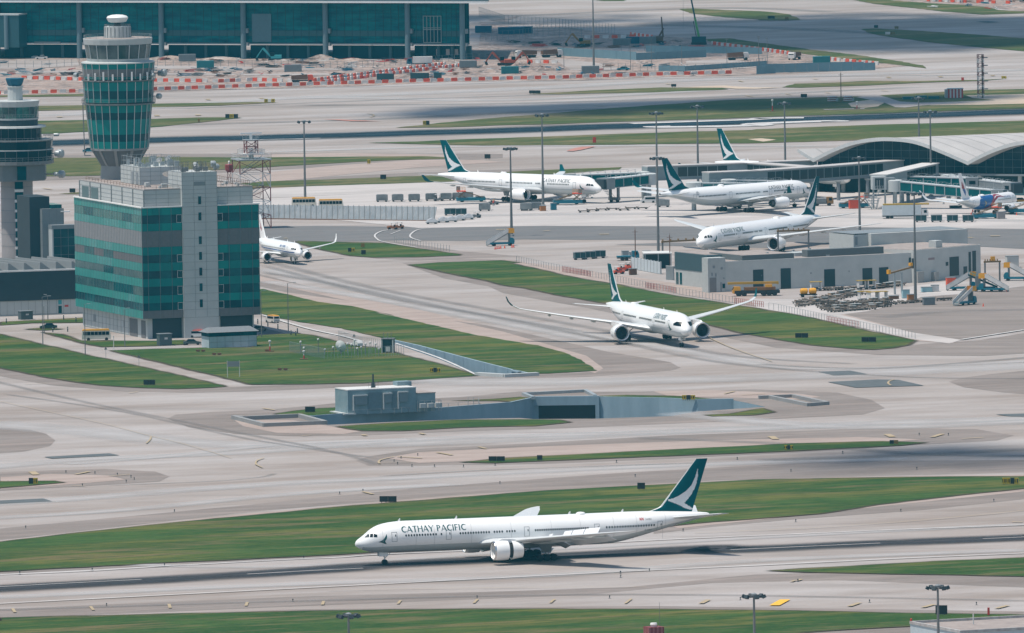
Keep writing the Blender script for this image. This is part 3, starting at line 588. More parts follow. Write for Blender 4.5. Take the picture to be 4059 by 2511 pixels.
# ---- sunken roads: walls, floors, portals
def wall_strip(name, pts, z0, z1, th, m, label, cat, parent=None):
    """vertical wall following points, solid, thickness behind the face"""
    mb = MB()
    for a, b in zip(pts[:-1], pts[1:]):
        d = (b-a); d.z = 0; d.normalize(); q = Vector((-d.y, d.x, 0))*th
        mb.prism([a, b, b+q, a+q], z0, z1)
    o = mb.build(name, m, parent)
    if parent is None: tag(o, label, cat)
    return o
def trench(far, near, depth, nm, lab):
    t = thing(nm, lab, 'underpass', (far[0].x, far[0].y, 0)); o0 = Vector(t.location)
    F_ = [p-o0 for p in far]; N_ = [p-o0 for p in near]
    mb = MB(); ring = F_+N_
    sheet('', [p for p in ring], None, -depth, obj=mb); mb.build('road_floor', ASP, t)
    mb = MB()
    for a, b in zip(F_[:-1], F_[1:]):
        mb.quad((a.x, a.y, -depth), (b.x, b.y, -depth), (b.x, b.y, .35), (a.x, a.y, .35))
        d = (b-a).normalized(); q = Vector((-d.y, d.x, 0))*.5
        mb.quad((a.x, a.y, .35), (b.x, b.y, .35), (b.x+q.x, b.y+q.y, .35), (a.x+q.x, a.y+q.y, .35))
        mb.quad((b.x+q.x, b.y+q.y, 0), (a.x+q.x, a.y+q.y, 0), (a.x+q.x, a.y+q.y, .35), (b.x+q.x, b.y+q.y, .35))
        L = (b-a).length; n = max(1, int(L/9))
        for k in range(1, n):                      # joints
            p = a+(b-a)*(k/n); mb.box(p.x-.06, p.x+.06, p.y-.12, p.y+.02, -depth, .36)
    mb.build('retaining_wall', VWALL, t)
    mb = MB(); ends = [F_[-1]]+N_+[F_[0]]
    for a, b in zip(ends[:-1], ends[1:]):
        mb.quad((a.x, a.y, -depth), (b.x, b.y, -depth), (b.x, b.y, 0), (a.x, a.y, 0))
    mb.build('near_wall', VWALL, t)
    return t, o0
t1, o1 = trench(TR1_far, TR1_near, 6.5, 'underpass', 'sunken service road with pale blue retaining walls and dark tunnel mouth')
t2, o2 = trench(TR2_far, TR2_near, 6.5, 'underpass', 'sloping sunken ramp with a pale blue wedge-shaped retaining wall')
# portal of the first one, set into its far wall
a = P('C3', 268, 1331)-o1; b = P('C3', 825, 1325)-o1; d = (b-a).normalized(); q = Vector((d.y, -d.x, 0))
def pw(u, off, z): p = a+d*u+q*off; return (p.x, p.y, z)
Lp = (b-a).length
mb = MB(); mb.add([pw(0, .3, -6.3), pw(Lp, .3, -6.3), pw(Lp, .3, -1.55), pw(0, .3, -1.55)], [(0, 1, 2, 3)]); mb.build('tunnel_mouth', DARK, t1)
mb = MB()
for (u0, u1, z0, z1) in ((0, Lp, -1.55, .55), (-.9, .0, -6.3, .55), (Lp, Lp+.9, -6.3, .55)):
    mb.add([pw(u0, .25, z0), pw(u1, .25, z0), pw(u1, .25, z1), pw(u0, .25, z1), pw(u0, 1.1, z0), pw(u1, 1.1, z0), pw(u1, 1.1, z1), pw(u0, 1.1, z1)],
           [(4, 5, 6, 7), (0, 4, 7, 3), (1, 2, 6, 5), (3, 7, 6, 2), (0, 1, 5, 4)])
mb.build('portal_frame', VWALL, t1)
def beam(pts, wd, h, parent, o0, name, m):
    mb = MB()
    for i in range(len(pts)-1):
        p, r = pts[i]-o0, pts[i+1]-o0; d_ = (r-p).normalized(); q_ = Vector((-d_.y, d_.x, 0))*wd*.5
        mb.prism([p-q_-d_*(wd*.4 if i else 0), r-q_, r+q_, p+q_-d_*(wd*.4 if i else 0)], 0, h+.004*i)
    mb.build(name, m, parent)
beam(poly('C3', [(262, 1338), (175, 1302), (735, 1274), (822, 1322)]), .9, .7, t1, o1, 'upper_kerb', STEEL)
beam([P('B3', 2040, 664), P('C3', 10, 1138), P('C3', 300, 1122)], 1.6, .8, t2, o2, 'end_beam', PANEL)
# low framed wells beside the sunken roads
def well(name, lab, pts, h=.9, wd=.8, m=None):
    t = thing(name, lab, 'kerb frame', (pts[0].x, pts[0].y, 0)); beam(pts+[pts[0]], wd, h, t, Vector(t.location), 'kerb', m or CONW); return t
well('kerb_frame', 'grey concrete kerb frame left of the blue block building', poly('B3', [(-172, 1060), (110, 1130), (660, 1108), (430, 1046), (-80, 1068)]), .9, 1.0)
well('kerb_frame', 'grey concrete kerb frame right of the long blue retaining wall', poly('E3', [(20, 1335), (330, 1322), (640, 1388), (470, 1402), (120, 1332)]), .8, .9)
# ============================================================ AIRLINERS
def catmull(tab, x):
    n = len(tab)
    if x <= tab[0][0]: return tab[0][1:]
    for i in range(n-1):
        if x <= tab[i+1][0]: break
    p0 = tab[max(i-1, 0)]; p1 = tab[i]; p2 = tab[i+1]; p3 = tab[min(i+2, n-1)]
    h = p2[0]-p1[0]; t = (x-p1[0])/h; out = []
    for k in range(1, len(p1)):
        m1 = (p2[k]-p0[k])/max(p2[0]-p0[0], 1e-6)*h; m2 = (p3[k]-p1[k])/max(p3[0]-p1[0], 1e-6)*h
        if p1[k] == p2[k]: m1 = m2 = 0
        out.append((2*t**3-3*t*t+1)*p1[k]+(t**3-2*t*t+t)*m1+(-2*t**3+3*t*t)*p2[k]+(t**3-t*t)*m2)
    return tuple(out)
AF = [(0, 0), (.012, .16), (.05, .32), (.15, .47), (.32, .5), (.55, .40), (.8, .19), (1, .015)]
def fth(u):
    for (a, p), (b, q) in zip(AF[:-1], AF[1:]):
        if u <= b: return p+(q-p)*(u-a)/(b-a)
    return 0
def wing_mesh(secs, sgn, dead=0):
    """secs: (y, xle, chord, z, thick ratio, tilt deg)"""
    mb = MB(); up = [(u, t) for u, t in AF]; prof = up+[(u, -t*.8) for u, t in AF[::-1][:-1]]
    n = len(prof); vs = []; fs = []
    for (y, x, c, z, tc, ti) in secs:
        st, ct = math.sin(R_(ti)), math.cos(R_(ti))
        for u, t in prof:
            h = t*tc*c; vs.append((x+u*c, sgn*(y-st*h), z+ct*h-.02*u*c))
    for k in range(len(secs)-1):
        for i in range(n):
            f = (k*n+i, k*n+(i+1) % n, (k+1)*n+(i+1) % n, (k+1)*n+i); fs.append(f if sgn > 0 else f[::-1])
    fs.append(tuple(range(n))[::-1] if sgn > 0 else tuple(range(n))); e = tuple(range((len(secs)-1)*n, len(secs)*n)); fs.append(e if sgn > 0 else e[::-1])
    return mb.add(vs, fs)
def stroke(a, b, w):
    dx, dy = b[0]-a[0], b[1]-a[1]; L = math.hypot(dx, dy); w *= 1.3; nx, ny = -dy/L*w/2, dx/L*w/2
    return [(a[0]+nx, a[1]+ny), (a[0]-nx, a[1]-ny), (b[0]-nx, b[1]-ny), (b[0]+nx, b[1]+ny)]
def arc(cx, cy, rx, ry, a0, a1, w0, w1, n=9):
    out = []
    def pt(k):
        t = k/n; a = R_(a0+(a1-a0)*t); wd = (w0+(w1-w0)*math.sin(math.pi*t))*1.25
        return ((cx+(rx)*math.cos(a), cy+ry*math.sin(a)), (cx+(rx-wd)*math.cos(a), cy+(ry-wd)*math.sin(a)))
    for k in range(n):
        (o0, i0), (o1, i1) = pt(k), pt(k+1); out.append([o0, i0, i1, o1])
    return out
GL = {'C': (.86, arc(.5, .5, .47, .5, 42, 318, .05, .15, 12)), 'A': (.84, [stroke((.02, 0), (.42, 1), .06), stroke((.40, 1), (.80, 0), .14), stroke((.17, .32), (.64, .32), .06)]),
      'T': (.78, [stroke((.02, .96), (.76, .96), .07), stroke((.39, .96), (.39, 0), .14)]), 'H': (.84, [stroke((.1, 0), (.1, 1), .13), stroke((.72, 0), (.72, 1), .13), stroke((.1, .52), (.72, .52), .06)]),
      'Y': (.78, [stroke((.03, 1), (.40, .45), .13), stroke((.75, 1), (.40, .45), .06), stroke((.4, .47), (.4, 0), .13)]), 'P': (.66, [stroke((.1, 0), (.1, 1), .13)]+arc(.18, .72, .42, .28, 90, -90, .05, .13, 7)),
      'I': (.3, [stroke((.12, 0), (.12, 1), .13)]), 'F': (.6, [stroke((.1, 0), (.1, 1), .13), stroke((.1, .96), (.56, .96), .07), stroke((.1, .52), (.48, .52), .06)]),
      'R': (.7, [stroke((.1, 0), (.1, 1), .13)]+arc(.18, .74, .38, .26, 90, -90, .05, .12, 6)+[stroke((.28, .5), (.6, 0), .13)]), 'N': (.84, [stroke((.1, 0), (.1, 1), .09), stroke((.1, 1), (.72, 0), .14), stroke((.72, 0), (.72, 1), .09)]),
      'B': (.66, [stroke((.1, 0), (.1, 1), .13)]+arc(.18, .76, .34, .24, 90, -90, .05, .12, 6)+arc(.18, .27, .40, .27, 90, -90, .05, .12, 6)), '-': (.4, [stroke((.05, .45), (.33, .45), .1)]), 'K': (.72, [stroke((.1, 0), (.1, 1), .13), stroke((.66, 1), (.12, .45), .07), stroke((.25, .55), (.66, 0), .13)]),
      'M': (1., [stroke((.08, 0), (.12, 1), .09), stroke((.12, 1), (.48, .2), .12), stroke((.48, .2), (.84, 1), .07), stroke((.84, 1), (.9, 0), .12)]), 'L': (.58, [stroke((.1, 0), (.1, 1), .13), stroke((.1, .04), (.55, .04), .08)]),
      'S': (.6, arc(.3, .75, .24, .25, 30, 270, .06, .1, 8)+arc(.3, .26, .26, .26, 90, -150, .06, .1, 8)), 'W': (1.05, [stroke((.03, 1), (.28, 0), .12), stroke((.28, 0), (.5, .9), .06), stroke((.5, .9), (.74, 0), .12), stroke((.74, 0), (.99, 1), .06)]), 'E': (.62, [stroke((.1, 0), (.1, 1), .13), stroke((.1, .96), (.56, .96), .07), stroke((.1, .52), (.48, .52), .06), stroke((.1, .04), (.56, .04), .07)]), ' ': (.42, [])}
def text_polys(txt, h, W=None):
    x = 0; out = []
    for ch in txt:
        wd, ps = GL[ch]; out += [[(x+px, py) for px, py in p] for p in ps]; x += wd+.06
    s = (W/x) if W else h
    return [[(px*s, py*h) for px, py in p] for p in out], x*s
class Fus:
    def __init__(s, tab): s.tab = tab; s.L = tab[-1][0]
    def y(s, x, z):
        top, bot, hw = catmull(s.tab, x); c, hh = (top+bot)/2, max((top-bot)/2, .01)
        return hw*math.sqrt(max(0, 1-((z-c)/hh)**2))
def decal(name, fus, polys, side, m, parent, off=.03, mats=None, dx=1.5, dz=.3):
    """flat (x,z) shapes laid onto the side of the hull"""
    bm = bmesh.new()
    for p in polys:
        vs = [bm.verts.new((q[0], 0, q[1])) for q in p]
        try: bm.faces.new(vs)
        except Exception: pass
    zs = [v.co.z for v in bm.verts]; xs = [v.co.x for v in bm.verts]
    z = math.ceil(min(zs)/dz)*dz
    while z < max(zs):
        bmesh.ops.bisect_plane(bm, geom=bm.verts[:]+bm.edges[:]+bm.faces[:], plane_co=(0, 0, z), plane_no=(0, 0, 1)); z += dz
    x = math.ceil(min(xs)/dx)*dx
    while x < max(xs):
        bmesh.ops.bisect_plane(bm, geom=bm.verts[:]+bm.edges[:]+bm.faces[:], plane_co=(x, 0, 0), plane_no=(1, 0, 0)); x += dx
    for v in bm.verts: v.co.y = side*(fus.y(v.co.x, v.co.z)+off)
    bmesh.ops.recalc_face_normals(bm, faces=bm.faces)
    for f in bm.faces:
        if f.normal.y*side < 0: f.normal_flip()
    me = bpy.data.meshes.new(name); bm.to_mesh(me); bm.free(); me.materials.append(m)
    o = bpy.data.objects.new(name, me); COL.objects.link(o); adopt(o, parent); return o
def emblem_uv():
    T = [(1968, 228), (1945, 295), (1915, 370), (1880, 425), (1830, 470), (1750, 520), (1680, 548), (1610, 564), (1625, 580), (1700, 608), (1770, 640), (1830, 668), (1893, 684), (1905, 668), (1850, 635), (1800, 607), (1850, 560), (1890, 510), (1925, 450), (1952, 380), (1968, 310)]
    out = []
    for x, y in T:
        X = 73+(x-2082)*.018; Z = 18.5-(y-127)*.01755; v = (Z-8.4)/10.1
        le = 62+(70.6-62)*v; te = 69.6+(73-69.6)*v; out.append(((X-le)/(te-le), v))
    return out
EMB = emblem_uv()
def fin_mesh(f, nu, nv, kind):
    """f: root le, root te, z0, top le, top te, z1, thickness, dorsal x"""
    le0, te0, z0, le1, te1, z1, th, dors = f
    mb = MB(); grid = {}; us = [i/nu for i in range(nu+1)]; vs = []; fs = []; ms = []
    us = [u**1.25 for u in us]
    for side in (-1, 1):
        for j in range(nv+1):
            v = j/nv; le = le0+(le1-le0)*v; te = te0+(te1-te0)*v
            if dors: le -= dors*max(0, 1-v/.13)**1.7
            for i, u in enumerate(us):
                c = te-le; grid[side, i, j] = len(vs); vs.append((le+u*c, side*fth(u)*th*min(c, te0-le0)*(1-.25*v), z0+(z1-z0)*v))
        for j in range(nv):
            for i in range(nu):
                u, v = (us[i]+us[i+1])/2, (j+.5)/nv; m_ = 0
                if kind == 'teal':
                    if inside((u, v), EMB): m_ = 1
                    elif u < .022+.03*(1-v): m_ = 2
                elif kind == 'red':
                    if inside((u, v), [(.35, .42), (.6, .8), (.72, .72), (.62, .55), (.8, .45), (.55, .3)]): m_ = 1
                elif kind == 'kite':
                    if inside((u, v), [(.35, .25), (.38, .72), (.55, .55), (.6, .78), (.75, .45), (.5, .12)]): m_ = 1 if v > .4 else 2
                q = (grid[side, i, j], grid[side, i+1, j], grid[side, i+1, j+1], grid[side, i, j+1])
                fs.append(q if side < 0 else q[::-1]); ms.append(m_)
    for j in range(nv):
        fs.append((grid[-1, nu, j], grid[1, nu, j], grid[1, nu, j+1], grid[-1, nu, j+1])); ms.append(0)
    for i in range(nu):
        fs.append((grid[-1, i, nv], grid[-1, i+1, nv], grid[1, i+1, nv], grid[1, i, nv])); ms.append(0)
    mb.v = vs; mb.f = fs; mb.m = ms; return mb
def wheel(mb, x, y, z, r, w, m=0):
    mb.lathe([(r*.55, -w/2), (r*.9, -w/2), (r, -w*.3), (r, w*.3), (r*.9, w/2), (r*.55, w/2)], 16, (x, y, z), 'y', m)
def airliner(label, S, nose, head, scale=1.0, sides=(-1,), hi=False):
    L = S['tab'][-1][0]; fus = Fus(S['tab']); xm = S['mg'][0]
    dirv = Vector((math.cos(head), math.sin(head), 0))
    root = thing('airliner', label, 'airliner', Vector((nose.x, nose.y, .12))+dirv*xm*scale, head, 'jet airliners on the airfield')
    root.scale = (scale,)*3
    off = (-xm, 0, 0)
    # hull
    mb = MB(); n = 36 if hi else 26; xs = [0, .08, .25, .5, .8, 1.2, 1.7, 2.3, 3, 3.8, 4.7, 5.8, 7, 8.5, 10]
    x = 12.0
    while x < L*.66: xs.append(x); x += 2.5
    while x < L-.8: xs.append(x); x += 1.2
    xs += [L-.5, L]; xs = sorted(set(round(q, 3) for q in xs if q <= L))
    bz = S.get('belly', -.45)
    zc = (S['tab'][6][1]+S['tab'][6][2])/2
    angs = [math.pi/2+2*math.pi*i/n for i in range(n)]
    vs = []; fs = []; ms = []
    for x in xs:
        t, b, hw = catmull(S['tab'], x); c, hh = (t+b)/2, (t-b)/2
        for a in angs: vs.append((x, hw*math.cos(a), c+hh*math.sin(a)))
    for k in range(len(xs)-1):
        for i in range(n):
            fs.append((k*n+i, k*n+(i+1) % n, (k+1)*n+(i+1) % n, (k+1)*n+i))
            s_ = (math.sin(angs[i])+math.sin(angs[(i+1) % n]))/2
            ms.append(1 if (s_ < bz and xs[k] > 1) else 0)
    fs.append(tuple(range(n))[::-1]); ms.append(0); fs.append(tuple(range((len(xs)-1)*n, len(xs)*n))); ms.append(2)
    mb.v, mb.f, mb.m = vs, fs, ms
    body = mb.build('fuselage', [WHITE, S.get('bellymat', BELLY), DARK], root, off, smooth=True)
    # wing-body fairing
    wr = S['wing'][0]; mb = MB(); c0, c1 = wr[1]-2.5, wr[1]+wr[2]+3.5; ring = []
    for k in range(11):
        t = k/10; f_ = math.sin(math.pi*t)**.5 if 0 < t < 1 else .02; x = c0+(c1-c0)*t
        for i in range(14):
            a = 2*math.pi*i/14; ring.append((x, (wr[0]+.35)*f_*math.cos(a), S['fair'][0]+S['fair'][1]*f_*math.sin(a)))
    mb.add(ring, [(k*14+i, k*14+(i+1) % 14, (k+1)*14+(i+1) % 14, (k+1)*14+i) for k in range(10) for i in range(14)])
    mb.build('wing_fairing', BELLY, root, off, smooth=True)
    # dome on the roof
    dx = S.get('dome')
    if dx:
        t, b, hw = catmull(S['tab'], dx); MB().lathe([(1.0, -.1), (.9, .15), (.55, .32), (.05, .36)], 14, (dx, 0, t)).build('radome', WHITE, root, off, smooth=True)
    for ax in (L*.12, L*.28, L*.6, L*.75):
        mb = MB(); t = catmull(S['tab'], ax)[0]; mb.prism([(ax, -.04), (ax+.5, 0), (ax, .04)], t-.05, t+.05); mb.add([(ax, -.03, t), (ax+.5, -.03, t), (ax+.55, 0, t+.55), (ax+.35, 0, t+.55), (ax, .03, t), (ax+.5, .03, t)], [(0, 1, 2, 3), (5, 4, 3, 2), (1, 5, 2), (4, 0, 3)])
        mb.build('antenna_blade', WHITE, root, off)
    for sg in (-1, 1):
        secs = S['wing']; ix = S.get('wl', None)
        mb = wing_mesh(secs, sg)
        if ix is not None:
            npr = 15
            for fi in range(len(mb.f)-2):
                mb.m[fi] = 1 if fi >= ix*npr else 0
            mb.m[-1] = 1
        wg = mb.build('wing', [WINGP, S.get('wlm', TEAL)], root, off, smooth=True)
        # flap-track fairings
        mb = MB()
        for fy in S['tracks']:
            y0, x0, c_, z_ = [None]*4
            for a, b in zip(secs[:-1], secs[1:]):
                if a[0] <= fy <= b[0]:
                    t = (fy-a[0])/(b[0]-a[0]); x0 = a[1]+(b[1]-a[1])*t; c_ = a[2]+(b[2]-a[2])*t; z_ = a[3]+(b[3]-a[3])*t; break
            if x0 is None: continue
            l0 = x0+c_*.5; l1 = x0+c_*1.13; mb = MB()
            mb.lathe([(.05, 0), (.28, (l1-l0)*.3), (.26, (l1-l0)*.6), (.04, l1-l0)], 8, (l0, sg*fy, z_-.55), 'x').build('flap_track', WINGP, wg, smooth=True)
        if S.get('spoilers'):
            for y0, y1, xx, zz in S['spoilers']:
                q = MB(); h = 1.45
                q.add([(xx(y0), sg*y0, zz(y0)+.1), (xx(y1), sg*y1, zz(y1)+.1), (xx(y1)+.75, sg*y1, zz(y1)+h), (xx(y0)+.75, sg*y0, zz(y0)+h),
                       (xx(y0)+.1, sg*y0, zz(y0)+.05), (xx(y1)+.1, sg*y1, zz(y1)+.05), (xx(y1)+.85, sg*y1, zz(y1)+h-.05), (xx(y0)+.85, sg*y0, zz(y0)+h-.05)],
                      [(0, 1, 2, 3), (7, 6, 5, 4), (0, 3, 7, 4), (1, 5, 6, 2), (3, 2, 6, 7)]).build('raised_spoiler', WHITE, wg)
            for y0, y1, xx, zz in S['flaps']:
                q = MB()
                for s2 in (0,):
                    q.add([(xx(y0), sg*y0, zz(y0)-.05), (xx(y1), sg*y1, zz(y1)-.05), (xx(y1)+1.9, sg*y1, zz(y1)-1.15), (xx(y0)+2.3, sg*y0, zz(y0)-1.35),
                           (xx(y0), sg*y0, zz(y0)-.35), (xx(y1), sg*y1, zz(y1)-.3), (xx(y1)+1.85, sg*y1, zz(y1)-1.2), (xx(y0)+2.25, sg*y0, zz(y0)-1.42)],
                          [(0, 1, 2, 3), (7, 6, 5, 4), (0, 3, 7, 4), (1, 5, 6, 2), (3, 2, 6, 7), (0, 4, 5, 1)])
                q.build('lowered_flap', WINGP, wg)
        mb = wing_mesh(S['stab'], sg); mb.build('tailplane', WINGP, root, off, smooth=True)
        # engine
        ex, ey, ez, er, el = S['eng']
        e = MB()
        cut = .56 if S.get('reverse') else None
        pr = [(er*.83, .25), (er*.86, .05), (er*.93, 0), (er*.985, .18), (er*1.03, el*.2), (er*1.04, el*.35), (er*1.0, el*.56)]
        aft = [(er*.97, el*.62), (er*.9, el*.8), (er*.77, el), (er*.73, el), (er*.85, el*.7)]
        if cut:
            e.lathe(pr+[(er*.86, el*.56), (er*.8, el*.2), (er*.79, .3)], 28, (ex, sg*ey, ez), 'x', 0, caps=False)
            e.lathe([(er*.8, el*.72), (er*.99, el*.70)]+[(er*.98, el*.74), (er*.94, el*.84), (er*.8, el*1.12), (er*.76, el*1.12)], 28, (ex, sg*ey, ez), 'x', 0, caps=False)
        else:
            e.lathe(pr+aft+[(er*.8, el*.2), (er*.79, .3)], 28 if hi else 20, (ex, sg*ey, ez), 'x', 0, caps=False)
        if S.get('reverse'):
            e.lathe([(er*.74, el*.5), (er*.74, el*1.1)], 20, (ex, sg*ey, ez), 'x', 1, caps=False)
        nac = e.build('engine', [S.get('engmat', WHITE), DARK], root, off, smooth=True)
        q = MB(); q.lathe([(er*.84, .22), (er*.885, .02), (er*.94, -.03), (er*.985, .10), (er*1.0, .26)], 28 if hi else 20, (ex, sg*ey, ez), 'x', 0, caps=False)
        q.build('intake_lip', METAL, nac, smooth=True)
        q = MB(); q.lathe([(er*.80, 1.0), (.2, 1.0)], 20, (ex, sg*ey, ez), 'x', 0); q.lathe([(.02, .45), (er*.16, .75), (er*.22, 1.02)], 12, (ex, sg*ey, ez), 'x', 0); q.build('fan', DARK, nac)
        q = MB(); q.lathe([(er*.66, el*.8), (er*.5, el*1.02), (er*.42, el*1.16), (er*.36, el*1.12)], 18, (ex, sg*ey, ez), 'x', 0, caps=False); q.lathe([(er*.34, el*.95), (.05, el*1.3)], 14, (ex, sg*ey, ez), 'x', 0); q.build('exhaust', STEELD, nac, smooth=True)
        wz = None
        for a, b in zip(secs[:-1], secs[1:]):
            if a[0] <= ey <= b[0]: t = (ey-a[0])/(b[0]-a[0]); wz = a[3]+(b[3]-a[3])*t; wx = a[1]+(b[1]-a[1])*t; wc = a[2]+(b[2]-a[2])*t
        MB().yprism([(ex+el*.12, ez+er*.95), (ex+el*.35, ez+er*1.22), (wx+.3, wz+.25), (wx+wc*.55, wz-.3), (ex+el*1.02, ez+er*.6), (ex+el*.5, ez+er*.9)], sg*ey-.22, sg*ey+.22).build('pylon', WHITE, root, off)
        # main gear
        mx, my, wr_, nw, base = S['mg']; zt = S['fair'][0]
        q = MB(); q.tube((mx, sg*my, wr_), (mx-.1, sg*(my-.2), zt+.3), .22, .26, 8); q.tube((mx-.1, sg*my, wr_+.9), (mx-2.0, sg*(my-1.6), zt+.2), .11, .11, 6); q.tube((mx-base/2, sg*my, wr_), (mx+base/2, sg*my, wr_), .14, .14, 6) if nw > 1 else None
        q.add([(mx-1.1, sg*(my+.35), wr_+1.0), (mx+.8, sg*(my+.35), wr_+1.0), (mx+1.2, sg*(my+.55), zt+.3), (mx-1.4, sg*(my+.55), zt+.3)], [(0, 1, 2, 3), (3, 2, 1, 0)])
        mgp = q.build('main_gear', GEARM, root, off)
        for k in range(nw):
            wx_ = mx-base/2+base*k/max(nw-1, 1) if nw > 1 else mx
            for dy in (-.55, .55):
                q = MB(); wheel(q, wx_, sg*my+dy, wr_, wr_, wr_*.62); wo = q.build('wheel', RUBBER, mgp)
    # fin
    fin_mesh(S['fin'], 44 if hi else 26, 84 if hi else 46, S['finkind']).build('tail_fin', {'teal': [TEAL, FINW, WINGP], 'red': [WHITE, CRED], 'kite': [WHITE, CRED, BLUE]}[S['finkind']], root, off)
    # tail cone exhaust
    # nose gear
    nx, nr = S['ng']; q = MB(); zt = catmull(S['tab'], nx)[1]
    q.tube((nx, 0, nr), (nx, 0, zt+.2), .15, .17, 8); q.tube((nx, 0, nr+.7), (nx+1.3, 0, zt+.1), .07, .07); q.tube((nx, -.32, nr), (nx, .32, nr), .09, .09)
    ngp = q.build('nose_gear', WHITE, root, off)
    for dy in (-.3, .3):
        q = MB(); wheel(q, nx, dy, nr, nr, nr*.6); q.build('wheel', RUBBER, ngp)
    for sg in (-1, 1):
        q = MB(); q.box(nx-1.3, nx+.5, sg*.6-.03, sg*.6+.03, zt-.65, zt+.15); q.build('gear_door', WHITE, ngp)
        q = MB(); q.lathe([(.16, 0), (.12, .1)], 8, (nx-.2, sg*.22, nr+1.15), 'x'); q.build('landing_light', METAL, ngp)
    # cockpit windows
    for sg in (-1, 1):
        for p in S['cock']: decal('cockpit_window', fus, [p], sg, GLASS, body, .02, dz=.15, dx=.25)
    # per side details
    wz = S['wz']; ww, wh = S.get('wsize', (.30, .42))
    for sg in sides:
        if hi:
            q = None
            for x0, x1, n_ in S['rows']:
                for k in range(n_):
                    x = x0+(x1-x0)*k/max(n_-1, 1)
                    o = decal('cabin_window', fus, [[(x-ww/2, wz-wh*.3), (x-ww*.25, wz-wh/2), (x+ww*.25, wz-wh/2), (x+ww/2, wz-wh*.3), (x+ww/2, wz+wh*.3), (x+ww*.25, wz+wh/2), (x-ww*.25, wz+wh/2), (x-ww/2, wz+wh*.3)]], sg, GLASS, body, .025)
        else:
            for x0, x1, n_ in S['rows']:
                if sg != sides[0]: continue
                for k in range(n_):
                    x = x0+(x1-x0)*k/max(n_-1, 1); decal('cabin_window', fus, [[(x-ww/2, wz-wh/2), (x+ww/2, wz-wh/2), (x+ww/2, wz+wh/2), (x-ww/2, wz+wh/2)]], sg, GLASS, body, .025)
        for x in S['doors']:
            d0, d1, z0, z1, b = x-.55, x+.55, wz-1.15, wz+.75, .075
            dr = decal('cabin_door', fus, [[(d0, z0), (d0+b, z0), (d0+b, z1), (d0, z1)], [(d1-b, z0), (d1, z0), (d1, z1), (d1-b, z1)], [(d0+b, z0), (d1-b, z0), (d1-b, z0+b), (d0+b, z0+b)], [(d0+b, z1-b), (d1-b, z1-b), (d1-b, z1), (d0+b, z1)]], sg, GRYL, body, .02)
            if hi: decal('door_window', fus, [[(x+.15, wz-.15), (x+.33, wz-.15), (x+.33, wz+.25), (x+.15, wz+.25)]], sg, GLASS, dr, .035)
        for (txt, x0, x1, z0, h, mt) in S['text']:
            ps, W = text_polys(txt, h, x1-x0)
            ps = [[(x0+px, z0+py) if sg < 0 else (x1-px, z0+py) for px, py in p] for p in ps]
            decal('lettering', fus, ps, sg, mt, body, .03)
        for ps, mt, nm in S.get('art', []):
            decal(nm, fus, ps, sg, mt, body, .03 if nm != 'stripe' else .045, dz=.25, dx=.5)
    return root
def brush(x, z, s):   # the swept emblem near the nose
    e = [(.0, .22), (.35, .35), (.62, .52), (.82, .78), (.95, 1.0), (.98, .75), (.92, .5), (.75, .3), (.95, .0), (.7, .05), (.4, .16)]
    return [[(x+a*s, z+b*s*1.15) for a, b in e[:1]+e[1:4]+e[7:8]+e[10:11]], [(x+a*s, z+b*s*1.15) for a, b in e[3:8]], [(x+a*s, z+b*s*1.15) for a, b in (e[7], e[8], e[9], e[10])]]
# ---- long twin, 74 m
T77 = [(0, 4.55, 4.05, .08), (.3, 5.0, 3.75, .65), (1, 5.5, 3.32, 1.2), (2, 6.2, 2.92, 1.78), (3.2, 7.15, 2.62, 2.25), (4.6, 7.85, 2.45, 2.65), (6.5, 8.3, 2.37, 2.95), (9, 8.53, 2.35, 3.08), (11, 8.55, 2.35, 3.1), (50, 8.55, 2.35, 3.1),
       (54, 8.57, 2.65, 3.05), (58, 8.55, 3.5, 2.85), (62, 8.47, 4.5, 2.4), (66, 8.3, 5.5, 1.75), (70, 8.05, 6.4, .95), (72.6, 7.8, 6.95, .38), (73.1, 7.65, 7.05, .2)]
W77 = [(1.5, 23.6, 16.4, 3.7, .13, 0), (3.1, 25.0, 15.0, 3.75, .13, 0), (10.2, 30.0, 9.8, 4.7, .11, 0), (20, 37.2, 6.1, 6.0, .10, 0), (29.8, 44.2, 3.2, 7.2, .09, 0), (31.4, 45.9, 1.9, 7.4, .09, 0), (32.4, 47.6, .6, 7.55, .09, 0)]
def tex(y):   # trailing edge of W77
    for a, b in zip(W77[:-1], W77[1:]):
        if a[0] <= y <= b[0]: t = (y-a[0])/(b[0]-a[0]); return a[1]+a[2]+(b[1]+b[2]-a[1]-a[2])*t
def tez(y):
    for a, b in zip(W77[:-1], W77[1:]):
        if a[0] <= y <= b[0]: t = (y-a[0])/(b[0]-a[0]); return a[3]+(b[3]-a[3])*t-.02*(a[2]+(b[2]-a[2])*t)
TX = mat('livery_lettering', (.004, .085, .09), .4)
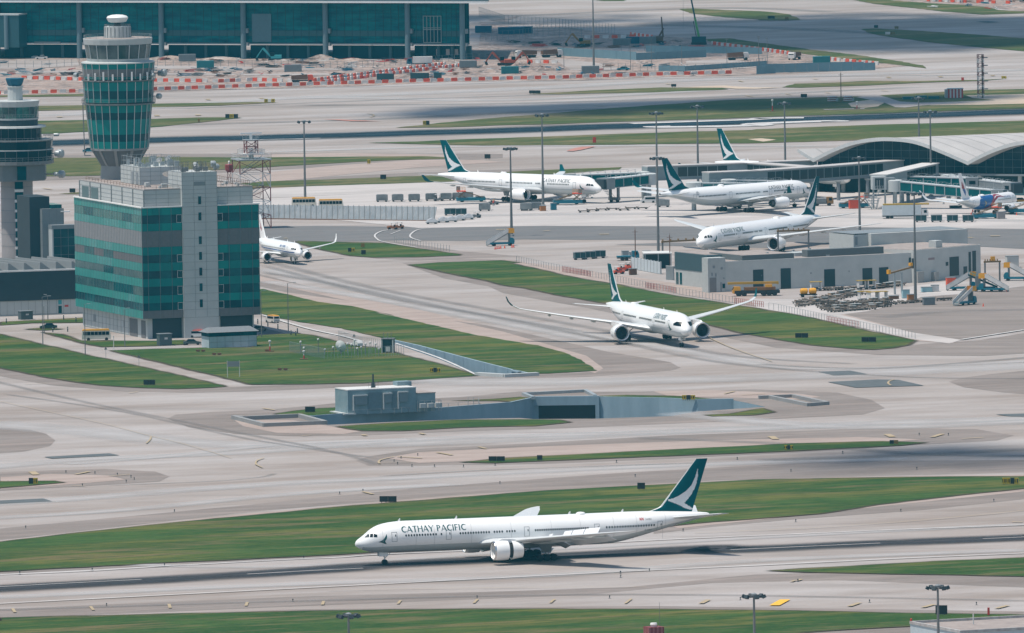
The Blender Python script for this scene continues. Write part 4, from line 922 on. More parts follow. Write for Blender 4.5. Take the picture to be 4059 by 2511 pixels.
def S77(hi):
    d = dict(tab=T77, wing=W77, tracks=[6.5, 12.5, 17.5, 22.5], fair=(3.35, 1.25), mg=(37.6, 5.5, .68, 3, 2.9), ng=(6.0, .55),
             stab=[(.6, 64.0, 7.6, 7.0, .09, 0), (1.6, 64.8, 6.8, 7.15, .09, 0), (10.2, 71.2, 2.5, 8.3, .09, 0), (10.8, 72.2, 1.6, 8.4, .08, 0)],
             fin=(62.0, 69.6, 8.1, 70.6, 73.0, 18.5, .10, 3.0), finkind='teal', eng=(25.3, 9.7, 2.75, 1.88, 5.3), dome=46.5, wz=5.9,
             cock=[[(1.6, 5.62), (2.35, 5.72), (2.55, 6.30), (2.25, 6.22)], [(2.5, 5.72), (3.05, 5.74), (3.2, 6.42), (2.72, 6.34)], [(3.2, 5.74), (3.85, 5.72), (3.9, 6.18), (3.35, 6.40)]],
             rows=[(9.55, 15.7, 12), (16.8, 17.1, 1), (20.7, 26.6, 12), (27.7, 29.3, 4), (30.3, 31.9, 4), (36.2, 47.0, 25), (50.9, 60.9, 19)], doors=[7.2, 18.3, 34.4, 48.9, 62.2],
             text=[('CATHAY PACIFIC', 8.7, 22.1, 6.5, 1.15, TX)], art=[(brush(4.0, 4.3, 1.75), TX, 'emblem')])
    if hi:
        d['text'] += [('B-KRB', 59.0, 60.6, 4.75, .42, GRYL), ('SWIRE', 59.0, 60.5, 6.95, .36, GRYL)]
        d['art'] += [([[(57.9, 6.92), (58.15, 7.1), (58.15, 7.3), (57.9, 7.5)], [(58.24, 6.9), (58.36, 6.9), (58.36, 7.5), (58.24, 7.5)], [(58.72, 6.92), (58.45, 7.1), (58.45, 7.3), (58.72, 7.5)]], mat('flag_red', (.5, .02, .02), .5), 'red_flag')]
        for sx_ in (4.9, 11.6, 15.4, 23.0, 31.2, 39.5, 45.5, 52.4, 57.2, 63.4): d['art'].append(([[(sx_, 2.9), (sx_+.05, 2.9), (sx_+.05, 8.3), (sx_, 8.3)]], mat('seam_grey', (.5, .5, .5), .5), 'panel_seam'))
        d['reverse'] = True
        tsp = lambda y: tex(y)-1.9
        d['spoilers'] = [(4.2, 6.9, lambda y: tex(y)-2.0, tez), (12.2, 14.6, tsp, tez), (14.9, 18.4, tsp, tez), (18.7, 22.8, tsp, tez)]
        d['flaps'] = [(3.4, 8.8, tex, tez), (11.6, 23.2, tex, tez)]
    return d
A = P('F', 1407.8, 2161.8, 4.3)
airliner('long white jet with green tail rolling on the near runway, engine sleeves open', S77(True), A, R_(17.2), 1.012, (-1,), hi=True)
A = G(2767.5, 967, 4.3)
airliner('white jet pointing left, its belly hidden behind the grey service building', S77(False), A, R_(61.5), .99, (-1,))
# ---- wide twin with curved wing tips, 67 m
T35 = [(0, 4.3, 3.9, .1), (.3, 4.75, 3.5, .7), (1, 5.35, 3.05, 1.3), (2, 6.25, 2.65, 1.9), (3.2, 7.2, 2.4, 2.35), (4.6, 7.85, 2.28, 2.7), (6.5, 8.2, 2.22, 2.92), (9, 8.32, 2.2, 2.98), (43, 8.32, 2.2, 2.98), (48, 8.32, 2.6, 2.92), (52, 8.28, 3.5, 2.6), (56, 8.15, 4.5, 2.1), (60, 7.9, 5.4, 1.45), (64, 7.5, 6.2, .75), (66.8, 7.15, 6.6, .22)]
S35 = dict(tab=T35, wing=[(1.5, 21.5, 14.5, 3.5, .13, 0), (3, 22.8, 13.2, 3.55, .13, 0), (10, 28.0, 8.6, 4.9, .11, 0), (20, 34.6, 5.2, 6.4, .12, 0), (28.3, 40.2, 3.1, 7.8, .12, 0), (30.2, 41.7, 2.5, 8.2, .12, 18), (31.5, 43.0, 2.0, 8.9, .12, 42), (32.1, 44.2, 1.5, 9.8, .11, 65), (32.4, 45.3, .9, 11.0, .10, 75)], wl=6,
           wlm=TEAL, tracks=[7, 13, 18, 23], fair=(3.2, 1.3), mg=(33.6, 5.3, .7, 2, 1.9), ng=(5.0, .55), stab=[(.6, 57.5, 6.8, 6.6, .09, 0), (1.6, 58.2, 6.0, 6.7, .09, 0), (9.2, 63.8, 2.2, 7.4, .09, 0)],
           fin=(54.5, 62.3, 7.9, 62.6, 65.6, 17.05, .10, 2.2), finkind='teal', eng=(20.3, 10.4, 2.75, 1.95, 5.2), dome=44, wz=5.75,
           cock=[[(1.35, 5.25), (2.5, 5.35), (3.7, 5.45), (3.85, 5.85), (3.1, 6.35), (2.2, 6.3), (1.65, 5.75)]],
           rows=[(9, 17, 16), (20, 30, 20), (33, 43, 20), (46, 54, 14)], doors=[6.6, 18.4, 44.4, 55.3], text=[('CATHAY PACIFIC', 9.2, 19.0, 6.35, 1.2, TX)], art=[(brush(4.3, 3.9, 1.9), TX, 'emblem')])
airliner('white jet with curved green wing tips taxiing toward the camera between two lawns', S35, G(2725, 1313, 4.3), R_(106.7), 1.0, (1, -1), hi=False)
# ---- wide twin with small canted tips, 64 m
T33 = [(0, 4.25, 3.85, .1), (.3, 4.7, 3.5, .6), (1, 5.2, 3.1, 1.15), (2, 5.9, 2.75, 1.65), (3.2, 6.85, 2.5, 2.1), (4.6, 7.45, 2.38, 2.45), (6.5, 7.75, 2.3, 2.72), (9, 7.85, 2.25, 2.82), (42, 7.85, 2.25, 2.82), (46, 7.85, 2.6, 2.75), (50, 7.82, 3.4, 2.45), (54, 7.7, 4.4, 1.95), (58, 7.5, 5.3, 1.35), (61.5, 7.25, 6.0, .7), (63.7, 7.0, 6.4, .3)]
S33 = dict(tab=T33, wing=[(1.5, 20.0, 13.6, 3.4, .13, 0), (2.8, 21.0, 12.4, 3.45, .13, 0), (9.4, 25.6, 8.2, 4.2, .11, 0), (20, 33.2, 4.8, 5.6, .10, 0), (28.6, 39.4, 2.5, 6.7, .09, 0), (29.3, 40.3, 2.0, 7.0, .08, 40), (30.1, 42.0, 1.0, 8.7, .07, 65)], wl=4,
           wlm=TEAL, tracks=[6.5, 12, 17, 22], fair=(3.1, 1.15), mg=(32.0, 5.3, .68, 2, 2.0), ng=(6.7, .52), stab=[(.6, 55.0, 6.4, 6.3, .09, 0), (1.5, 55.8, 5.6, 6.4, .09, 0), (9.2, 61.0, 2.2, 7.3, .09, 0), (9.7, 61.8, 1.4, 7.35, .08, 0)],
           fin=(52.3, 59.8, 7.5, 60.4, 62.9, 16.85, .10, 2.5), finkind='teal', eng=(20.5, 9.35, 2.45, 1.6, 5.9), dome=38, wz=5.35, wsize=(.3, .4),
           cock=[[(1.7, 5.05), (2.5, 5.12), (2.6, 5.62), (2.1, 5.55)], [(2.6, 5.12), (3.1, 5.15), (3.25, 5.75), (2.75, 5.68)], [(3.2, 5.15), (3.9, 5.2), (3.7, 5.72), (3.35, 5.76)]],
           rows=[(10.3, 18.3, 15), (21.4, 22.9, 4), (24.6, 34.5, 19), (39.0, 49.8, 21)], doors=[8.0, 19.9, 36.8, 51.4], text=[('CATHAY PACIFIC', 9.6, 20.4, 5.85, 1.0, mat('dark_lettering', (.03, .05, .06), .5))], art=[(brush(4.4, 3.75, 1.6), TX, 'emblem')])
pA = airliner('white jet parked nose-right at the gate left of the boarding bridges', S33, G(2383, 753, 4.1), R_(137.9), 1.0, (1,))
S33b = dict(S33); S33b['art'] = S33['art']+[([[(13.2, 4.1), (14.6, 4.1), (14.0, 5.0), (13.6, 5.0)]], TEAL, 'green_door_mark'), (arc(50.3, 6.3, .55, .55, 0, 360, .1, .1, 12)+[[(50.15, 5.95), (50.4, 5.95), (50.45, 6.65), (50.2, 6.65)]], GRYL, 'round_badge')]
pB = airliner('white jet taxiing nose-right in front of the covered boarding bridges', S33b, G(3210.7, 762, 4.1), R_(226.7), 1.0, (1,))
tC = G(2836, 645, 6.8)-Vector((math.cos(R_(127)), math.sin(R_(127)), 0))*63.7
pC = airliner('white jet mostly hidden behind the long corridor, green tail showing above it', S33, tC, R_(127), 1.0, (1,))
# ---- narrow twins
T32 = [(0, 3.2, 2.8, .1), (.3, 3.6, 2.5, .5), (1, 4.1, 2.2, 1.0), (2, 4.85, 1.95, 1.4), (3.0, 5.45, 1.8, 1.7), (4.2, 5.7, 1.72, 1.9), (6, 5.78, 1.68, 1.97), (23, 5.78, 1.68, 1.97), (27, 5.75, 2.1, 1.85), (31, 5.65, 3.1, 1.4), (35, 5.4, 4.1, .75), (37.6, 5.1, 4.6, .2)]
S32 = dict(tab=T32, wing=[(1, 11.2, 7.4, 2.4, .13, 0), (2, 12.0, 6.6, 2.45, .13, 0), (6.2, 14.4, 3.8, 3.0, .11, 0), (16.0, 19.6, 1.8, 4.3, .10, 0), (16.9, 20.4, 1.4, 4.6, .09, 35), (17.4, 21.2, 1.0, 5.6, .08, 75), (17.6, 21.9, .5, 6.7, .08, 82)], wl=4, wlm=WHITE, tracks=[4.5, 8, 12],
           fair=(2.2, .85), mg=(17.7, 3.8, .58, 1, 0), ng=(5.1, .38), stab=[(.5, 32.3, 3.6, 4.9, .09, 0), (6.2, 35.3, 1.4, 5.5, .09, 0)], fin=(29.5, 34.5, 5.4, 34.2, 36.3, 11.8, .10, 1.5), finkind='red',
           eng=(10.6, 5.75, 1.75, 1.12, 3.4), wz=3.95, wsize=(.22, .32), cock=[[(1.15, 3.95), (1.85, 4.0), (1.9, 4.4), (1.5, 4.4)], [(1.95, 4.0), (2.4, 4.05), (2.5, 4.5), (2.05, 4.45)], [(2.5, 4.05), (3.0, 4.1), (2.9, 4.5), (2.6, 4.5)]],
           rows=[(7.5, 28, 36)], doors=[5.8, 29.5], text=[('AIR CHINA', 7.2, 12.2, 4.35, .6, BLUE)], art=[([[(1.4, 3.15), (33, 3.3), (33, 3.62), (1.4, 3.42)]], BLUE, 'blue_band')])
airliner('narrow white jet with a blue side band emerging right of the green glass block', S32, G(1190, 1008, 3.05), R_(109), 1.0, (1, -1))
T73 = [(0, 3.0, 2.6, .1), (.3, 3.35, 2.3, .5), (1, 3.85, 2.0, .95), (2, 4.7, 1.7, 1.35), (3.0, 5.2, 1.55, 1.6), (4.2, 5.4, 1.45, 1.78), (6, 5.45, 1.4, 1.88), (25, 5.45, 1.4, 1.88), (29, 5.4, 1.95, 1.7), (33, 5.2, 3.0, 1.2), (36.5, 4.95, 3.9, .6), (38.6, 4.7, 4.3, .2)]
S73 = dict(tab=T73, wing=[(1, 12.5, 8.4, 2.2, .13, 0), (1.9, 13.4, 7.2, 2.25, .13, 0), (5.8, 16.6, 4.1, 2.8, .11, 0), (15.8, 22.5, 1.8, 4.0, .10, 0), (16.6, 23.2, 1.5, 4.3, .09, 35), (17.3, 24.3, 1.1, 5.5, .08, 72), (17.8, 25.6, .6, 6.8, .08, 75)], wl=4, wlm=WHITE, tracks=[4, 8, 12],
           fair=(1.9, .85), mg=(19.5, 2.9, .56, 1, 0), ng=(3.9, .34), stab=[(.5, 32.5, 4.2, 4.7, .09, 0), (7.1, 36.6, 1.6, 5.5, .09, 0)], fin=(30.2, 35.4, 5.0, 35.6, 37.6, 12.5, .10, 3.6), finkind='kite', dome=22.5,
           eng=(12.3, 4.85, 1.55, 1.05, 3.8), wz=3.75, wsize=(.22, .32), cock=[[(1.2, 3.85), (1.9, 3.9), (1.95, 4.3), (1.55, 4.3)], [(2.0, 3.9), (2.5, 3.95), (2.6, 4.4), (2.1, 4.35)]],
           rows=[(7, 15, 15)], doors=[5.2, 30.5], text=[('MALAYSIA', 6.8, 11.0, 4.15, .5, BLUE)],
           art=[([[(17.2, 5.42), (24.6, 5.42), (27, 4.3), (27.5, 3.0), (29.5, 2.1), (27, 1.8), (23.0, 1.6), (20.8, 2.2), (19.5, 3.4), (17.8, 4.6)]], BLUE, 'blue_patch'),
                ([[(10.5, 4.3), (13, 4.95), (15.5, 4.9), (18, 4.1), (20, 2.7), (22.3, 1.65), (21.5, 1.6), (19, 2.3), (17.2, 3.7), (15, 4.5), (13, 4.6)]], CRED, 'stripe'),
                ([[(12.5, 5.15), (15, 5.42), (17, 5.3), (19.2, 3.9), (21, 2.3), (24, 1.65), (22.9, 1.6), (20.4, 2.2), (18.6, 3.8), (16.8, 4.85), (14.8, 5.12)]], CRED, 'stripe'),
                ([[(23, 3.3), (23.6, 3.9), (24.3, 4.0), (23.9, 3.7), (23.6, 3.2), (23.9, 2.6), (24.3, 2.4), (23.5, 2.5)]], mat('crescent_gold', (.5, .38, .12), .5), 'stripe')])
airliner('small white jet with blue patch and red stripes parked beside the glass boarding bridges', S73, G(4025, 792.5, 3.0), R_(242.5), 1.0, (1,))
# ============================================================ BUILDINGS
def frame_px(name, label, cat, a, b, group=None):
    """a, b: picture points (F) of the left and right ground ends of a front; local x runs along it, y away from the viewer"""
    A_, B_ = G(*a), G(*b); d = B_-A_
    t = thing(name, label, cat, A_, math.atan2(d.y, d.x), group); return t, d.length
def joints(mb, x0, x1, z0, z1, nx, nz, y=-.03, w=.05):
    for i in range(nx+1): x = x0+(x1-x0)*i/nx; mb.box(x-w/2, x+w/2, y, y+.04, z0, z1)
    for i in range(nz+1): z = z0+(z1-z0)*i/nz; mb.box(x0, x1, y-.004, y+.036, z-w/2, z+w/2)
def joints_x(mb, y0, y1, z0, z1, ny, nz, x=-.03, w=.05):
    for i in range(ny+1): y = y0+(y1-y0)*i/ny; mb.box(x, x+.04, y-w/2, y+w/2, z0, z1)
    for i in range(nz+1): z = z0+(z1-z0)*i/nz; mb.box(x-.004, x+.036, y0, y1, z-w/2, z+w/2)
def railing(mb, pts, z, h=1.1, step=1.8, r=.035):
    pts = [Vector((p[0], p[1], z)) for p in pts]
    for a, b in zip(pts[:-1], pts[1:]):
        n = max(1, int((b-a).length/step)); U_ = Vector((0, 0, h))
        for k in range(n+1): p = a+(b-a)*(k/n); mb.tube(p, p+U_, r, n=4)
        mb.tube(a+U_, b+U_, r, n=4); mb.tube(a+U_*.5, b+U_*.5, r*.8, n=4)
def dish(parent, p, r, az, el=20, name='dish'):
    mb = MB(); mb.lathe([(.04, -r*.32), (r*.5, -r*.24), (r*.85, -r*.07), (r, .0), (r*.93, .03), (r*.5, -r*.15), (.04, -r*.22)], 18, (0, 0, 0), 'z', 0, caps=False); mb.tube((0, 0, -r*.3), (0, 0, r*.5), .03, n=4); mb.tube((0, 0, -r*.3), (0, r*.1, -r*.8), .1, n=6)
    o = mb.build(name, WTRIM, parent, p, smooth=True); o.rotation_euler = (R_(90-el), 0, R_(az)); return o
def drum(parent, p, r, l, az, name='drum_antenna', m=None):
    mb = MB(); mb.lathe([(r*.9, 0), (r, .05), (r, l*.8), (r*.8, l), (r*.3, l*1.05)], 16, (0, 0, 0), 'x'); o = mb.build(name, m or STEEL, parent, p, smooth=True); o.rotation_euler = (0, 0, R_(az)); return o
# ---------------------------------------------------------------- green office block
t = thing('office_block', 'green and grey glass office block with flat stepped roof below the tallest tower', 'office building', G(570, 1347), R_(19.3))
W_, D_ = 30.6, 56.0
Zb = [32.7, 30.85, 28.8, 26.9, 22.93, 20.9, 18.97, 16.93, 15.07, 13.05, 10.87, 8.96, 7.1, 5.1]
kinds = ['g', 'w', 'g', 'l', 'g', 'w', 'g', 'w', 'g', 'w', 'g', 'w', 'e']
MB().box(.25, W_-.25, .25, D_-.25, 5.1, 32.6).build('core', CHAR, t)
mb = MB(); mb.box(1.5, W_-1.2, 1.5, D_-1, 0, 5.08); mb.build('base_wall', PANEL, t)
for i, k in enumerate(kinds):
    z1, z0 = Zb[i]-.02, Zb[i+1]+.02
    segs = ((0, 10.5), (19.6, W_))
    if k in 'gle':
        for s_ in segs:
            n_ = 4
            for q_ in range(n_):
                xa, xb = s_[0]+(s_[1]-s_[0])*q_/n_, s_[0]+(s_[1]-s_[0])*(q_+1)/n_
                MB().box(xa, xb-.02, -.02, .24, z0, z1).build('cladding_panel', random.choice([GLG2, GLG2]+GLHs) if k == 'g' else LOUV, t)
        for q_ in range(9):
            ya, yb = .26+(D_-.26)*q_/9, .26+(D_-.26)*(q_+1)/9
            MB().box(-.02, .24, ya, yb-.02, z0, z1).build('cladding_panel', mat('side_louvre', (.27, .265, .27), .6, c2=(.20, .205, .215), scale=1.5) if k == 'l' else random.choice([GLG, GLG]+GLGs), t)  # side panels in brighter copies, sunlight put into their colour
    else:
        for xs in ([0, 1.45, 4.55, 7.65, 9.0, 10.5], [19.6, 21.2, 22.7, 25.7, 28.8, 30.6]):
            for a, b in zip(xs[:-1], xs[1:]):
                q = MB().box(a+.05, b-.05, .02, .2, z0, z1).build('window', random.choice((GLD, GLD, GLD, GLD2, GLD2)) if b-a > 1.6 else GLD, t)
                if (a, b) in ((9.0, 10.5), (19.6, 21.2)):
                    f = MB()
                    for bx in ((a+.05, a+.15, z0, z1), (b-.15, b-.05, z0, z1), (a+.15, b-.15, z1-.1, z1), (a+.15, b-.15, z0, z0+.1)): f.box(bx[0], bx[1], -.04, .03, bx[2], bx[3])
                    f.build('frame', MULP, q)
        n = 7
        gl = {1: mat('hazy_glass', (.03, .17, .155), .2, c2=(.06, .2, .18), scale=.4, amt=.3), 5: LOUV, 7: mat('grey_glass', (.10, .17, .165), .25, c2=(.05, .12, .12), scale=.3, amt=.3), 9: mat('dim_glass', (.03, .10, .105), .2, c2=(.08, .17, .16), scale=.2, amt=.2), 11: GLD}[i]
        for j in range(n):
            a, b = .24+(D_-.24)*j/n, .24+(D_-.24)*(j+1)/n
            MB().box(.02, .2, a+.04, b-.04, z0, z1).build('window', gl if random.random() < .88 else GLD2, t)
mb = MB()
for xs in ([0, 1.45, 4.55, 7.65, 10.5], [19.6, 22.7, 25.7, 28.8, 30.6]):
    for x in xs: mb.box(x-.05, x+.05, -.09, -.02, 5.1, 32.7)
for k in range(43): y = .2+k*D_/43; mb.box(-.07, -.02, y-.035, y+.035, 5.1, 32.7)
mb.build('mullions', MUL, t)
mb = MB(); mb.box(-.25, 10.5, -.3, 0.3, 32.7, 33.0); mb.box(19.6, W_+.2, -.3, .3, 32.7, 33.0); mb.box(-.25, .3, .3, D_+.2, 32.7, 33.0); mb.build('roof_edge', WTRIM, t)
MB().box(.3, W_-.1, .3, D_-.2, 32.6, 32.8).build('terrace', ROOFC, t)
# stair tower
st = MB().box(10.5, 19.6, -.5, 10.7, 0, 41.3).build('stair_tower', PANEL, t)
mb = MB(); joints(mb, 10.5, 19.6, 32.7, 41.3, 3, 8, -.53); joints(mb, 10.5, 19.6, 5.1, 32.7, 3, 14, -.53); joints_x(mb, -.4, 10.7, 37, 41.3, 3, 4, 10.47); mb.build('panel_joints', MUL, st)
for ya in (420, 567, 785, 928, 1072, 1215, 1362):
    z1 = 32.7-(ya-512)/36.65; MB().box(14.65, 15.4, -.58, -.5, z1-1.95, z1).build('window', GLD, st)
MB().box(13.5, 16.5, -.57, -.5, 37.9, 38.9).build('vent', PANELD, st)
# penthouse
ph = MB().box(.95, W_-1.2, .95, D_-2, 32.8, 37.0).build('penthouse', PANEL, t)
mb = MB(); joints(mb, .95, 10.5, 32.8, 37.05, 3, 4, .92); joints(mb, 19.6, W_-1.2, 32.8, 37.05, 3, 4, .92); joints_x(mb, 1, D_-2, 32.8, 37.05, 6, 4, .92)
for k in range(7): y = 1+(D_-3)*k/6; mb.box(.8, .95, y-.2, y+.2, 32.8, 37)
mb.build('panel_joints', MUL, ph)
for y0, y1 in ((38.5, 44.5), (46.5, 52)): MB().box(.9, .99, y0, y1, 33.0, 35.8).build('window', mat('grey_green_window', (.05, .12, .13), .3), ph)
mb = MB(); mb.box(1.3, W_-1.6, 1.3, D_-2.4, 37.0, 37.1); mb.build('roof', ROOFC, ph)
mb = MB()
for a in ((.95, 1.25, .95, D_-2), (W_-1.5, W_-1.2, .95, D_-2)): mb.box(a[0], a[1], a[2], a[3], 37.0, 37.35)
mb.box(1.25, 10.5, .95, 1.25, 37.0, 37.35); mb.box(19.6, W_-1.5, .95, 1.25, 37.0, 37.35); mb.build('parapet', mat('stained_parapet', (.30, .24, .21), .8, c2=(.45, .43, .42), scale=1.2), ph)
ub = MB().box(7.1, 18, 23, 39, 37.1, 41.5).build('plant_room', PANEL, t)
mb = MB(); joints(mb, 7.1, 18, 37.1, 41.5, 4, 4, 22.97); joints_x(mb, 23, 39, 37.1, 41.5, 6, 4, 7.07); mb.build('panel_joints', MUL, ub)
for y in (24.5, 28): MB().box(7.0, 7.08, y, y+2, 37.2, 40.2).build('door', GRYL, ub)
mb = MB(); railing(mb, [(7.3, 38.7), (7.3, 23.3), (17.8, 23.3), (17.8, 38.7), (7.3, 38.7)], 41.5, 2.4, 1.3, .05); mb.build('railing', STEEL, ub)
mb = MB(); railing(mb, [(10.7, 10.4), (10.7, -.3), (19.4, -.3), (19.4, 10.4), (10.7, 10.4)], 41.3, 1.9, 1.1, .045); mb.build('railing', STEELD, st)
mb = MB(); railing(mb, [(1.4, 50), (1.4, 1.4), (10.3, 1.4)], 37.3, .8, 2.5, .05); railing(mb, [(19.8, 1.4), (28.8, 1.4), (28.8, 50)], 37.3, 1.3, 1.5, .05); mb.build('railing', RST, ph)
for k in range(5): MB().tube((6.0+k*1.0, 20+8*k % 9, 37.1), (6.0+k, 20+8*k % 9, 43.8), .07, .05, 5).build('whip_antenna', STEEL, ph)
for k in range(3): MB().tube((12.2+k*1.1, 9, 37.1), (12.2+k*1.1, 9, 40.8), .06, .05, 5).build('whip_antenna', STEEL, ph)
dish(t, (11.4, 12.5, 40.2), 1.75, 150, 62); dish(t, (12.5, 24, 43.2), .75, 170, 25); dish(t, (17, 8, 42.6), .9, 120, 30); dish(t, (15.5, 26, 43.5), .8, 200, 30)
random.seed(5)
mb = MB()
for k in range(26):
    x, y = random.uniform(8, 17.5), random.uniform(24, 38); h = random.uniform(.5, 2.2); mb.box(x, x+random.uniform(.3, 1.2), y, y+random.uniform(.3, 1.2), 41.52, 41.5+h)
    if k % 2: mb.tube((x, y, 41.5), (x, y, 43.2+random.random()*1.4), .05, n=4)
mb.build('roof_clutter', STEEL, t)
mb = MB()
for k in range(22):
    x, y = random.uniform(11, 19), random.uniform(0, 10); mb.tube((x, y, 41.3), (x, y, 42.4+random.random()*1.8), .06, n=4)
    if k % 3 == 0: mb.box(x-.5, x+.6, y-.4, y+.4, 41.32, 42.3)
mb.build('roof_clutter', STEELD, t)
mb = MB()
for k in range(16):
    x, y = random.uniform(2, 29), random.uniform(3, 22); 
    if 10 < x < 20 and y < 12: continue
    mb.box(x, x+random.uniform(.4, 1.6), y, y+random.uniform(.4, 1.6), 37.12, 37.3+random.uniform(.2, .9))
mb.build('roof_clutter', PANEL, t)
for s_ in ((22.5, 4), (25, 6), (27.2, 3)): drum(t, (s_[0]-2, s_[1], 42.2), .75, 1.2, 20) if s_[0] < 23 else None
drum(t, (19.2, 3, 43.0), .8, 1.3, -15)
# ground floor details
for x0, x1, m_ in ((2.8, 10.4, CHAR), (20.6, 29.0, CHAR)): MB().box(x0, x1, 1.4, 1.49, .1, 5.0).build('shutter', m_, t)
for y0, y1 in ((3, 6.4), (9.6, 16), ): MB().box(1.4, 1.49, y0, y1, .1, 4.4).build('doorway', LOUV, t)
for y0, y1 in ((44, 46), (20, 21)): MB().box(1.42, 1.49, y0, y1, 1.8, 3.6).build('window', GRYL, t)
mb = MB(); joints_x(mb, 17, 54, .2, 5, 12, 3, 1.46); mb.build('panel_joints', MUL, t)
# ---------------------------------------------------------------- tall control tower
s_ = 15.8; TB = G(485.6, 1290); K_ = .43657/s_
def tz(y): return (1290-y*.43657)/s_
def hwz(w): return w*K_
t = thing('control_tower', 'tallest control tower, green glass drum shaft with white radar dome on top', 'control tower', TB, R_(8))
N_ = 24
def ringp(name, prof, m, n=N_, sm=False, parent=None): return MB().lathe([(hwz(w_), tz(y)) for w_, y in prof], n, ang0=R_(7.5)).build(name, m, parent or t, smooth=sm)
MB().lathe([(hwz(188), 0), (hwz(180), tz(1600)), (hwz(172), tz(1480))], 24).build('shaft', CONW, t, smooth=True)
mb = MB()
for k in range(10):
    a = 2*math.pi*k/10; c, s2 = math.cos(a), math.sin(a)
    mb.add([(hwz(165)*c, hwz(165)*s2, tz(1500)), (hwz(262)*c, hwz(262)*s2, tz(1340)), (hwz(262)*c-.7*s2, hwz(262)*s2+.7*c, tz(1340)), (hwz(165)*c-.7*s2, hwz(165)*s2+.7*c, tz(1500)), (hwz(150)*c, hwz(150)*s2, tz(1340)), (hwz(150)*c-.7*s2, hwz(150)*s2+.7*c, tz(1340))],
           [(0, 1, 2, 3), (0, 4, 1), (3, 2, 5), (1, 4, 5, 2)])
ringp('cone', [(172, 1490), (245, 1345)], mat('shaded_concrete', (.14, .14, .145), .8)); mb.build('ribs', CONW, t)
ringp('base_ring', [(230, 1347), (264, 1345), (266, 1326), (250, 1326)], CONW)
bands = [(925, 995, 'g'), (995, 1060, 'd'), (1060, 1195, 'g'), (1195, 1260, 'd'), (1260, 1326, 'g'), (715, 795, 'g'), (795, 868, 'd'), (868, 905, 'g'), (548, 596, 'g'), (596, 668, 'l'), (668, 690, 'g')]
def rad(y): return 265+(1326-y)/400*35 if y > 915 else (310+(905-y)/190*10 if y > 700 else 315+(690-y)/142*15)
for y0, y1, k in bands:
    o = ringp('glazing_band', [(rad(y1), y1), (rad(y0), y0)], {'g': GLG2, 'd': GLD, 'l': LOUV}[k])
mb = MB()
for lo, hi_ in ((925, 1326), (715, 905), (548, 690)):
    for k in range(N_):
        a = R_(7.5)+2*math.pi*k/N_; c, s2 = math.cos(a), math.sin(a); r0, r1 = hwz(rad(hi_))+.08, hwz(rad(lo))+.08
        mb.tube((r0*c, r0*s2, tz(hi_)), (r1*c, r1*s2, tz(lo)), .11, n=4)
mb.build('mullions', MULP, t)
for y, w_, rr in ((690, 330, 352), (905, 326, 350)):
    ringp('gallery', [(w_-20, y+25), (w_+8, y+20), (w_+8, y+10), (w_-20, y+8)], STEELD)
    mb = MB(); R2 = hwz(w_+12)
    railing(mb, [(R2*math.cos(2*math.pi*k/24), R2*math.sin(2*math.pi*k/24)) for k in range(25)], tz(y+10), 1.1, 1.2, .05); mb.build('railing', STEELD, t)
ringp('upper_flange', [(300, 550), (338, 548), (336, 538), (290, 530)], PANEL)
ringp('cab_sill', [(280, 545), (288, 505)], PANEL)
ringp('cab_glass', [(284, 505), (304, 380)], mat('cab_glass', (.02, .045, .05), .1, c2=(.10, .13, .13), scale=.25, amt=.3))
mb = MB()
for k in range(18):
    a = R_(4)+2*math.pi*k/18; c, s2 = math.cos(a), math.sin(a); mb.tube((hwz(286)*c, hwz(286)*s2, tz(505)), (hwz(306)*c, hwz(306)*s2, tz(378)), .16, n=4)
mb.build('cab_mullions', PANEL, t)
ringp('cab_roof', [(300, 378), (310, 376), (317, 330), (316, 322), (100, 318)], PANEL)
rf_ = ringp('roof_deck', [(306, 320.5), (60, 317.5)], ROOFC)
mb = MB(); R2 = hwz(312); railing(mb, [(R2*math.cos(2*math.pi*k/24), R2*math.sin(2*math.pi*k/24)) for k in range(25)], tz(320), .7, 1.5, .04); mb.build('railing', STEEL, t)
ringp('roof_drum', [(125, 318), (122, 216), (20, 214)], PANEL, 20)
mb = MB()
for k in range(20):
    a = 2*math.pi*k/20; mb.box(hwz(124)*math.cos(a)-.07, hwz(124)*math.cos(a)+.07, hwz(124)*math.sin(a)-.07, hwz(124)*math.sin(a)+.07, tz(316), tz(222))
mb.build('drum_ribs', MUL, t)
mb = MB(); R2 = hwz(118); railing(mb, [(R2*math.cos(2*math.pi*k/16), R2*math.sin(2*math.pi*k/16)) for k in range(17)], tz(216), .45, 1.2, .06); mb.build('railing', STEELD, t)
ringp('dome_neck', [(34, 216), (26, 180)], CHAR, 12)
ringp('radar_dome', [(58, 183), (80, 176), (96, 150), (98, 136), (86, 122), (50, 112), (8, 109)], WTRIM, 28, True)
for az, y, w_, r in ((5, 650, 400, .95), (12, 655, 372, .7), (175, 658, 372, .6), (-8, 858, 360, .7), (-28, 660, 350, .5)):
    a = R_(az-8); p = (hwz(w_)*math.cos(a), hwz(w_)*math.sin(a), tz(y)); drum(t, p, r, 1.1, az-8-30)
    MB().tube((hwz(310)*math.cos(a), hwz(310)*math.sin(a), tz(y)), p, .12, n=5).build('bracket', STEELD, t)
mb = MB()
for k in range(9): a = R_(-150+k*15); mb.box(hwz(338)*math.cos(a)-.2, hwz(338)*math.cos(a)+.2, hwz(338)*math.sin(a)-.2, hwz(338)*math.sin(a)+.2, tz(700), tz(640-10*(k % 3)))
mb.build('gallery_lights', WTRIM, t)
mb = MB()
for dy in (-.35, .35):
    mb.tube((-hwz(330), -2.5+dy, tz(1385)), (-hwz(340), -2.5+dy, tz(920)), .12, n=4)
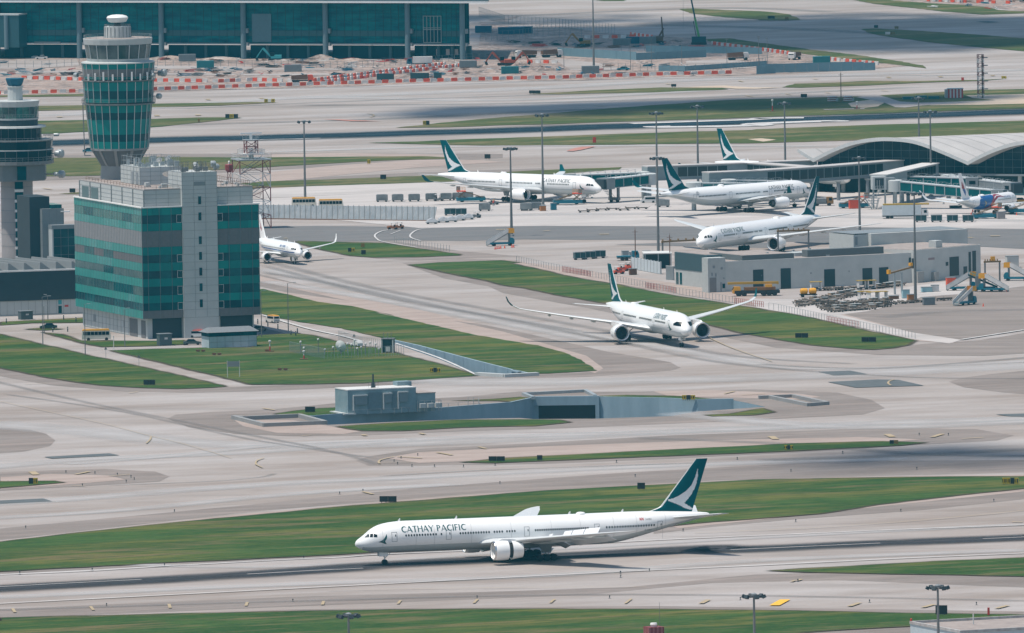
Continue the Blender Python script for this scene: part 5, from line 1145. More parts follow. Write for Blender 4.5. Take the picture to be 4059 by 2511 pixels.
for k in range(40): z = tz(1385)+(tz(920)-tz(1385))*k/40; x = -hwz(330+10*k/40); mb.tube((x, -2.85, z), (x, -2.15, z), .045, n=4)
mb.box(-hwz(335), -hwz(275), -3.4, -1.6, tz(1390), tz(1384)); mb.build('ladder', STEELD, t)
# ---------------------------------------------------------------- second tower
s_ = 15.33; K_ = .43657/s_
def tz(y): return (1180-y*.43657)/s_
t = thing('control_tower', 'shorter dark control tower at the left edge with blue cap and concrete shaft', 'control tower', G(74, 1180), R_(12)); N2 = 20
def ringp(name, prof, m, n=N2, sm=False): return MB().lathe([(hwz(w_), tz(y)) for w_, y in prof], n, ang0=R_(9)).build(name, m, t, smooth=sm)
SH = 1374.4   # pixel offset from the lower picture to the upper one
MB().lathe([(hwz(150), 0), (hwz(148), tz(250+SH))], 20).build('shaft', mat('pinkish_concrete', (.33, .305, .30), .8, c2=(.27, .25, .25), scale=.2), t, smooth=True)
mb = MB()
for k in range(12): z = k*3.1+1.2; mb.lathe([(hwz(151.5), z), (hwz(151.5), z+.08)], 20, caps=False)
mb.build('shaft_joints', MUL, t)
for k, yc in enumerate((290, 385, 480, 565, 652, 738, 820, 905, 990)):
    MB().box(-.15-1.05, -.15+1.05, -hwz(150)-.12, -hwz(140), tz(yc+SH+32), tz(yc+SH-32)).build('window', GLD, t)
mb = MB()
for yc in (337, 432, 522, 608, 695, 780, 862, 948): mb.box(-.15-1.15, -.15+1.15, -hwz(150)-.2, -hwz(140), tz(yc+SH+14), tz(yc+SH-10))
mb.build('white_sills', WTRIM, t)
ringp('lower_box', [(285, 250+SH), (290, 240+SH), (290, 100+SH), (200, 100+SH)], mat('mid_grey_panel', (.17, .18, .185), .7), 8)
MB().box(-1.2, 1.1, -hwz(292), -hwz(270), tz(235+SH), tz(110+SH)).build('window', GLD, t)
ringp('lower_gallery', [(300, 1480), (345, 1470), (345, 1440), (320, 1440)], STEELD)
BGL = mat('black_green_glass', (.001, .018, .024), .2, spec=.15)
ringp('glazing_band', [(330, 1440), (338, 1345)], BGL); ringp('ledge', [(330, 1345), (345, 1343), (345, 1335), (330, 1333)], STEEL)
ringp('glazing_band', [(332, 1333), (338, 1262)], mat('black_green_glass', (.004, .02, .025), .1)); ringp('ledge', [(240, 1262), (338, 1260), (338, 1250), (240, 1248)], STEELD)
ringp('glazing_band', [(230, 1250), (232, 1140)], BGL); ringp('ledge', [(200, 1140), (280, 1138), (275, 1122), (200, 1120)], PANEL)
ringp('wall_band', [(205, 1120), (205, 1068)], CHAR); ringp('ledge', [(180, 1068), (212, 1066), (212, 1050), (180, 1048)], STEEL)
ringp('cab_glass', [(200, 1050), (212, 946)], mat('cab_glass_dark', (.012, .04, .04), .1, c2=(.06, .2, .17), scale=.3, amt=.2)); ringp('cab_roof', [(212, 946), (222, 900), (222, 893), (60, 890)], PANEL)
ringp('roof_drum', [(70, 893), (68, 772), (76, 768), (76, 758), (20, 756)], PANEL, 14); ringp('blue_cap', [(60, 757), (72, 745), (88, 700), (88, 688), (10, 686)], mat('cap_blue', (.002, .10, .17), .6), 8)
mb = MB()
for k in range(N2):
    a = R_(9)+2*math.pi*k/N2; c, s2 = math.cos(a), math.sin(a)
    for w_, y0, y1 in ((340, 1440, 1345), (234, 1250, 1140), (212, 1050, 946)): mb.tube((hwz(w_)*c, hwz(w_)*s2, tz(y0)), (hwz(w_)*c, hwz(w_)*s2, tz(y1)), .06, n=4)
mb.build('mullions', MUL, t)
mb = MB()
for w_, y in ((342, 1440), (342, 1262), (214, 1050)):
    R2 = hwz(w_); railing(mb, [(R2*math.cos(2*math.pi*k/20), R2*math.sin(2*math.pi*k/20)) for k in range(21)], tz(y), 1.0, 1.4, .04)
mb.build('railing', STEEL, t)
for az, w_, y, r in ((-12, 385, 1385, 1.15), (-25, 375, 1380, .8), (-5, 350, 1215, .4), (-15, 395, 200+SH, 1.0), (-35, 380, 190+SH, .5)):
    a = R_(az); drum(t, (hwz(w_)*math.cos(a), hwz(w_)*math.sin(a), tz(y)), r, 1.4, az-22); MB().tube((hwz(250)*math.cos(a), hwz(250)*math.sin(a), tz(y)), (hwz(w_)*math.cos(a), hwz(w_)*math.sin(a), tz(y)), .12, n=5).build('bracket', STEELD, t)
# ---------------------------------------------------------------- annex beside it
t = thing('annex_block', 'grey panelled stair block with dark glass corner right of the shorter tower', 'building', G(174, 1215), R_(19.3)); SZ = 35.2
def az_(y): return (1215-600-y*.43657)/15.5
MB().box(0, 5.8, 0, 14, 0, az_(515)).build('wall', PANELD, t); mb = MB(); joints(mb, 0, 5.8, 0, az_(515), 3, 8, -.03); joints_x(mb, 0, 14, 0, az_(515), 3, 8); mb.build('panel_joints', MUL, t)
MB().box(-2.8, 2.6, 2, 13, 0, az_(405)).build('louvre_box', CHAR, t); MB().box(2.7, 5.6, 1, 9, az_(515), az_(480)).build('parapet', BGLS, t)
gb = MB().box(1.9, 7.9, -3.2, -.1, 0, az_(695)).build('glass_box', GLD, t)
mb = MB(); joints(mb, 1.9, 7.9, 0, az_(695), 3, 9, -3.24, .09); mb.build('mullions', MUL, gb); MB().box(1.55, 1.88, -3.3, -.1, 0, az_(690)).build('corner_strip', PANEL, gb); MB().box(1.5, 8.0, -3.3, 0, az_(695), az_(660)).build('roof_slab', PANELD, gb)
MB().box(5.0, 7.4, -.5, 1, az_(548), az_(540)).build('ledge', WTRIM, t)
# ---------------------------------------------------------------- long low building
t, L = frame_px('low_hall', 'long charcoal hall with pale base and white roof edge behind the parked green car', 'building', (-420, 1270), (420, 1241))
MB().box(0, L, 0, 30, 0, 3.9).build('base_wall', PANEL, t); MB().box(-.2, L+.2, -.35, 30, 3.9, 11.3).build('upper_wall', CHAR, t)
mb = MB(); joints(mb, 0, L, .3, 3.8, 30, 1, -.03); mb.build('panel_joints', MUL, t); MB().box(-.3, L+.3, -.5, 0.2, 11.3, 11.7).build('roof_edge', WTRIM, t); MB().box(0, L, .2, 29.5, 11.3, 11.4).build('roof', PANELD, t)
for k in range(8):
    x = L*.40+k*4.2; MB().add([(x, 2, 11.4), (x+3.0, 2, 11.4), (x-1.5, 26, 11.4), (x-4.5, 26, 11.4), (x, 2, 13.4), (x-4.5, 26, 13.4), (x+.4, 2, 13.4), (x-4.1, 26, 13.4)], [(0, 1, 6, 4), (1, 2, 7, 6), (3, 0, 4, 5), (4, 6, 7, 5), (2, 3, 5, 7)]).build('roof_light', mat('roof_light_grey', (.26, .27, .27), .7), t)
for x, z0, z1, m_ in ((L*.775, 2.6, 3.7, TEA2), (L*.775, .3, 2.2, GLD)): MB().box(x, x+.9, -.07, 0.02, z0, z1).build('door', m_, t)
MB().box(L*.805, L*.805+1, -.06, .02, 1.9, 2.4).build('red_notice', RED, t)
# ---------------------------------------------------------------- red and white lattice tower
def lattice(mb, x0, x1, y0, y1, z0, z1, nseg, r, mfun, taper=0):
    cor = lambda k: [(x0+taper*k, y0+taper*k), (x1-taper*k, y0+taper*k), (x1-taper*k, y1-taper*k), (x0+taper*k, y1-taper*k)]
    for k in range(nseg):
        za, zb = z0+(z1-z0)*k/nseg, z0+(z1-z0)*(k+1)/nseg; m_ = mfun(k); A_ = cor(k/nseg); B_ = cor((k+1)/nseg)
        for i in range(4):
            j = (i+1) % 4
            mb.tube((*A_[i], za), (*B_[i], zb), r, n=4, m=m_); mb.tube((*A_[i], za), (*B_[j], zb), r*.6, n=4, m=m_); mb.tube((*B_[i], zb), (*B_[j], zb), r*.6, n=4, m=m_)
t = thing('radar_tower', 'red and white lattice tower with a rotating radar bar on top', 'radar tower', G(1000, 905), R_(15))
mb = MB(); lattice(mb, -4.4, 4.4, -4.4, 4.4, 0, 19.4, 5, .17, lambda k: k % 2 == 0 and 1 or 0); mb.build('legs', [WPL, REDD], t)
mb = MB()
for k in range(5): mb.add([(-3+6*(k % 2), -1, k*3.9), (-3+6*(k % 2), 0, k*3.9), (3-6*(k % 2), 0, (k+1)*3.9), (3-6*(k % 2), -1, (k+1)*3.9)], [(0, 1, 2, 3), (3, 2, 1, 0)]); mb.tube((-3+6*(k % 2), -1, k*3.9+1), (3-6*(k % 2), -1, (k+1)*3.9+1), .1, n=4)
mb.build('stairs', STEEL, t)
MB().box(-4.8, 4.8, -4.8, 4.8, 19.4, 19.7).build('platform', STEEL, t); mb = MB(); railing(mb, [(-4.7, -4.7), (4.7, -4.7), (4.7, 4.7), (-4.7, 4.7), (-4.7, -4.7)], 19.7, 1.3, .9, .05); railing(mb, [(-3.2, -3.2), (3.2, -3.2), (3.2, 3.2), (-3.2, 3.2), (-3.2, -3.2)], 21.2, 1.2, .7, .05); mb.build('railing', WPL, t)
mb = MB(); mb.tube((0, 0, 19.7), (0, 0, 22.6), .8, .7, 8); mb.box(-3.2, 3.2, -3.2, 3.2, 21.0, 21.2); mb.build('pedestal', WPL, t)
mb = MB(); lattice(mb, -1.6, 1.6, -1.6, 1.6, 21.2, 24.9, 2, .17, lambda k: 1); mb.build('upper_legs', [WPL, REDD], t)
MB().box(-2, 2, -2, 2, 24.9, 25.1).build('upper_platform', STEEL, t); mb = MB(); railing(mb, [(-1.9, -1.9), (1.9, -1.9), (1.9, 1.9), (-1.9, 1.9)], 25.1, 1, .8, .04); mb.build('railing', STEEL, t)
mb = MB(); mb.box(-3.1, 3.1, -.3, .3, 26.7, 27.1); mb.box(-.3, .3, -.3, .3, 25.1, 26.7); mb.build('radar_bar', WTRIM, t)
t = thing('beacon_mast', 'small red and white lattice mast left of the radar tower', 'mast', G(912, 900), 0)
mb = MB(); lattice(mb, -.5, .5, -.5, .5, 0, 15.5, 8, .1, lambda k: k % 2); mb.build('mast', [WPL, REDD], t); MB().lathe([(.6, 15.5), (1.2, 16.2), (1.2, 17.6), (.9, 17.8)], 8).build('platform', REDD, t); MB().lathe([(.3, 17.8), (.3, 18.5), (.05, 18.8)], 8).build('dome', WPL, t)
# ---------------------------------------------------------------- small buildings near the office block
t, L = frame_px('garage', 'low white panelled hut with dark window strip in front of the green block', 'hut', (829.5, 1383), (1018, 1375))
MB().box(0, L, 0, 5.3, 0, 2.9).build('wall', mat('hut_wall', (.42, .50, .53), .6), t); mb = MB(); joints(mb, 0, L, .1, 2.9, 6, 2, -.03); mb.build('panel_joints', MUL, t); MB().box(-.05, L+.05, -.06, 5.35, 2.9, 3.9).build('window_strip', GLD, t)
MB().add([(-.6, -.35, 3.9), (L+.6, -.35, 3.9), (L+.6, 6, 3.9), (-.6, 6, 3.9), (.8, 2.2, 5.0), (L-.8, 2.2, 5.0), (L-.8, 3.4, 5.0), (.8, 3.4, 5.0)], [(0, 1, 5, 4), (1, 2, 6, 5), (2, 3, 7, 6), (3, 0, 4, 7), (4, 5, 6, 7), (3, 2, 1, 0)]).build('roof', mat('ribbed_roof', (.20, .215, .225), .8, c2=(.13, .14, .15), scale=3, stretch=(3, .3, 1)), t)
for a, b, h, lab in (((633, 1373), (682, 1371), 2.9, 'dark green transformer cabinet on the lawn left of the white hut'), ((84, 1269), (131, 1267), 2.1, 'grey green cabinet in front of the long charcoal hall')):
    t, L = frame_px('cabinet', lab, 'cabinet', a, b); MB().box(0, L, 0, 2.2, 0, h).build('body', mat('cabinet_green', (.075, .10, .105), .6), t); MB().box(-.12, L+.12, -.12, 2.3, h, h+.15).build('lid', PANELD, t); MB().box(L*.4, L*.65, -.04, 0, h*.55, h*.72).build('notice', WPL, t)
# ---------------------------------------------------------------- blue block building by the sunken road
t, L = frame_px('block_building', 'pale blue grey block building with louvre panels beside the sunken road', 'building', (1380, 1645), (1650, 1633))
MB().box(0, L, 0, 8.2, 0, 5.5).build('wall', SUBW, t); MB().box(-.06, L+.06, -.06, 8.26, 5.5, 5.72).build('roof_edge', mat('roof_white', (.62, .62, .60), .7), t)
MB().box(.3, L-.3, .3, 7.9, 5.72, 5.76).build('roof', mat('roof_white', (.62, .62, .60), .7), t)
for x0, x1, z0, z1 in ((1.5, 4.6, 2.2, 4.2), (8.9, 10.6, 2.4, 4.4), (12.5, 14.6, 2.5, 4.6)):
    f = MB().box(x0, x1, -.5, -.02, z0, z1).build('louvre_panel', mat('louvre_grey', (.20, .25, .27), .6), t); MB().box(x0-.2, x1+.1, -.65, -.02, z1, z1+.25).build('hood', PANEL, f); MB().box(x0-.35, x0-.12, -.5, -.02, .9, z1+.2).build('downpipe', PANEL, f)
for x0, x1 in ((4.9, 8.4), (10.8, 12.1)): MB().box(x0, x1, -.12, -.02, .8, 4.9).build('louvre_panel', mat('louvre_blue', (.16, .22, .25), .6, c2=(.12, .17, .19), scale=2), t)
MB().box(-1.2, L*.1, -.7, 8.8, 0, .35).build('plinth', PANEL, t)
rb_ = MB().box(L+.01, L+4.9, .4, 7.4, 0, 4.1).build('side_block', SUBW, t); MB().box(L-2.6, L+.9, 5, 7.9, 5.5, 6.7).build('roof_box', SUBW, t); MB().box(L+.01, L+5.0, .3, 7.5, 4.1, 4.3).build('roof_edge', ROOFC, rb_)
mb = MB(); mb.tube((7.4, 3, 5.7), (7.4, 3, 8.9), .22, .2, 8); mb.tube((7.4, 3, 5.7), (7.4, 3, 6.9), .55, .35, 6); mb.build('flue', CHAR, t); mb = MB(); railing(mb, [(6.6, 2.2), (8.3, 2.2), (8.3, 3.8), (6.6, 3.8), (6.6, 2.2)], 5.76, 1.2, .9, .03); mb.build('railing', STEELD, t)
for k in range(3):
    x = L+.6+k*1.9; MB().box(x, x+1.5, -1.3, -.3, .9, 1.9).build('cooling_unit', PANEL, t) if k < 3 else None
mb = MB()
for k in range(4): x = L+.3+k*1.75; mb.tube((x, -1.5, 0), (x, -1.5, 2.6), .07, n=4); mb.tube((x, -.2, 0), (x, -.2, 2.6), .07, n=4)
mb.tube((L+.3, -1.5, 2.6), (L+5.5, -1.5, 2.6), .07, n=4); mb.build('pipe_frame', STEEL, t)
def fence(name, label, pts, h, step, m, rails=1, r=.05, cat='fence', parts=True, group=None):
    """posts as parts, rails as one part"""
    o = thing(name, label, cat, (pts[0].x, pts[0].y, 0), group=group); o0 = Vector(o.location); mb = MB(); n_ = 0; post = None; rl = MB()
    for a, b in zip(pts[:-1], pts[1:]):
        n = max(1, int((b-a).length/step))
        for k in range(n+(1 if b is pts[-1] else 0)):
            p = a+(b-a)*(k/n)-o0
            if parts and n_ < 98:
                if post is None: post = MB().tube((0, 0, 0), (0, 0, h), r, n=5).build('post', m, o, p)
                else: q = post.copy(); COL.objects.link(q); adopt(q, o); q.location = p
            else: mb.tube(p, p+Vector((0, 0, h)), r, n=4)
            n_ += 1
        for j in range(rails): z = h*(1-j*.45); rl.tube(a-o0+Vector((0, 0, z)), b-o0+Vector((0, 0, z)), r*.6, n=4)
    if mb.v: q = mb.build('post', m, o); q['kind'] = 'stuff'
    if rails: rl.build('rail', m, o)
    return o
fence('fence', 'thin grey railing along the sunken road below the blue building', poly('B3', [(930, 1022), (1290, 1008), (1690, 970), (1960, 950)]), 1.2, 2.4, STEEL, 1)
fence('fence', 'thin grey railing on the lawn edge right of the blue building', poly('B3', [(1960, 948), (2060, 940), (2055, 915), (1960, 912)]), 1.3, 1.2, STEEL, 2)
# ---------------------------------------------------------------- blast fence
t, L = frame_px('blast_fence', 'long leaning grey blast fence behind the taxiway right of the green block', 'fence', (1000, 868), (1722, 877))
SF = mat('fence_sheet', (.26, .29, .31), .6, c2=(.17, .20, .225), scale=.35, amt=.4)
n = 34; mb = MB()
for k in range(n): x0, x1 = L*k/n+.05, L*(k+1)/n-.05; mb.add([(x0, 0, .1), (x1, 0, .1), (x1, 1.9, 3.9), (x0, 1.9, 3.9), (x0, .1, .1), (x1, .1, .1), (x1, 2, 3.9), (x0, 2, 3.9)], [(0, 1, 2, 3), (7, 6, 5, 4), (3, 2, 6, 7)])
mb.build('sheeting', SF, t)
pst = MB().tube((0, -.15, 0), (-.9, 1.9, 4.15), .09, n=4).build('post', STEELD, t, (0, 0, 0))
for k in range(1, n+1): q = pst.copy(); COL.objects.link(q); adopt(q, t); q.location = (L*k/n, 0, 0)
MB().box(-1, L+1, -1.0, -.3, 0, .25).build('kerb', RST, t)
# ---------------------------------------------------------------- service buildings, right
def opening(parent, x0, x1, z0, z1, y=-.06, m=None, name='doorway'): return MB().box(x0, x1, y, y+.05, z0, z1).build(name, m or mat('dark_doorway', (.01, .035, .045), .3), parent)
t, L = frame_px('service_building', 'long grey rendered service building with dark doorways behind the cart rows', 'building', (2875, 1158), (3623, 1121)); PXM = L/748
def sx(u): return (u-2875)*PXM
H1 = 7.5
MB().prism([(0, 0), (L, 0), (L, 22), (9.5, 22), (0, 1)], 0, H1).build('wall', RENDER_W, t); MB().prism([(.4, .4), (L-.1, .4), (L-.1, 21.5), (10, 21.5), (.4, 1.2)], H1, H1+.08).build('roof', ROOFC, t)
mb = MB(); mb.box(-.02, L, -.02, .35, H1, H1+.4); mb.build('parapet', RENDER_W, t)
for (u0, u1, z1) in ((3094, 3134, 5.4), (3266, 3309, 4.6), (3418, 3457, 4.4), (3484, 3521, 4.4), (2985, 3026, 5.4)): opening(t, sx(u0), sx(u1), .05, z1)
opening(t, sx(3603), sx(3620), 4.4, 6.6)
for u in (3017, 3212, 3363): opening(t, sx(u), sx(u)+.3, 3.6, 4.0, m=GRYL, name='vent')
MB().box(sx(3245), sx(3548), 6, 9, H1+.08, H1+1.9).build('roof_parapet', mat('dark_render', (.13, .145, .15), .8), t)
MB().box(sx(2965), sx(3170), 3, 21, H1+.08, H1+1.5).build('roof_parapet', mat('dark_render', (.13, .145, .15), .8), t)
MB().box(sx(2970), sx(3165), 3.3, 20.7, H1+1.5, H1+1.55).build('roof', ROOFC, t)
for u in (3230, 3400): MB().box(sx(u), sx(u)+9, 11, 16, H1+.08, H1+1.0).build('roof_hatch', PANEL, t)
random.seed(9)
for k in range(14): x, y = random.uniform(10, L-6), random.uniform(3, 20); MB().box(x, x+random.uniform(.4, 1.5), y, y+random.uniform(.4, 1), H1+.1, H1+random.uniform(.4, 1.9)).build('roof_unit', STEEL, t)
pb = MB().box(sx(2806), -.01, -.3, 3, 0, 9.0).build('pale_block', mat('pale_render', (.46, .48, .47), .8), t)
for u, z0, z1, w_ in ((2825, 6.3, 7.0, .6), (2856, 5.9, 6.5, .6), (2819, 4.3, 5.2, .4), (2834, 4.1, 5.0, .4), (2866, 3.4, 3.8, .3)): opening(pb, sx(u), sx(u)+w_, z0, z1, -.36, GRYL, 'window')
opening(pb, sx(2812), sx(2838), .1, 3.9, -.36, mat('door_grey', (.22, .21, .21), .7)); opening(pb, sx(2854), sx(2859), .1, 2.6, -.36, GRYL); opening(pb, sx(2862), sx(2872), 1.0, 2.2, -.36, GLD, 'window')
# curved corner block
t, L = frame_px('corner_block', 'teal grey corner block with rounded end left of the long service building', 'building', (2668, 1129), (2806, 1144))
pts = [(0, 2), (.2, .9), (.8, .25), (1.8, 0), (L-.1, 0), (L+2, 6), (L-.1, 12), (0, 12)]
MB().prism(pts, 0, 4.2).build('lower_wall', mat('pale_render', (.46, .48, .47), .8), t); MB().prism([(x*1.01-.05, y-.1) for x, y in pts], 4.2, 8.6).build('upper_wall', mat('teal_grey_cladding', (.045, .085, .10), .6), t)
MB().prism([(x*.9+.4, y*.9+.5) for x, y in pts], 8.6, 8.7).build('roof', ROOFC, t)
for x0, x1 in ((1.9, 2.4), (2.6, 3.1), (3.9, 5.1)): opening(t, x0, x1, .3, 3.4, -.06, GLD, 'window')
t, L = frame_px('service_building', 'taller grey building with tall barred opening right of the long service building', 'building', (3622, 1122), (3888, 1098)); PXM = L/266
def sx(u): return (u-3622)*PXM
MB().box(.02, L, 0, 22, 0, 8.5).build('wall', RENDER_W, t); MB().box(.4, L-.4, .4, 21.5, 8.5, 8.6).build('roof', ROOFC, t)
for u0, u1, z0, z1 in ((3764, 3801, .9, 5.9), (3840, 3849, 1.6, 6.8), (3855, 3869, 1.6, 7.0), (3819, 3833, .2, 3.1), (3749, 3759, 3.7, 4.7)):
    o = opening(t, sx(u0), sx(u1), z0, z1)
for u0, u1, z1, m_ in ((3625, 3650, 2.9, RENDER_W), (3692, 3708, 2.4, RENDER_W)): MB().box(sx(u0), sx(u1), -1.2, -.01, 0, z1).build('equipment_box', mat('pale_box', (.38, .37, .35), .7), t)
MB().box(sx(3680), sx(3705), -.04, 0, 5.6, 6.2).build('faded_sign', mat('faded_pink', (.33, .25, .25), .8), t)
MB().box(sx(3723), sx(3748), 1, 3.5, 8.6, 10.4).build('roof_box', mat('pale_render', (.46, .48, .47), .8), t)
# upper volume further back
t, L = frame_px('rear_building', 'flat grey building with pale end wall standing behind the service buildings', 'building', (3455, 1100), (3838, 1080))
MB().box(.01, L, 0, 14, 0, 11.5).build('wall', RENDER_W, t); MB().box(-4.5, 0, 1.5, 14, 0, 11.3).build('end_wall', mat('pale_render', (.46, .48, .47), .8), t); MB().box(-4.45, L-.1, 1.6, 13.9, 11.5, 11.6).build('roof', PANELD, t)
opening(t, -4.0, -3.3, 8.6, 10.8, 1.4, GRYL); MB().box(L*.72, L+.1, -.05, 12, 11.5, 12.3).build('roof_step', RENDER_W, t) if 0 else None
# white yard wall, canopy
t, L = frame_px('yard_wall', 'white panelled yard wall left of the rounded corner block', 'wall', (2503, 1068), (2618, 1088))
mb = MB()
for k in range(9): mb.box(L*k/9+.04, L*(k+1)/9-.04, 0, .2, .1, 3.2)
mb.build('panel', mat('yard_white', (.55, .60, .62), .6), t); mb = MB()
for k in range(10): mb.box(L*k/9-.1, L*k/9+.1, -.1, .3, 0, 3.4)
mb.build('post', PANEL, t)
t, L = frame_px('canopy', 'flat white canopy on thin posts behind the yard wall', 'canopy', (2552, 1068), (2665, 1066))
MB().box(0, L, 0, 9, 4.0, 4.25).build('roof', mat('roof_white', (.62, .62, .60), .7), t); MB().box(.4, L-.4, 3.5, 8.6, 0, 3.9).build('dark_back', CHAR, t)
for x in (.3, L/2, L-.4): MB().box(x, x+.25, .2, .45, 0, 4).build('post', STEEL, t)
t, L = frame_px('yard_wall', 'short bluish yard wall piece touching the rounded corner block', 'wall', (2640, 1110), (2670, 1112)); MB().box(0, L, 0, .3, 0, 3.6).build('panel', PANELD, t); MB().box(-.05, L+.05, -.05, .35, 3.6, 3.75).build('coping', PANEL, t)
# gantry frames
def gantry(label, a, b, h, m=STEELD, arm=0, yb=False):
    t, L = frame_px('gantry', label, 'gantry', a, b); 
    for x in (0, L): MB().box(x-.18, x+.18, -.18, .18, 0, h).build('post', m, t)
    mb = MB(); mb.box(-.3-arm, L+.3, -.22, .22, h, h+.45)
    for k in range(6): x = L*k/6; mb.box(x, x+.12, -.35, .35, h+.45, h+.9)
    mb.build('beam', mat('ochre_steel', (.22, .13, .05), .7), t)
    if yb: MB().box(L*.4, L*.4+1.1, -.3, .3, h+.5, h+1.6).build('sign_box', YEV, t)
    return t
gantry('brown gantry beam in front of the jet nose beside the tall lamp mast', (2627, 1030), (2811, 1020), 4.6); gantry('brown gantry frame below the engine behind the service building roof', (3085, 1026), (3206, 1022), 7.2)
gantry('open gate frame with a yellow box between building and stair truck', (3905, 1118), (3963, 1116), 5.0, yb=True)
t, L = frame_px('gantry', 'T-shaped rack with yellow arm and dark screen near the cart rows', 'gantry', (3547, 1168), (3575, 1166))
for x in (0, L): MB().box(x-.2, x+.2, -.2, .2, 0, 5.6).build('post', STEEL, t)
MB().add([(-2.0, -.2, 5.3), (6.2, -.2, 6.6), (6.2, .2, 6.6), (-2, .2, 5.3), (-2, -.2, 5.7), (6.2, -.2, 7.0), (6.2, .2, 7.0), (-2, .2, 5.7)], [(0, 1, 5, 4), (1, 2, 6, 5), (2, 3, 7, 6), (3, 0, 4, 7), (4, 5, 6, 7), (3, 2, 1, 0)]).build('arm', mat('ochre_steel', (.22, .13, .05), .7), t)
MB().box(-2.4, -1.6, -.4, .4, 5.4, 6.5).build('yellow_end', YEV, t); MB().box(5.2, 6.0, -.4, .4, 7.1, 7.9).build('yellow_end', YEV, t); MB().box(6.2, 7.2, -.3, .3, 6.4, 9.0).build('screen', CHAR, t)
# building in the bottom right corner
t = thing('flat_roof_building', 'pale building corner with parapet at the bottom right edge', 'building', P('R', 1990, 1458, 7.0)-Vector((0, 0, 7.0)), R_(22.5))
MB().box(0, 45, 0, 22, 0, 7.0).build('wall', mat('corner_wall', (.48, .54, .57), .7), t); mb = MB(); mb.box(-.15, 45, -.15, .35, 7.0, 7.5); mb.box(-.15, .35, .35, 22, 7.0, 7.5); mb.box(.35, 45, 21.6, 22.1, 7.0, 7.5); mb.build('parapet', mat('stained_white_parapet', (.48, .48, .47), .8, c2=(.28, .24, .23), scale=.8), t); MB().box(.35, 45, .35, 21.6, 7.0, 7.05).build('roof', ROOFC, t)
MB().tube((9, 14, 7), (9, 14, 9), .12, n=6).build('vent_pipe', WPL, t)
MB().lathe([(.2, 7.5), (.2, 7.9), (.05, 8.0)], 8, (.1, 21.8, 0)).build('red_lamp', RED, t)
t = thing('glide_antenna', 'red and white checked hut with a white dome at the bottom edge', 'antenna hut', P('M', 2255, 560, 1.0)-Vector((0, 0, 1.0)), R_(20))
MB().box(-1.5, 1.5, -1.5, 1.5, 0, 2.7).build('wall', REDD, t); mb = MB()
for k in range(4): mb.box(-1.52, -1.4+.0, -1.52+k*.8, -1.52+k*.8+.35, 0, 2.7); mb.box(-1.52+k*.8, -1.2+k*.8, -1.54, -1.5, 0, 2.7)
mb.build('stripes', mat('dull_red', (.33, .12, .12), .7), t); MB().lathe([(.55, 2.7), (.6, 3.0), (.7, 3.1), (.6, 3.4)], 12, (0, 0, 0)).build('dome', WTRIM, t); MB().tube((1.2, 0, 2.7), (1.2, 0, 7.2), .05, .03, 4).build('whip_antenna', STEELD, t)
# ============================================================ CONCOURSE, CORRIDORS, BRIDGES
CO = G(3243, 762.5); CE = G(3857, 773); fd = (CE-CO); L1 = fd.length; fa = math.atan2(fd.y, fd.x)
t = thing('concourse', 'wide terminal concourse with white vaulted roof and dark glass front at the right edge', 'terminal building', CO, fa)
ex = Vector((math.cos(RW+.02-fa), math.sin(RW+.02-fa), 0))
AR = [(560, 1468), (700, 1395), (850, 1332), (1000, 1290), (1200, 1268), (1400, 1277), (1550, 1310), (1750, 1385), (1965, 1475)]
arch = [((x-560)/1405*L1, 9+(1470-y)*.43657/13.45) for x, y in AR]
arch = [(p.x, p.y) for p in smooth_line([Vector((a, b, 0)) for a, b in arch], 3)]
def vault(prof, name):
    mb = MB(); n = len(prof)
    lo = Vector((0, -2.6, 0)); E1 = ex*230
    for th, k in ((0, 0),):
        for (x0, z0), (x1, z1) in zip(prof[:-1], prof[1:]):
            a, b = Vector((x0, 0, z0+.75))+lo, Vector((x1, 0, z1+.75))+lo; c, d = a-Vector((0, 0, .75)), b-Vector((0, 0, .75))
            mb.quad(a, b, b+E1, a+E1); mb.quad(d, c, c+E1, d+E1); mb.quad(c, d, b, a)
    o = mb.build(name, mat('vault_roof', (.47, .455, .44), .7, c2=(.37, .355, .345), scale=.12, amt=.5), t, smooth=False)
    q = MB()
    for (x0, z0), (x1, z1) in zip(prof[:-1], prof[1:]):
        a, b = Vector((x0, -2.75, z0+.98)), Vector((x1, -2.75, z1+.98)); c, d = a-Vector((0, 0, 1.1)), b-Vector((0, 0, 1.1)); w_ = Vector((0, .13, 0))
        q.quad(c, d, b, a); q.quad(a, b, b+w_, a+w_); q.quad(d, c, c+w_, d+w_)
    q.build('roof_rim', mat('rim_white', (.66, .66, .64), .5), o)
    s_ = MB()
    for k in range(1, 40):
        e = ex*(230*k/40)
        for (x0, z0), (x1, z1) in zip(prof[:-1], prof[1:]):
            a, b = Vector((x0, -2.6, z0+.78))+e, Vector((x1, -2.6, z1+.78))+e; s_.quad(a, b, b+ex*.35, a+ex*.35)
    s_.build('roof_seams', mat('seam_dark', (.30, .29, .28), .7), o)
    return o
vault(arch, 'vault_roof'); vault([(x+L1, z) for x, z in arch], 'vault_roof'); vault([(-5.2, 11.9), (-2.5, 10.4), (0, 9.05)], 'vault_roof')
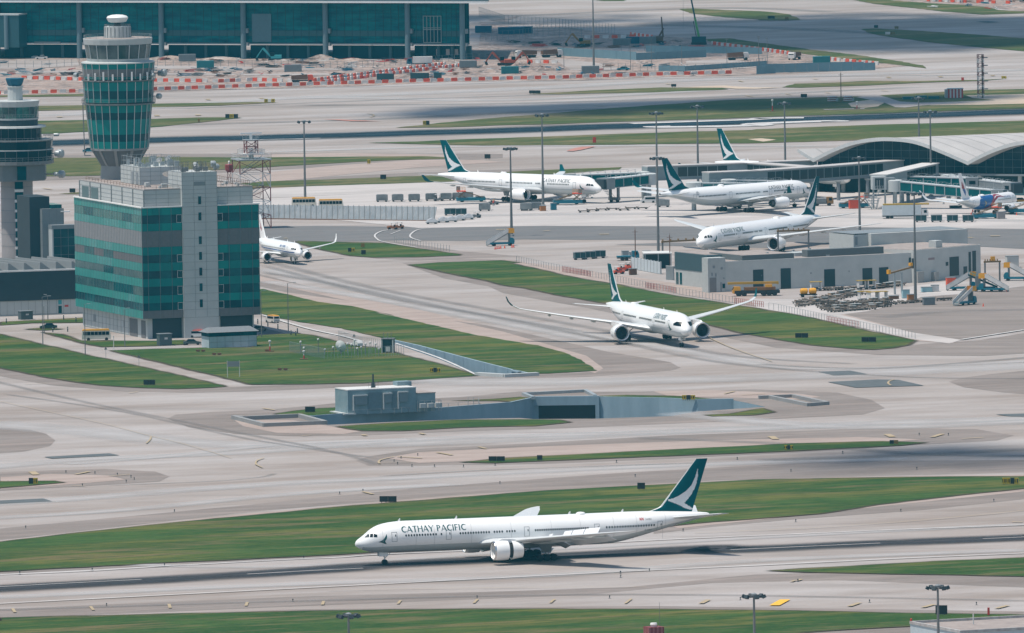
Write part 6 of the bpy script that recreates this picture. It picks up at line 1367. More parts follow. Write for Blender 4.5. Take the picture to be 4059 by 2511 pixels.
for k, o_ in ((0, 0), (1, L1)):
    mb = MB()
    for (x0, z0), (x1, z1) in zip(arch[:-1], arch[1:]): mb.quad((x0+o_, 0, 6.3), (x1+o_, 0, 6.3), (x1+o_, 0, z1+.2), (x0+o_, 0, z0+.2))
    gw = mb.build('glass_front', CGL, t)
    mb = MB(); x = 1.5
    while x < L1-.5:
        z = 9
        for (x0, z0), (x1, z1) in zip(arch[:-1], arch[1:]):
            if x0 <= x <= x1: z = z0+(z1-z0)*(x-x0)/(x1-x0)
        mb.box(x+o_-.06, x+o_+.06, -.12, -.01, 6.3, z+.1); x += 2.9
    for z in (8.2, 10.4, 12.6):
        xs = [x0 for x0, z0 in arch if z0 > z+.1]
        if xs: mb.box(min(xs)+o_, max(xs)+o_, -.1, -.012, z-.05, z+.05)
    mb.build('mullions', mat('teal_mullion', (.09, .13, .14), .5), gw)
MB().box(-.5, 2*L1, -1.2, 2, 5.7, 6.25).build('floor_slab', PANELD, t); MB().box(0, 2*L1, 4, 6, 0, 5.6).build('ground_floor_wall', mat('dark_teal_wall', (.015, .045, .055), .5), t)
MB().box(0, .3, 0, 60, 0, 9).build('side_wall', CHAR, t)
for x in (8, 20, 33, 45.5, 52.8, 66, 80): MB().lathe([(.65, 0), (.65, 5.7)], 12, (x, .6, 0)).build('column', PANEL, t, smooth=True)
MB().box(55, 80, -.4, 3, .05, 2.2).build('low_wall', mat('teal_low_wall', (.05, .12, .14), .6), t)
def corridor(label, pts, z0, z1, wd, panes, roofm=None, posts=()):
    """pts: ground picture points (F); panes: list of picture-x ranges with dark glass"""
    P_ = [G(*p) for p in pts]; t = thing('corridor', label, 'covered corridor', P_[0]); o0 = P_[0]
    for i, (a, b) in enumerate(zip(P_[:-1], P_[1:])):
        a, b = a-o0, b-o0; d = (b-a).normalized(); q = Vector((-d.y, d.x, 0))*wd
        MB().prism([a, b, b+q, a+q], z0, z1).build('wall', mat('corridor_panel', (.25, .29, .30), .5, c2=(.2, .24, .25), scale=.4), t)
        e = Vector((-d.y, d.x, 0)); MB().prism([a-e*.3, b-e*.3, b+q+e*.3, a+q+e*.3], z1+.002*i, z1+.28).build('roof', roofm or mat('corridor_roof', (.50, .47, .45), .6), t)
        MB().prism([a-e*.15, b-e*.15, b+e*.2, a+e*.2], z0-.5-.002*i, z0).build('floor_edge', PANELD, t)
        n = max(1, int((b-a).length/3.1)); L = (b-a).length; u0, u1 = pts[i][0], pts[i+1][0]
        for k in range(n):
            uc = u0+(u1-u0)*(k+.5)/n
            if any(lo <= uc <= hi for lo, hi in panes):
                p0, p1 = a+d*(L*k/n+.12), a+d*(L*(k+1)/n-.12); f = -e*.04
                mb = MB(); mb.add([(*(p0+f).xy, z0+.45), (*(p1+f).xy, z0+.45), (*(p1+f).xy, z1-.35), (*(p0+f).xy, z1-.35)], [(0, 1, 2, 3)] if (p1-p0).cross(Vector((0, 0, 1))).dot(-e) > 0 else [(3, 2, 1, 0)])
                mb.build('window', mat('corridor_glass', (.018, .03, .034), .15, c2=(.035, .04, .042), scale=.2), t)
    for u, v in posts:
        p = G(u, v)-o0; MB().lathe([(.55, 0), (.5, z0-.9), (1.0, z0-.4)], 10, (p.x, p.y, 0)).build('column', PANELD, t, smooth=True)
    return t
corridor('long grey covered corridor with dark windows behind the parked jets', [(2568, 785), (2964, 770), (3205, 788)], 5.4, 8.9, 4.5, [(2690, 2878), (2975, 3190)], posts=[(2575, 788), (2550, 786), (2660, 783), (2790, 779), (2900, 776)])
corridor('blank grey link wall joining the concourse at its left corner', [(3038, 768), (3240, 760)], 4.0, 9.0, 5, [])
corridor('long corridor sloping up to the concourse with a row of dark windows', [(2812, 820), (3011, 812), (3300, 792), (3588, 768)], 6.0, 9.6, 5, [(3040, 3500)], posts=[(3080, 812), (3220, 802), (3324, 796), (3440, 786)])
corridor('white-roofed raised walkway from the stair block up to the concourse', [(3516, 826), (3722, 778)], 6.2, 9.4, 4.8, [(3600, 3715)], roofm=mat('walkway_roof', (.62, .60, .57), .6), posts=[(3600, 806), (3660, 792)])
def jetbridge(label, a, b, za, zb, glass=True, cab=True, hgt=2.7):
    A_, B_ = G(*a), G(*b); d = B_-A_; L = d.length; t = thing('boarding_bridge', label, 'boarding bridge', A_, math.atan2(d.y, d.x), 'boarding bridges at the gates')
    MB().lathe([(2.3, za-.3), (2.3, za+hgt+.2), (1.8, za+hgt+.4)], 14).build('rotunda', PANEL, t, smooth=True); MB().lathe([(.7, 0), (.6, za-.3)], 10).build('rotunda_column', STEEL, t)
    W_ = 1.6; n = 2; secs = [(2.0, L*.52, W_), (L*.50, L-1.5, W_+.22)]
    for (x0, x1, w_) in secs:
        z0, z1 = za+(zb-za)*x0/L, za+(zb-za)*x1/L
        q = MB().add([(x0, -w_, z0), (x1, -w_, z1), (x1, w_, z1), (x0, w_, z0), (x0, -w_, z0+hgt), (x1, -w_, z1+hgt), (x1, w_, z1+hgt), (x0, w_, z0+hgt)], [(3, 2, 1, 0), (4, 5, 6, 7), (0, 1, 5, 4), (1, 2, 6, 5), (2, 3, 7, 6), (3, 0, 4, 7)]).build('tunnel', BGLS if glass else PANELD, t)
        f = MB(); k = 0; x = x0
        for y in (-w_-.06, w_+.0):
            for zz in (0, hgt-.16): f.add([(x0, y, z0+zz), (x1, y, z1+zz), (x1, y+.06, z1+zz), (x0, y+.06, z0+zz), (x0, y, z0+zz+.22), (x1, y, z1+zz+.22), (x1, y+.06, z1+zz+.22), (x0, y+.06, z0+zz+.22)], [(3, 2, 1, 0), (4, 5, 6, 7), (0, 1, 5, 4), (1, 2, 6, 5), (2, 3, 7, 6), (3, 0, 4, 7)])
        m_ = max(2, int((x1-x0)/3.2))
        for k in range(m_+1):
            x = x0+(x1-x0)*k/m_; z = z0+(z1-z0)*k/m_
            for y in (-w_-.08, w_+.02): f.box(x-.12, x+.12, y, y+.06, z, z+hgt)
        f.build('frame', STEEL, q)
        MB().add([(x0, -w_-.1, z0+hgt+.01), (x1, -w_-.1, z1+hgt+.01), (x1, w_+.1, z1+hgt+.01), (x0, w_+.1, z0+hgt+.01), (x0, -w_-.1, z0+hgt+.2), (x1, -w_-.1, z1+hgt+.2), (x1, w_+.1, z1+hgt+.2), (x0, w_+.1, z0+hgt+.2)], [(3, 2, 1, 0), (4, 5, 6, 7), (0, 1, 5, 4), (1, 2, 6, 5), (2, 3, 7, 6), (3, 0, 4, 7)]).build('roof', mat('bridge_roof', (.52, .54, .54), .5), q)
    mb = MB()                                          # pipes and cable frames on top
    for k in range(int(L/2.2)):
        x = 2.5+k*2.2; z = za+(zb-za)*x/L+hgt+.2; mb.tube((x, -1.2, z), (x, -1.2, z+.8), .06, n=4); mb.tube((x, -1.2, z+.8), (x+2.2, -1.2, z+.3+.5*(k % 2)), .05, n=4); mb.tube((x, 1.2, z), (x+.6, 1.2, z+.7), .05, n=4)
    mb.build('cable_frame', STEEL, t)
    if cab:
        x = L-1.4; z = zb; c = MB().box(x, x+3.4, -2.0, 2.0, z-.2, z+hgt+.3).build('cab', PANELD, t); MB().box(x+3.4, x+4.6, -1.7, 1.7, z-.1, z+hgt).build('bellows', CHAR, c); MB().box(x+.8, x+2.6, -2.05, -1.98, z+1, z+2.1).build('window', GLASS, c)
    x = L*.82; z = za+(zb-za)*.82; mb = MB()
    for y in (-1.5, 1.5): mb.box(x-.35, x+.35, y-.3, y+.3, .8, z)
    mb.box(x-.5, x+.5, -1.9, 1.9, .7, 1.5); dcol = mb.build('drive_column', STEELD, t); mb = MB(); wheel(mb, x, -1.2, .6, .6, .5); wheel(mb, x, 1.2, .6, .6, .5); mb.build('wheel', RUBBER, dcol)
    mb = MB(); x = L*.9; zt = za+(zb-za)*.9      # service stair
    for k in range(9): mb.box(x-.1-k*.55, x+.5-k*.55, -3.0, -2.1, zt-.3-k*.48, zt-.15-k*.48)
    mb.tube((x, -3.0, zt+.8), (x-4.8, -3.0, zt-3.5), .05, n=4); mb.tube((x, -2.1, zt+.8), (x-4.8, -2.1, zt-3.5), .05, n=4); mb.build('service_stair', STEEL, t)
    return t
jetbridge('upper grey boarding bridge reaching behind the fuselage of the gate jet', (2556, 784), (2262, 789), 4.6, 4.2, True)
jetbridge('boarding bridge whose cab touches the nose of the gate jet', (2574, 792), (2405, 806), 4.6, 4.3, True)
jetbridge('boarding bridge with round white end left of the covered bridges', (2751, 836), (2960, 826), 5.2, 4.4, True)
jetbridge('boarding bridge just above the roof of the taxiing jet', (2890, 822), (3100, 814), 5.0, 4.2, True, True)
jetbridge('long glass boarding bridge running down to the small jet with red stripes', (3548, 828), (3958, 830), 5.2, 2.6, True)
jetbridge('rear glass boarding bridge behind the long one at the right', (3575, 804), (3850, 800), 4.9, 4.0, True)
jetbridge('short far boarding bridge below the big concourse column', (3760, 792), (4010, 806), 4.2, 3.0, False)
t = thing('stair_block', 'white framed stair block with open lattice stair at the walkway end', 'stair block', G(3461, 831), R_(8)); PW = 1/13.8
MB().box(0, 3.9, 0, 3.6, 5.6, 9.4).build('cabin', PANEL, t); MB().box(.6, 3.2, -.06, 0.02, 5.9, 8.9).build('doorway', CHAR, t); MB().box(1.2, 1.3, -.1, -.05, 5.9, 8.4).build('door_frame', PANEL, t); MB().box(1.9, 2.0, -.1, -.05, 5.9, 8.4).build('door_frame', PANEL, t)
for x in (.2, 3.6): MB().box(x, x+.45, 1.5, 2, 0, 5.6).build('post', STEEL, t)
mb = MB(); railing(mb, [(-2.7, -1.5), (.9, -1.5)], 3.3, 1.1, .7, .06); railing(mb, [(-.2, -.9), (3.5, -.9)], 5.6, 1.1, .7, .06); railing(mb, [(-2.5, -1.4), (-2.5, 1), ], 3.3, 1.1, .7, .06)
for k in range(9): mb.box(.9-k*.32+.6, 1.3-k*.32+.6, -1.6, -.4, 5.4-k*.24, 5.5-k*.24)
for k in range(14): mb.box(-1.9+k*.2, -1.6+k*.2, -1.5, -.5, 3.2-k*.24, 3.28-k*.24)
for a, b in (((-2.4, -1.4, 3.3), (-.4, -1.2, 0)), ((1.6, -1.4, 3.3), (.8, -1.2, 0)), ((-2.4, .4, 3.3), (-.4, .2, 0)), ((1.6, .4, 3.3), (.8, .2, 0)), ((-.6, -1.4, 0), (-.6, -1.4, 3.3)), ((-2.6, -1.5, 3.3), (2.2, -1.5, 3.3)), ((-2, -1.4, 2.6), (1.3, -1.4, 2.6)), ((-1.6, -1.4, 1.8), (1.1, -1.4, 1.8)), ((2, -1.4, 5.6), (.4, -1.5, 3.3))): mb.tube(a, b, .12, n=4)
mb.build('stair', STEEL, t); MB().box(3.9, 6.6, .2, 3.4, 5.5, 8.9).build('link', PANELD, t)
# ---------------------------------------------------------------- big glass hall at the top left
TA, TBp = G(323, 233), G(1877, 229.5); d_ = TBp-TA; ang = math.atan2(d_.y, d_.x)-R_(6); LT = d_.length
t = thing('glass_hall', 'huge teal glass hall with tall grey columns and white roof edge, top left', 'terminal building', TA, ang); u = Vector((math.cos(ang), math.sin(ang), 0))
def lx(px, row=232): v = G(px, row)-TA; return v.dot(u)
XR = lx(1898); XL = lx(-700); zA, zB, zC = 5.4, 19.8, 20.4
cols = [lx(323+333*k*1.0) for k in range(-3, 5)]+[lx(1877)]
MB().prism([(XL, 2.0), (XR, 2.0), (XR-24, 60), (XL, 60)], zA, zB+.55).build('core', TGD, t)
cx = [XL]+sorted(c for c in cols if XL < c < XR)+[XR]
for a, b in zip(cx[:-1], cx[1:]):
    if b-a < 1.5: continue
    pn = MB(); n = 10
    zs = [zA+.4, 8.2, 10.2, 12.6, zB]
    for i, (z0, z1) in enumerate(zip(zs[:-1], zs[1:])):
        q = MB().box(a+.9, b-.9, 1.6+.02*i, 2.0, z0+.04, z1-.04); q.build('glass_bay', [TGL, mat('teal_band', (.012, .075, .09), .35), TGL, TGL][i], t)
    for k in range(n+1): x = a+.9+(b-a-1.8)*k/n; pn.box(x-.05, x+.05, 1.5, 1.6, zA+.4, zB)
    for k in range(6): z = 13.5+k*1.1; pn.box(a+.9, b-.9, 1.49, 1.59, z, z+.05)
    pn.build('mullions', mat('dark_teal_mullion', (.01, .04, .05), .5), t)
    MB().box(a+.95, b-.95, 4.5, 5, 0, zA-.6).build('lower_wall', TGD, t)
    for k in range(3): x = a+(b-a)*(k+1)/4; MB().box(x-.5, x+.5, 3.2, 4.2, 0, zA-.6).build('pillar', mat('dim_pillar', (.05, .10, .12), .7), t)
for c in cx[1:-1]:
    mb = MB(); mb.lathe([(1.0, 0), (.95, zB+1)], 14, (c, .2, 0)); o = mb.build('column', mat('column_grey', (.13, .19, .22), .7), t, smooth=True); MB().box(c+1.0, c+1.8, .0, 1.4, 9.3, 11).build('bracket', PANELD, o); MB().box(c+1.0, c+1.8, .0, 1.4, 4.8, 6).build('bracket', PANELD, o)
MB().box(XL, XR-.5, .8, 2.1, zA-.15, zA+.3).build('slab_edge', mat('slab_grey', (.20, .26, .28), .7), t)
rf = MB().prism([(XL, -3), (XR+9, -3), (XR-14, 62), (XL, 62)], zC, zC+1.2).build('roof', mat('hall_roof', (.10, .14, .16), .5), t)
MB().prism([(XL, -3.2), (XR+9.2, -3.2), (XR+9, -3.01), (XL, -3.01)], zC-.1, zC+.55).build('roof_edge', mat('hall_edge', (.72, .74, .74), .5), rf)
a = lx(1020); b = lx(1098); MB().box(a, b, 1.2, 1.55, 6.1, 16.2).build('grey_panel', mat('hoarding_grey', (.10, .17, .20), .7), t)
a = lx(1716); b = lx(1788); f = MB()
for k in range(6): x = a+(b-a)*k/5; f.box(x-.09, x+.09, .9, 1.1, 6.0, 15.6)
for z in (6.0, 10.6, 11.2, 15.4): f.box(a, b, .88, 1.12, z, z+.2)
f.build('unfinished_frame', mat('frame_grey', (.30, .36, .36), .6), t); MB().box(a+.2, b-.2, 1.15, 1.55, 6.2, 10.5).build('unglazed_opening', TGD, t)
for px in (1760, 1800, 1835): MB().box(lx(px)-.7, lx(px)+.7, 4.3, 4.45, 1.5, 3.6).build('daylight_panel', mat('daylight_tone', (.5, .42, .38), .9), t)  # pale panels; daylight through the openings is put into their colour
lw = MB().box(lx(-500), lx(105), -6, 1.4, 4.2, 15.8).build('side_wing', mat('wing_teal', (.015, .07, .09), .4), t); MB().box(lx(-500), lx(106), -6.3, 1.5, 15.8, 16.3).build('roof', PANEL, lw); MB().lathe([(.8, 3.6), (.8, 15.7)], 12, (lx(55), -6.4, 0)).build('column', mat('column_grey', (.13, .19, .22), .7), lw, smooth=True); MB().box(lx(137), lx(243), .6, 1.2, 5.2, 6.0).build('slab_edge', PANELD, t)
# ============================================================ LAMP MASTS
def mast(label, u, v, top, heads=6, m=None, ring=True):
    p = G(u, v); s_ = FPX/((p-CAM).dot(fw)); h = (v-top)/s_
    t = thing('lamp_mast', label, 'lamp mast', p, R_(random.uniform(0, 60)), 'tall apron lamp masts')
    MB().lathe([(.42, 0), (.34, h*.3), (.25, h*.7), (.17, h)], 10).build('pole', m or STEELD, t, smooth=True); MB().lathe([(.75, 0), (.7, .5), (.45, .55)], 10).build('base', CONW, t)
    if ring:
        mb = MB()
        for k in range(14):
            a, b = 2*math.pi*k/14, 2*math.pi*(k+1)/14; mb.tube((1.25*math.cos(a), 1.25*math.sin(a), h-.3), (1.25*math.cos(b), 1.25*math.sin(b), h-.3), .09, n=4)
        for k in range(4): a = math.pi*k/2; mb.tube((0, 0, h-.1), (1.25*math.cos(a), 1.25*math.sin(a), h-.3), .06, n=4)
        rg = mb.build('head_frame', STEELD, t); MB().lathe([(.5, h-.35), (.55, h-.05), (.2, h+.15)], 10).build('head_cap', PANELD, rg)
        for k in range(heads):
            a = 2*math.pi*k/heads+.3; o = MB().box(-.38, .38, -.2, .35, -.45, .12).build('floodlight', CHAR, rg); o.location = (1.65*math.cos(a), 1.65*math.sin(a), h-.35); o.rotation_euler = (R_(25), 0, a-math.pi/2)
    return t
random.seed(3)
for l_, u, v, tp in (('lamp mast behind the blast fence right of the radar tower', 1210, 812, 478), ('lamp mast standing over the stair truck on the apron', 2028, 938, 584), ('lamp mast in front of the gate jet with an orange base box', 2153, 819, 452),
                     ('taller lamp mast behind, head high above the one by the corridor gap', 2606, 815, 444), ('lamp mast in front of the canopy between the parked jets', 2610, 1014, 622), ('lamp mast behind the corridor left of the far green tail', 2768, 765, 418),
                     ('lamp mast behind the white link wall left of the concourse roof', 3114, 752, 405), ('lamp mast rising behind the concourse roof crest', 3645, 716, 385), ('lamp mast with lit white head in front of the concourse arches', 3691, 780, 438),
                     ('brownish lamp mast right of the jet with the raised tail', 3409, 983, 622), ('lamp mast beside the cart rows and T-shaped rack', 3629, 1196, 762), ('lamp mast on the near grass, middle of the three at the bottom', 2996, 2930, 2352),
                     ('lamp mast nearest the bottom right corner', 3724, 2880, 2318), ('lamp mast just peeking over the bottom edge', 1391, 3060, 2430), ('lone thin lamp mast on the building site, head cut by the top edge', 2354, 282, -28)):
    mast(l_, u, v, tp)
def streetlamp(label, u, v, top, arm=1.2):
    p = G(u, v); s_ = FPX/((p-CAM).dot(fw)); h = (v-top)/s_; t = thing('street_lamp', label, 'street lamp', p, 0, 'small street lamps around the green block')
    MB().lathe([(.13, 0), (.07, h)], 6).build('pole', STEELD, t); mb = MB(); mb.tube((0, 0, h), (arm, 0, h+.25), .05, n=4); mb.box(arm, arm+.8, -.15, .15, h+.2, h+.34); mb.build('lamp_head', STEEL, t)
for a in (('street lamp on the path left of the minibus', 170, 1366, 1178, 1.4), ('street lamp in front of the charcoal hall', 190, 1267, 1172, -1), ('street lamp behind the green car', 175, 1322, 1215, 1), ('street lamp at the path bend beside the minibus', 338, 1406, 1209, .6),
          ('street lamp in front of the left corner of the green block', 495, 1377, 1226, .6), ('street lamp on the lawn beside the side road', 1143, 1314, 1124, 1.3), ('street lamp at the right corner of the green block', 1037, 1339, 1155, .6)): streetlamp(*a)
def pylon(label, u, v, top, seg=6):
    p = G(u, v); s_ = FPX/((p-CAM).dot(fw)); h = (v-top)/s_; t = thing('mast', label, 'mast', p, .3); mb = MB()
    mb.tube((0, 0, 0), (0, 0, h), .16, .12, 6); return t, h
for lab, u, v, tp, m_ in (('thin pole with red bands right of the construction fence', 3334, 408, 290, RST), ('slim brown pole before the canopy', 2519, 1046, 911, RST), ('slim brown pole behind the yard wall', 2656, 1065, 933, RST), ('slim brown pole crossing the jet nose lettering', 2948, 992, 893, RST), ('slim brown pole in front of the jet engine', 3083, 990, 914, RST)):
    p = G(u, v); s_ = FPX/((p-CAM).dot(fw)); h = (v-tp)/s_; t = thing('pole', lab, 'pole', p); MB().tube((0, 0, 0), (0, 0, h), .16, .12, 6).build('shaft', m_, t); mb = MB(); mb.tube((-.8, 0, h-.6), (.8, 0, h-.6), .07, n=4); mb.tube((0, 0, h), (0, 0, h+.6), .05, n=4); mb.build('crossbar', m_, t)
t = thing('lattice_mast', 'narrow red and white lattice mast standing at the far right', 'mast', G(3888, 391), .2); mb = MB(); lattice(mb, -.9, .9, -.9, .9, 0, 14.6, 10, .13, lambda k: k % 2); mb.build('lattice', [WPL, REDD], t)
for k in range(5): MB().box(.9, 2.4, -.5, .5, 3+k*2.6, 3.3+k*2.6).build('side_bracket', STEELD, t)
MB().tube((.6, 0, 0), (.6, 0, 14.4), .25, n=6).build('core_pipe', RST, t)
t, L = frame_px('checked_shed', 'red and white striped shed beside the narrow lattice mast', 'shed', (3758, 391), (3818, 390)); mb = MB()
for k in range(9): mb.box(L*k/9, L*(k+1)/9, 0, 4, 0, 3.1, k % 2)
mb.build('wall', [RED, WPL], t); MB().box(-.15, L+.15, -.15, 4.2, 3.1, 3.25).build('roof', PANEL, t); MB().box(-.9, -.02, .2, 4, 0, 2.9).build('side_box', STEEL, t)
for lab, a, b in (('left one of two small striped antenna huts by the far road', (3289, 405), (3317, 404)), ('right one of two small striped antenna huts by the far road', (3351, 404), (3380, 403))):
    t, L = frame_px('striped_hut', lab, 'hut', a, b); mb = MB()
    for k in range(6): mb.box(0, L, 0, 2, .3*k, .3*k+.3, k % 2)
    mb.build('wall', [REDD, WPL], t); MB().box(L*.9, L+.5, -.1, 1, 0, 1.2).build('cabinet', STEEL, t)
t, L = frame_px('container_row', 'low dark teal containers in front of the striped shed', 'container', (3577, 397), (3728, 394))
for k in range(3): MB().box(L*k/3+.3, L*(k+1)/3-.3, 0, 2.4, 0, 1.0+.25*(k == 1)).build('container', mat('far_teal', (.01, .12, .13), .5), t)
# small red white obstruction posts
for lab, u, v, h in (('white marker post on the far grass left of the lamp mast', 3062, 444, 4.0), ('white and red marker post by the far sandy patch', 3397, 434, 2.6), ('small white marker on the lawn left of the equipment yard', 1070, 1396, 2.8), ('white marker on a dark base left of the equipment yard', 1205, 1427, 2.2)):
    t = thing('marker_post', lab, 'marker post', G(u, v)); MB().lathe([(.18, 0), (.16, h*.5)], 8).build('lower_post', RED, t); MB().lathe([(.16, h*.5), (.14, h*.85), (.35, h*.88), (.35, h), (.1, h+.1)], 8).build('head', WPL, t); MB().box(-1.0, 1.0, -.7, .7, 0, .3).build('base', RST, t)
# ============================================================ VEHICLES AND GROUND EQUIPMENT
def wheels(t, xs, w, r=.35, th=.25, name='wheel'):
    for x in xs:
        for y in (-w/2, w/2): q = MB(); wheel(q, x, y, r, r, th); q.build(name, RUBBER, t)
def place(proto, used, label, p, rz, group=None, cat=None):
    """first call moves the prototype itself, later calls copy it"""
    if not used[0]: used[0] = True; o = proto; o.location = p; o.rotation_euler = (0, 0, rz); o['label'] = label
    else: o = copy_tree(proto, p, rz, label)
    if group: o['group'] = group
    return o
class Kind:
    def __init__(s, fn, group): s.fn = fn; s.p = None; s.u = [False]; s.g = group
    def put(s, label, v, x, y, deg):
        if s.p is None: s.p = s.fn(); s.n = 0
        return place(s.p, s.u, label, P(v, x, y), R_(deg), s.g)
def bodyprism(t, name, outline, w, m, z=0): return MB().yprism(outline, -w/2, w/2).build(name, m, t)
def mk_container_cart():
    t = thing('container_cart', 'x', 'container cart'); MB().box(-1.7, 1.7, -.95, .95, .45, .6).build('deck', STEELD, t); wheels(t, (-1.2, 1.2), 1.5, .25, .2)
    MB().yprism([(-1.65, .62), (1.65, .62), (1.65, 2.1), (1.3, 2.25), (-1.3, 2.25), (-1.65, 2.1)], -.92, .92).build('container', ALU, t); f = MB()
    for x in (-1.66, -.55, .55, 1.58): f.box(x, x+.08, -.97, -.92, .62, 2.2)
    f.build('frame', PANELD, t); MB().tube((1.7, 0, .5), (2.6, 0, .4), .05, n=4).build('tow_bar', STEELD, t); return t
def mk_bag_cart():
    t = thing('baggage_cart', 'x', 'baggage cart'); MB().box(-1.6, 1.6, -.85, .85, .4, .55).build('deck', GRV, t); wheels(t, (-1.1, 1.1), 1.3, .25, .2)
    MB().box(-1.5, 1.5, -.8, .8, .56, 1.95).build('canvas_sides', DGV, t); MB().yprism([(-1.65, 1.96), (1.65, 1.96), (1.5, 2.12), (-1.5, 2.12)], -.9, .9).build('roof', ALU, t); f = MB()
    for x in (-1.58, -.05, 1.5): f.box(x, x+.08, -.86, -.8, .55, 1.96)
    f.build('frame', STEEL, t); MB().tube((1.6, 0, .45), (2.5, 0, .35), .05, n=4).build('tow_bar', STEELD, t); return t
def mk_dolly():
    t = thing('dolly', 'x', 'dolly'); f = MB(); f.box(-1.6, 1.6, -1.1, -.98, .42, .58); f.box(-1.6, 1.6, .98, 1.1, .42, .58); f.box(-1.6, -1.48, -.98, .98, .42, .58); f.box(1.48, 1.6, -.98, .98, .42, .58); f.box(-.06, .06, -.98, .98, .42, .58); f.box(-1.6, -1.5, -1.1, 1.1, .58, .85)
    f.build('frame', mat('dolly_dark', (.06, .055, .05), .8, c2=(.17, .125, .09), scale=.8), t); f = MB()
    for k in range(7): f.tube((-1.4+k*.46, -.97, .56), (-1.4+k*.46, .97, .56), .07, n=6)
    f.build('rollers', mat('dolly_roller', (.28, .25, .225), .8, c2=(.09, .075, .065), scale=.5), t); wheels(t, (-1.1, 1.1), 1.7, .2, .15); MB().tube((1.6, 0, .45), (2.4, 0, .9), .05, n=4).build('tow_bar', RST, t); return t
def mk_tug(m):
    def f():
        t = thing('baggage_tractor', 'x', 'baggage tractor'); bodyprism(t, 'body', [(-1.4, .35), (1.5, .35), (1.6, .95), (.4, 1.1), (-.1, .8), (-.6, .8), (-.7, 1.0), (-1.4, 1.0)], 1.3, m); wheels(t, (-.9, 1.0), 1.25, .33, .25)
        c = MB()
        for x, y in ((-.9, -.55), (-.9, .55), (.35, -.55), (.35, .55)): c.tube((x, y, .8), (x, y, 1.9), .04, n=4)
        c.build('canopy_post', STEELD, t); MB().box(-1.05, .5, -.65, .65, 1.9, 1.98).build('canopy', WPL, t); MB().box(-.75, -.35, -.4, .4, .85, 1.35).build('seat', DARK, t); return t
    return f
def mk_loader():
    t = thing('cargo_loader', 'x', 'cargo loader'); MB().box(-4.2, 4.2, -1.5, 1.5, .45, 1.35).build('chassis', TEV, t); wheels(t, (-3, 2.6), 2.5, .45, .35)
    MB().box(1.5, 4.1, -1.7, 1.7, 3.1, 3.35).build('lift_platform', ORG, t); s_ = MB()
    for y in (-1.3, 1.3): s_.tube((-3.6, y, 1.3), (1.8, y, 3.1), .12, n=4); s_.tube((3.8, y, 1.3), (1.6, y, 3.1), .12, n=4); s_.tube((1.6, y, 1.3), (3.9, y, 3.1), .12, n=4)
    s_.build('scissor_arms', mat('ochre_steel', (.22, .13, .05), .7), t); MB().box(-4.0, -1.4, -1.2, 1.2, 1.4, 1.7).build('main_deck', GRV, t); MB().box(3.0, 4.1, -1.6, -.7, 3.35, 4.6).build('operator_cab', GRV, t)
    r = MB(); railing(r, [(1.6, -1.6), (4.0, -1.6)], 3.35, 1, .8, .04); railing(r, [(1.6, 1.6), (4.0, 1.6)], 3.35, 1, .8, .04); r.build('railing', YEV, t); return t
def mk_stairs():
    t = thing('stair_truck', 'x', 'stair truck'); MB().box(-3.6, 3.2, -1.05, 1.05, .5, 1.0).build('chassis', TEV, t); bodyprism(t, 'cab', [(2.0, 1.0), (3.3, 1.0), (3.3, 1.6), (2.9, 2.2), (2.0, 2.2)], 1.9, TEV); wheels(t, (-2.4, 2.2), 1.8, .42, .3)
    s_ = MB(); s_.add([(-4.4, -.8, .4), (1.6, -.8, 3.7), (1.6, .8, 3.7), (-4.4, .8, .4), (-4.4, -.8, .15), (1.6, -.8, 3.4), (1.6, .8, 3.4), (-4.4, .8, .15)], [(0, 1, 2, 3), (7, 6, 5, 4), (0, 4, 5, 1), (3, 2, 6, 7), (0, 3, 7, 4)])
    for k in range(14): a = k/14; s_.box(-4.4+6*a, -4.4+6*a+.3, -.7, .7, .42+3.3*a, .5+3.3*a)
    s_.build('stair', ALU, t); MB().box(1.6, 3.3, -.9, .9, 3.5, 3.75).build('top_platform', YEV, t)
    for y in (-.95, .85): s_ = MB().add([(-4.4, y, .4), (1.6, y, 3.7), (1.6, y, 4.8), (-4.4, y, 1.4), (-4.4, y+.08, .4), (1.6, y+.08, 3.7), (1.6, y+.08, 4.8), (-4.4, y+.08, 1.4)], [(0, 1, 2, 3), (7, 6, 5, 4), (3, 2, 6, 7), (0, 3, 7, 4)]).build('side_panel', WPL, t)
    for y in (-.9, .8): MB().box(1.65, 3.25, y, y+.08, 3.75, 4.8).build('guard', YEV, t)
    MB().box(1.8, 2.2, -.7, .7, 1.0, 3.4).build('lift_column', GRV, t); return t
def mk_van(body, roof, L=4.8, cat='van', name='van'):
    def f():
        t = thing(name, 'x', cat); bodyprism(t, 'body', [(-L/2, .3), (L/2, .3), (L/2, .95), (L/2-.55, 1.15), (L/2-1.1, 1.75), (-L/2+.15, 1.75), (-L/2, 1.1)], 1.7, body)
        MB().yprism([(L/2-1.2, 1.755), (-L/2+.15, 1.755), (-L/2+.3, 1.98), (L/2-1.45, 1.98)], -.78, .78).build('roof', roof, t)
        for y in (-.86, .86): MB().box(-L/2+.3, L/2-1.35, y-.012, y+.012, 1.12, 1.66).build('side_window', GLASS, t)
        MB().add([(L/2-.52, -.75, 1.18), (L/2-.52, .75, 1.18), (L/2-1.05, .72, 1.72), (L/2-1.05, -.72, 1.72)], [(0, 1, 2, 3)]).build('windscreen', GLASS, t); MB().box(-L/2-.02, -L/2+.03, -.7, .7, 1.15, 1.65).build('rear_window', GLASS, t)
        MB().box(-L/2-.04, -L/2+.02, -.8, .8, .45, .65).build('bumper', GRV, t)
        wheels(t, (-L/2+.9, L/2-.85), 1.6, .33, .22); return t
    return f
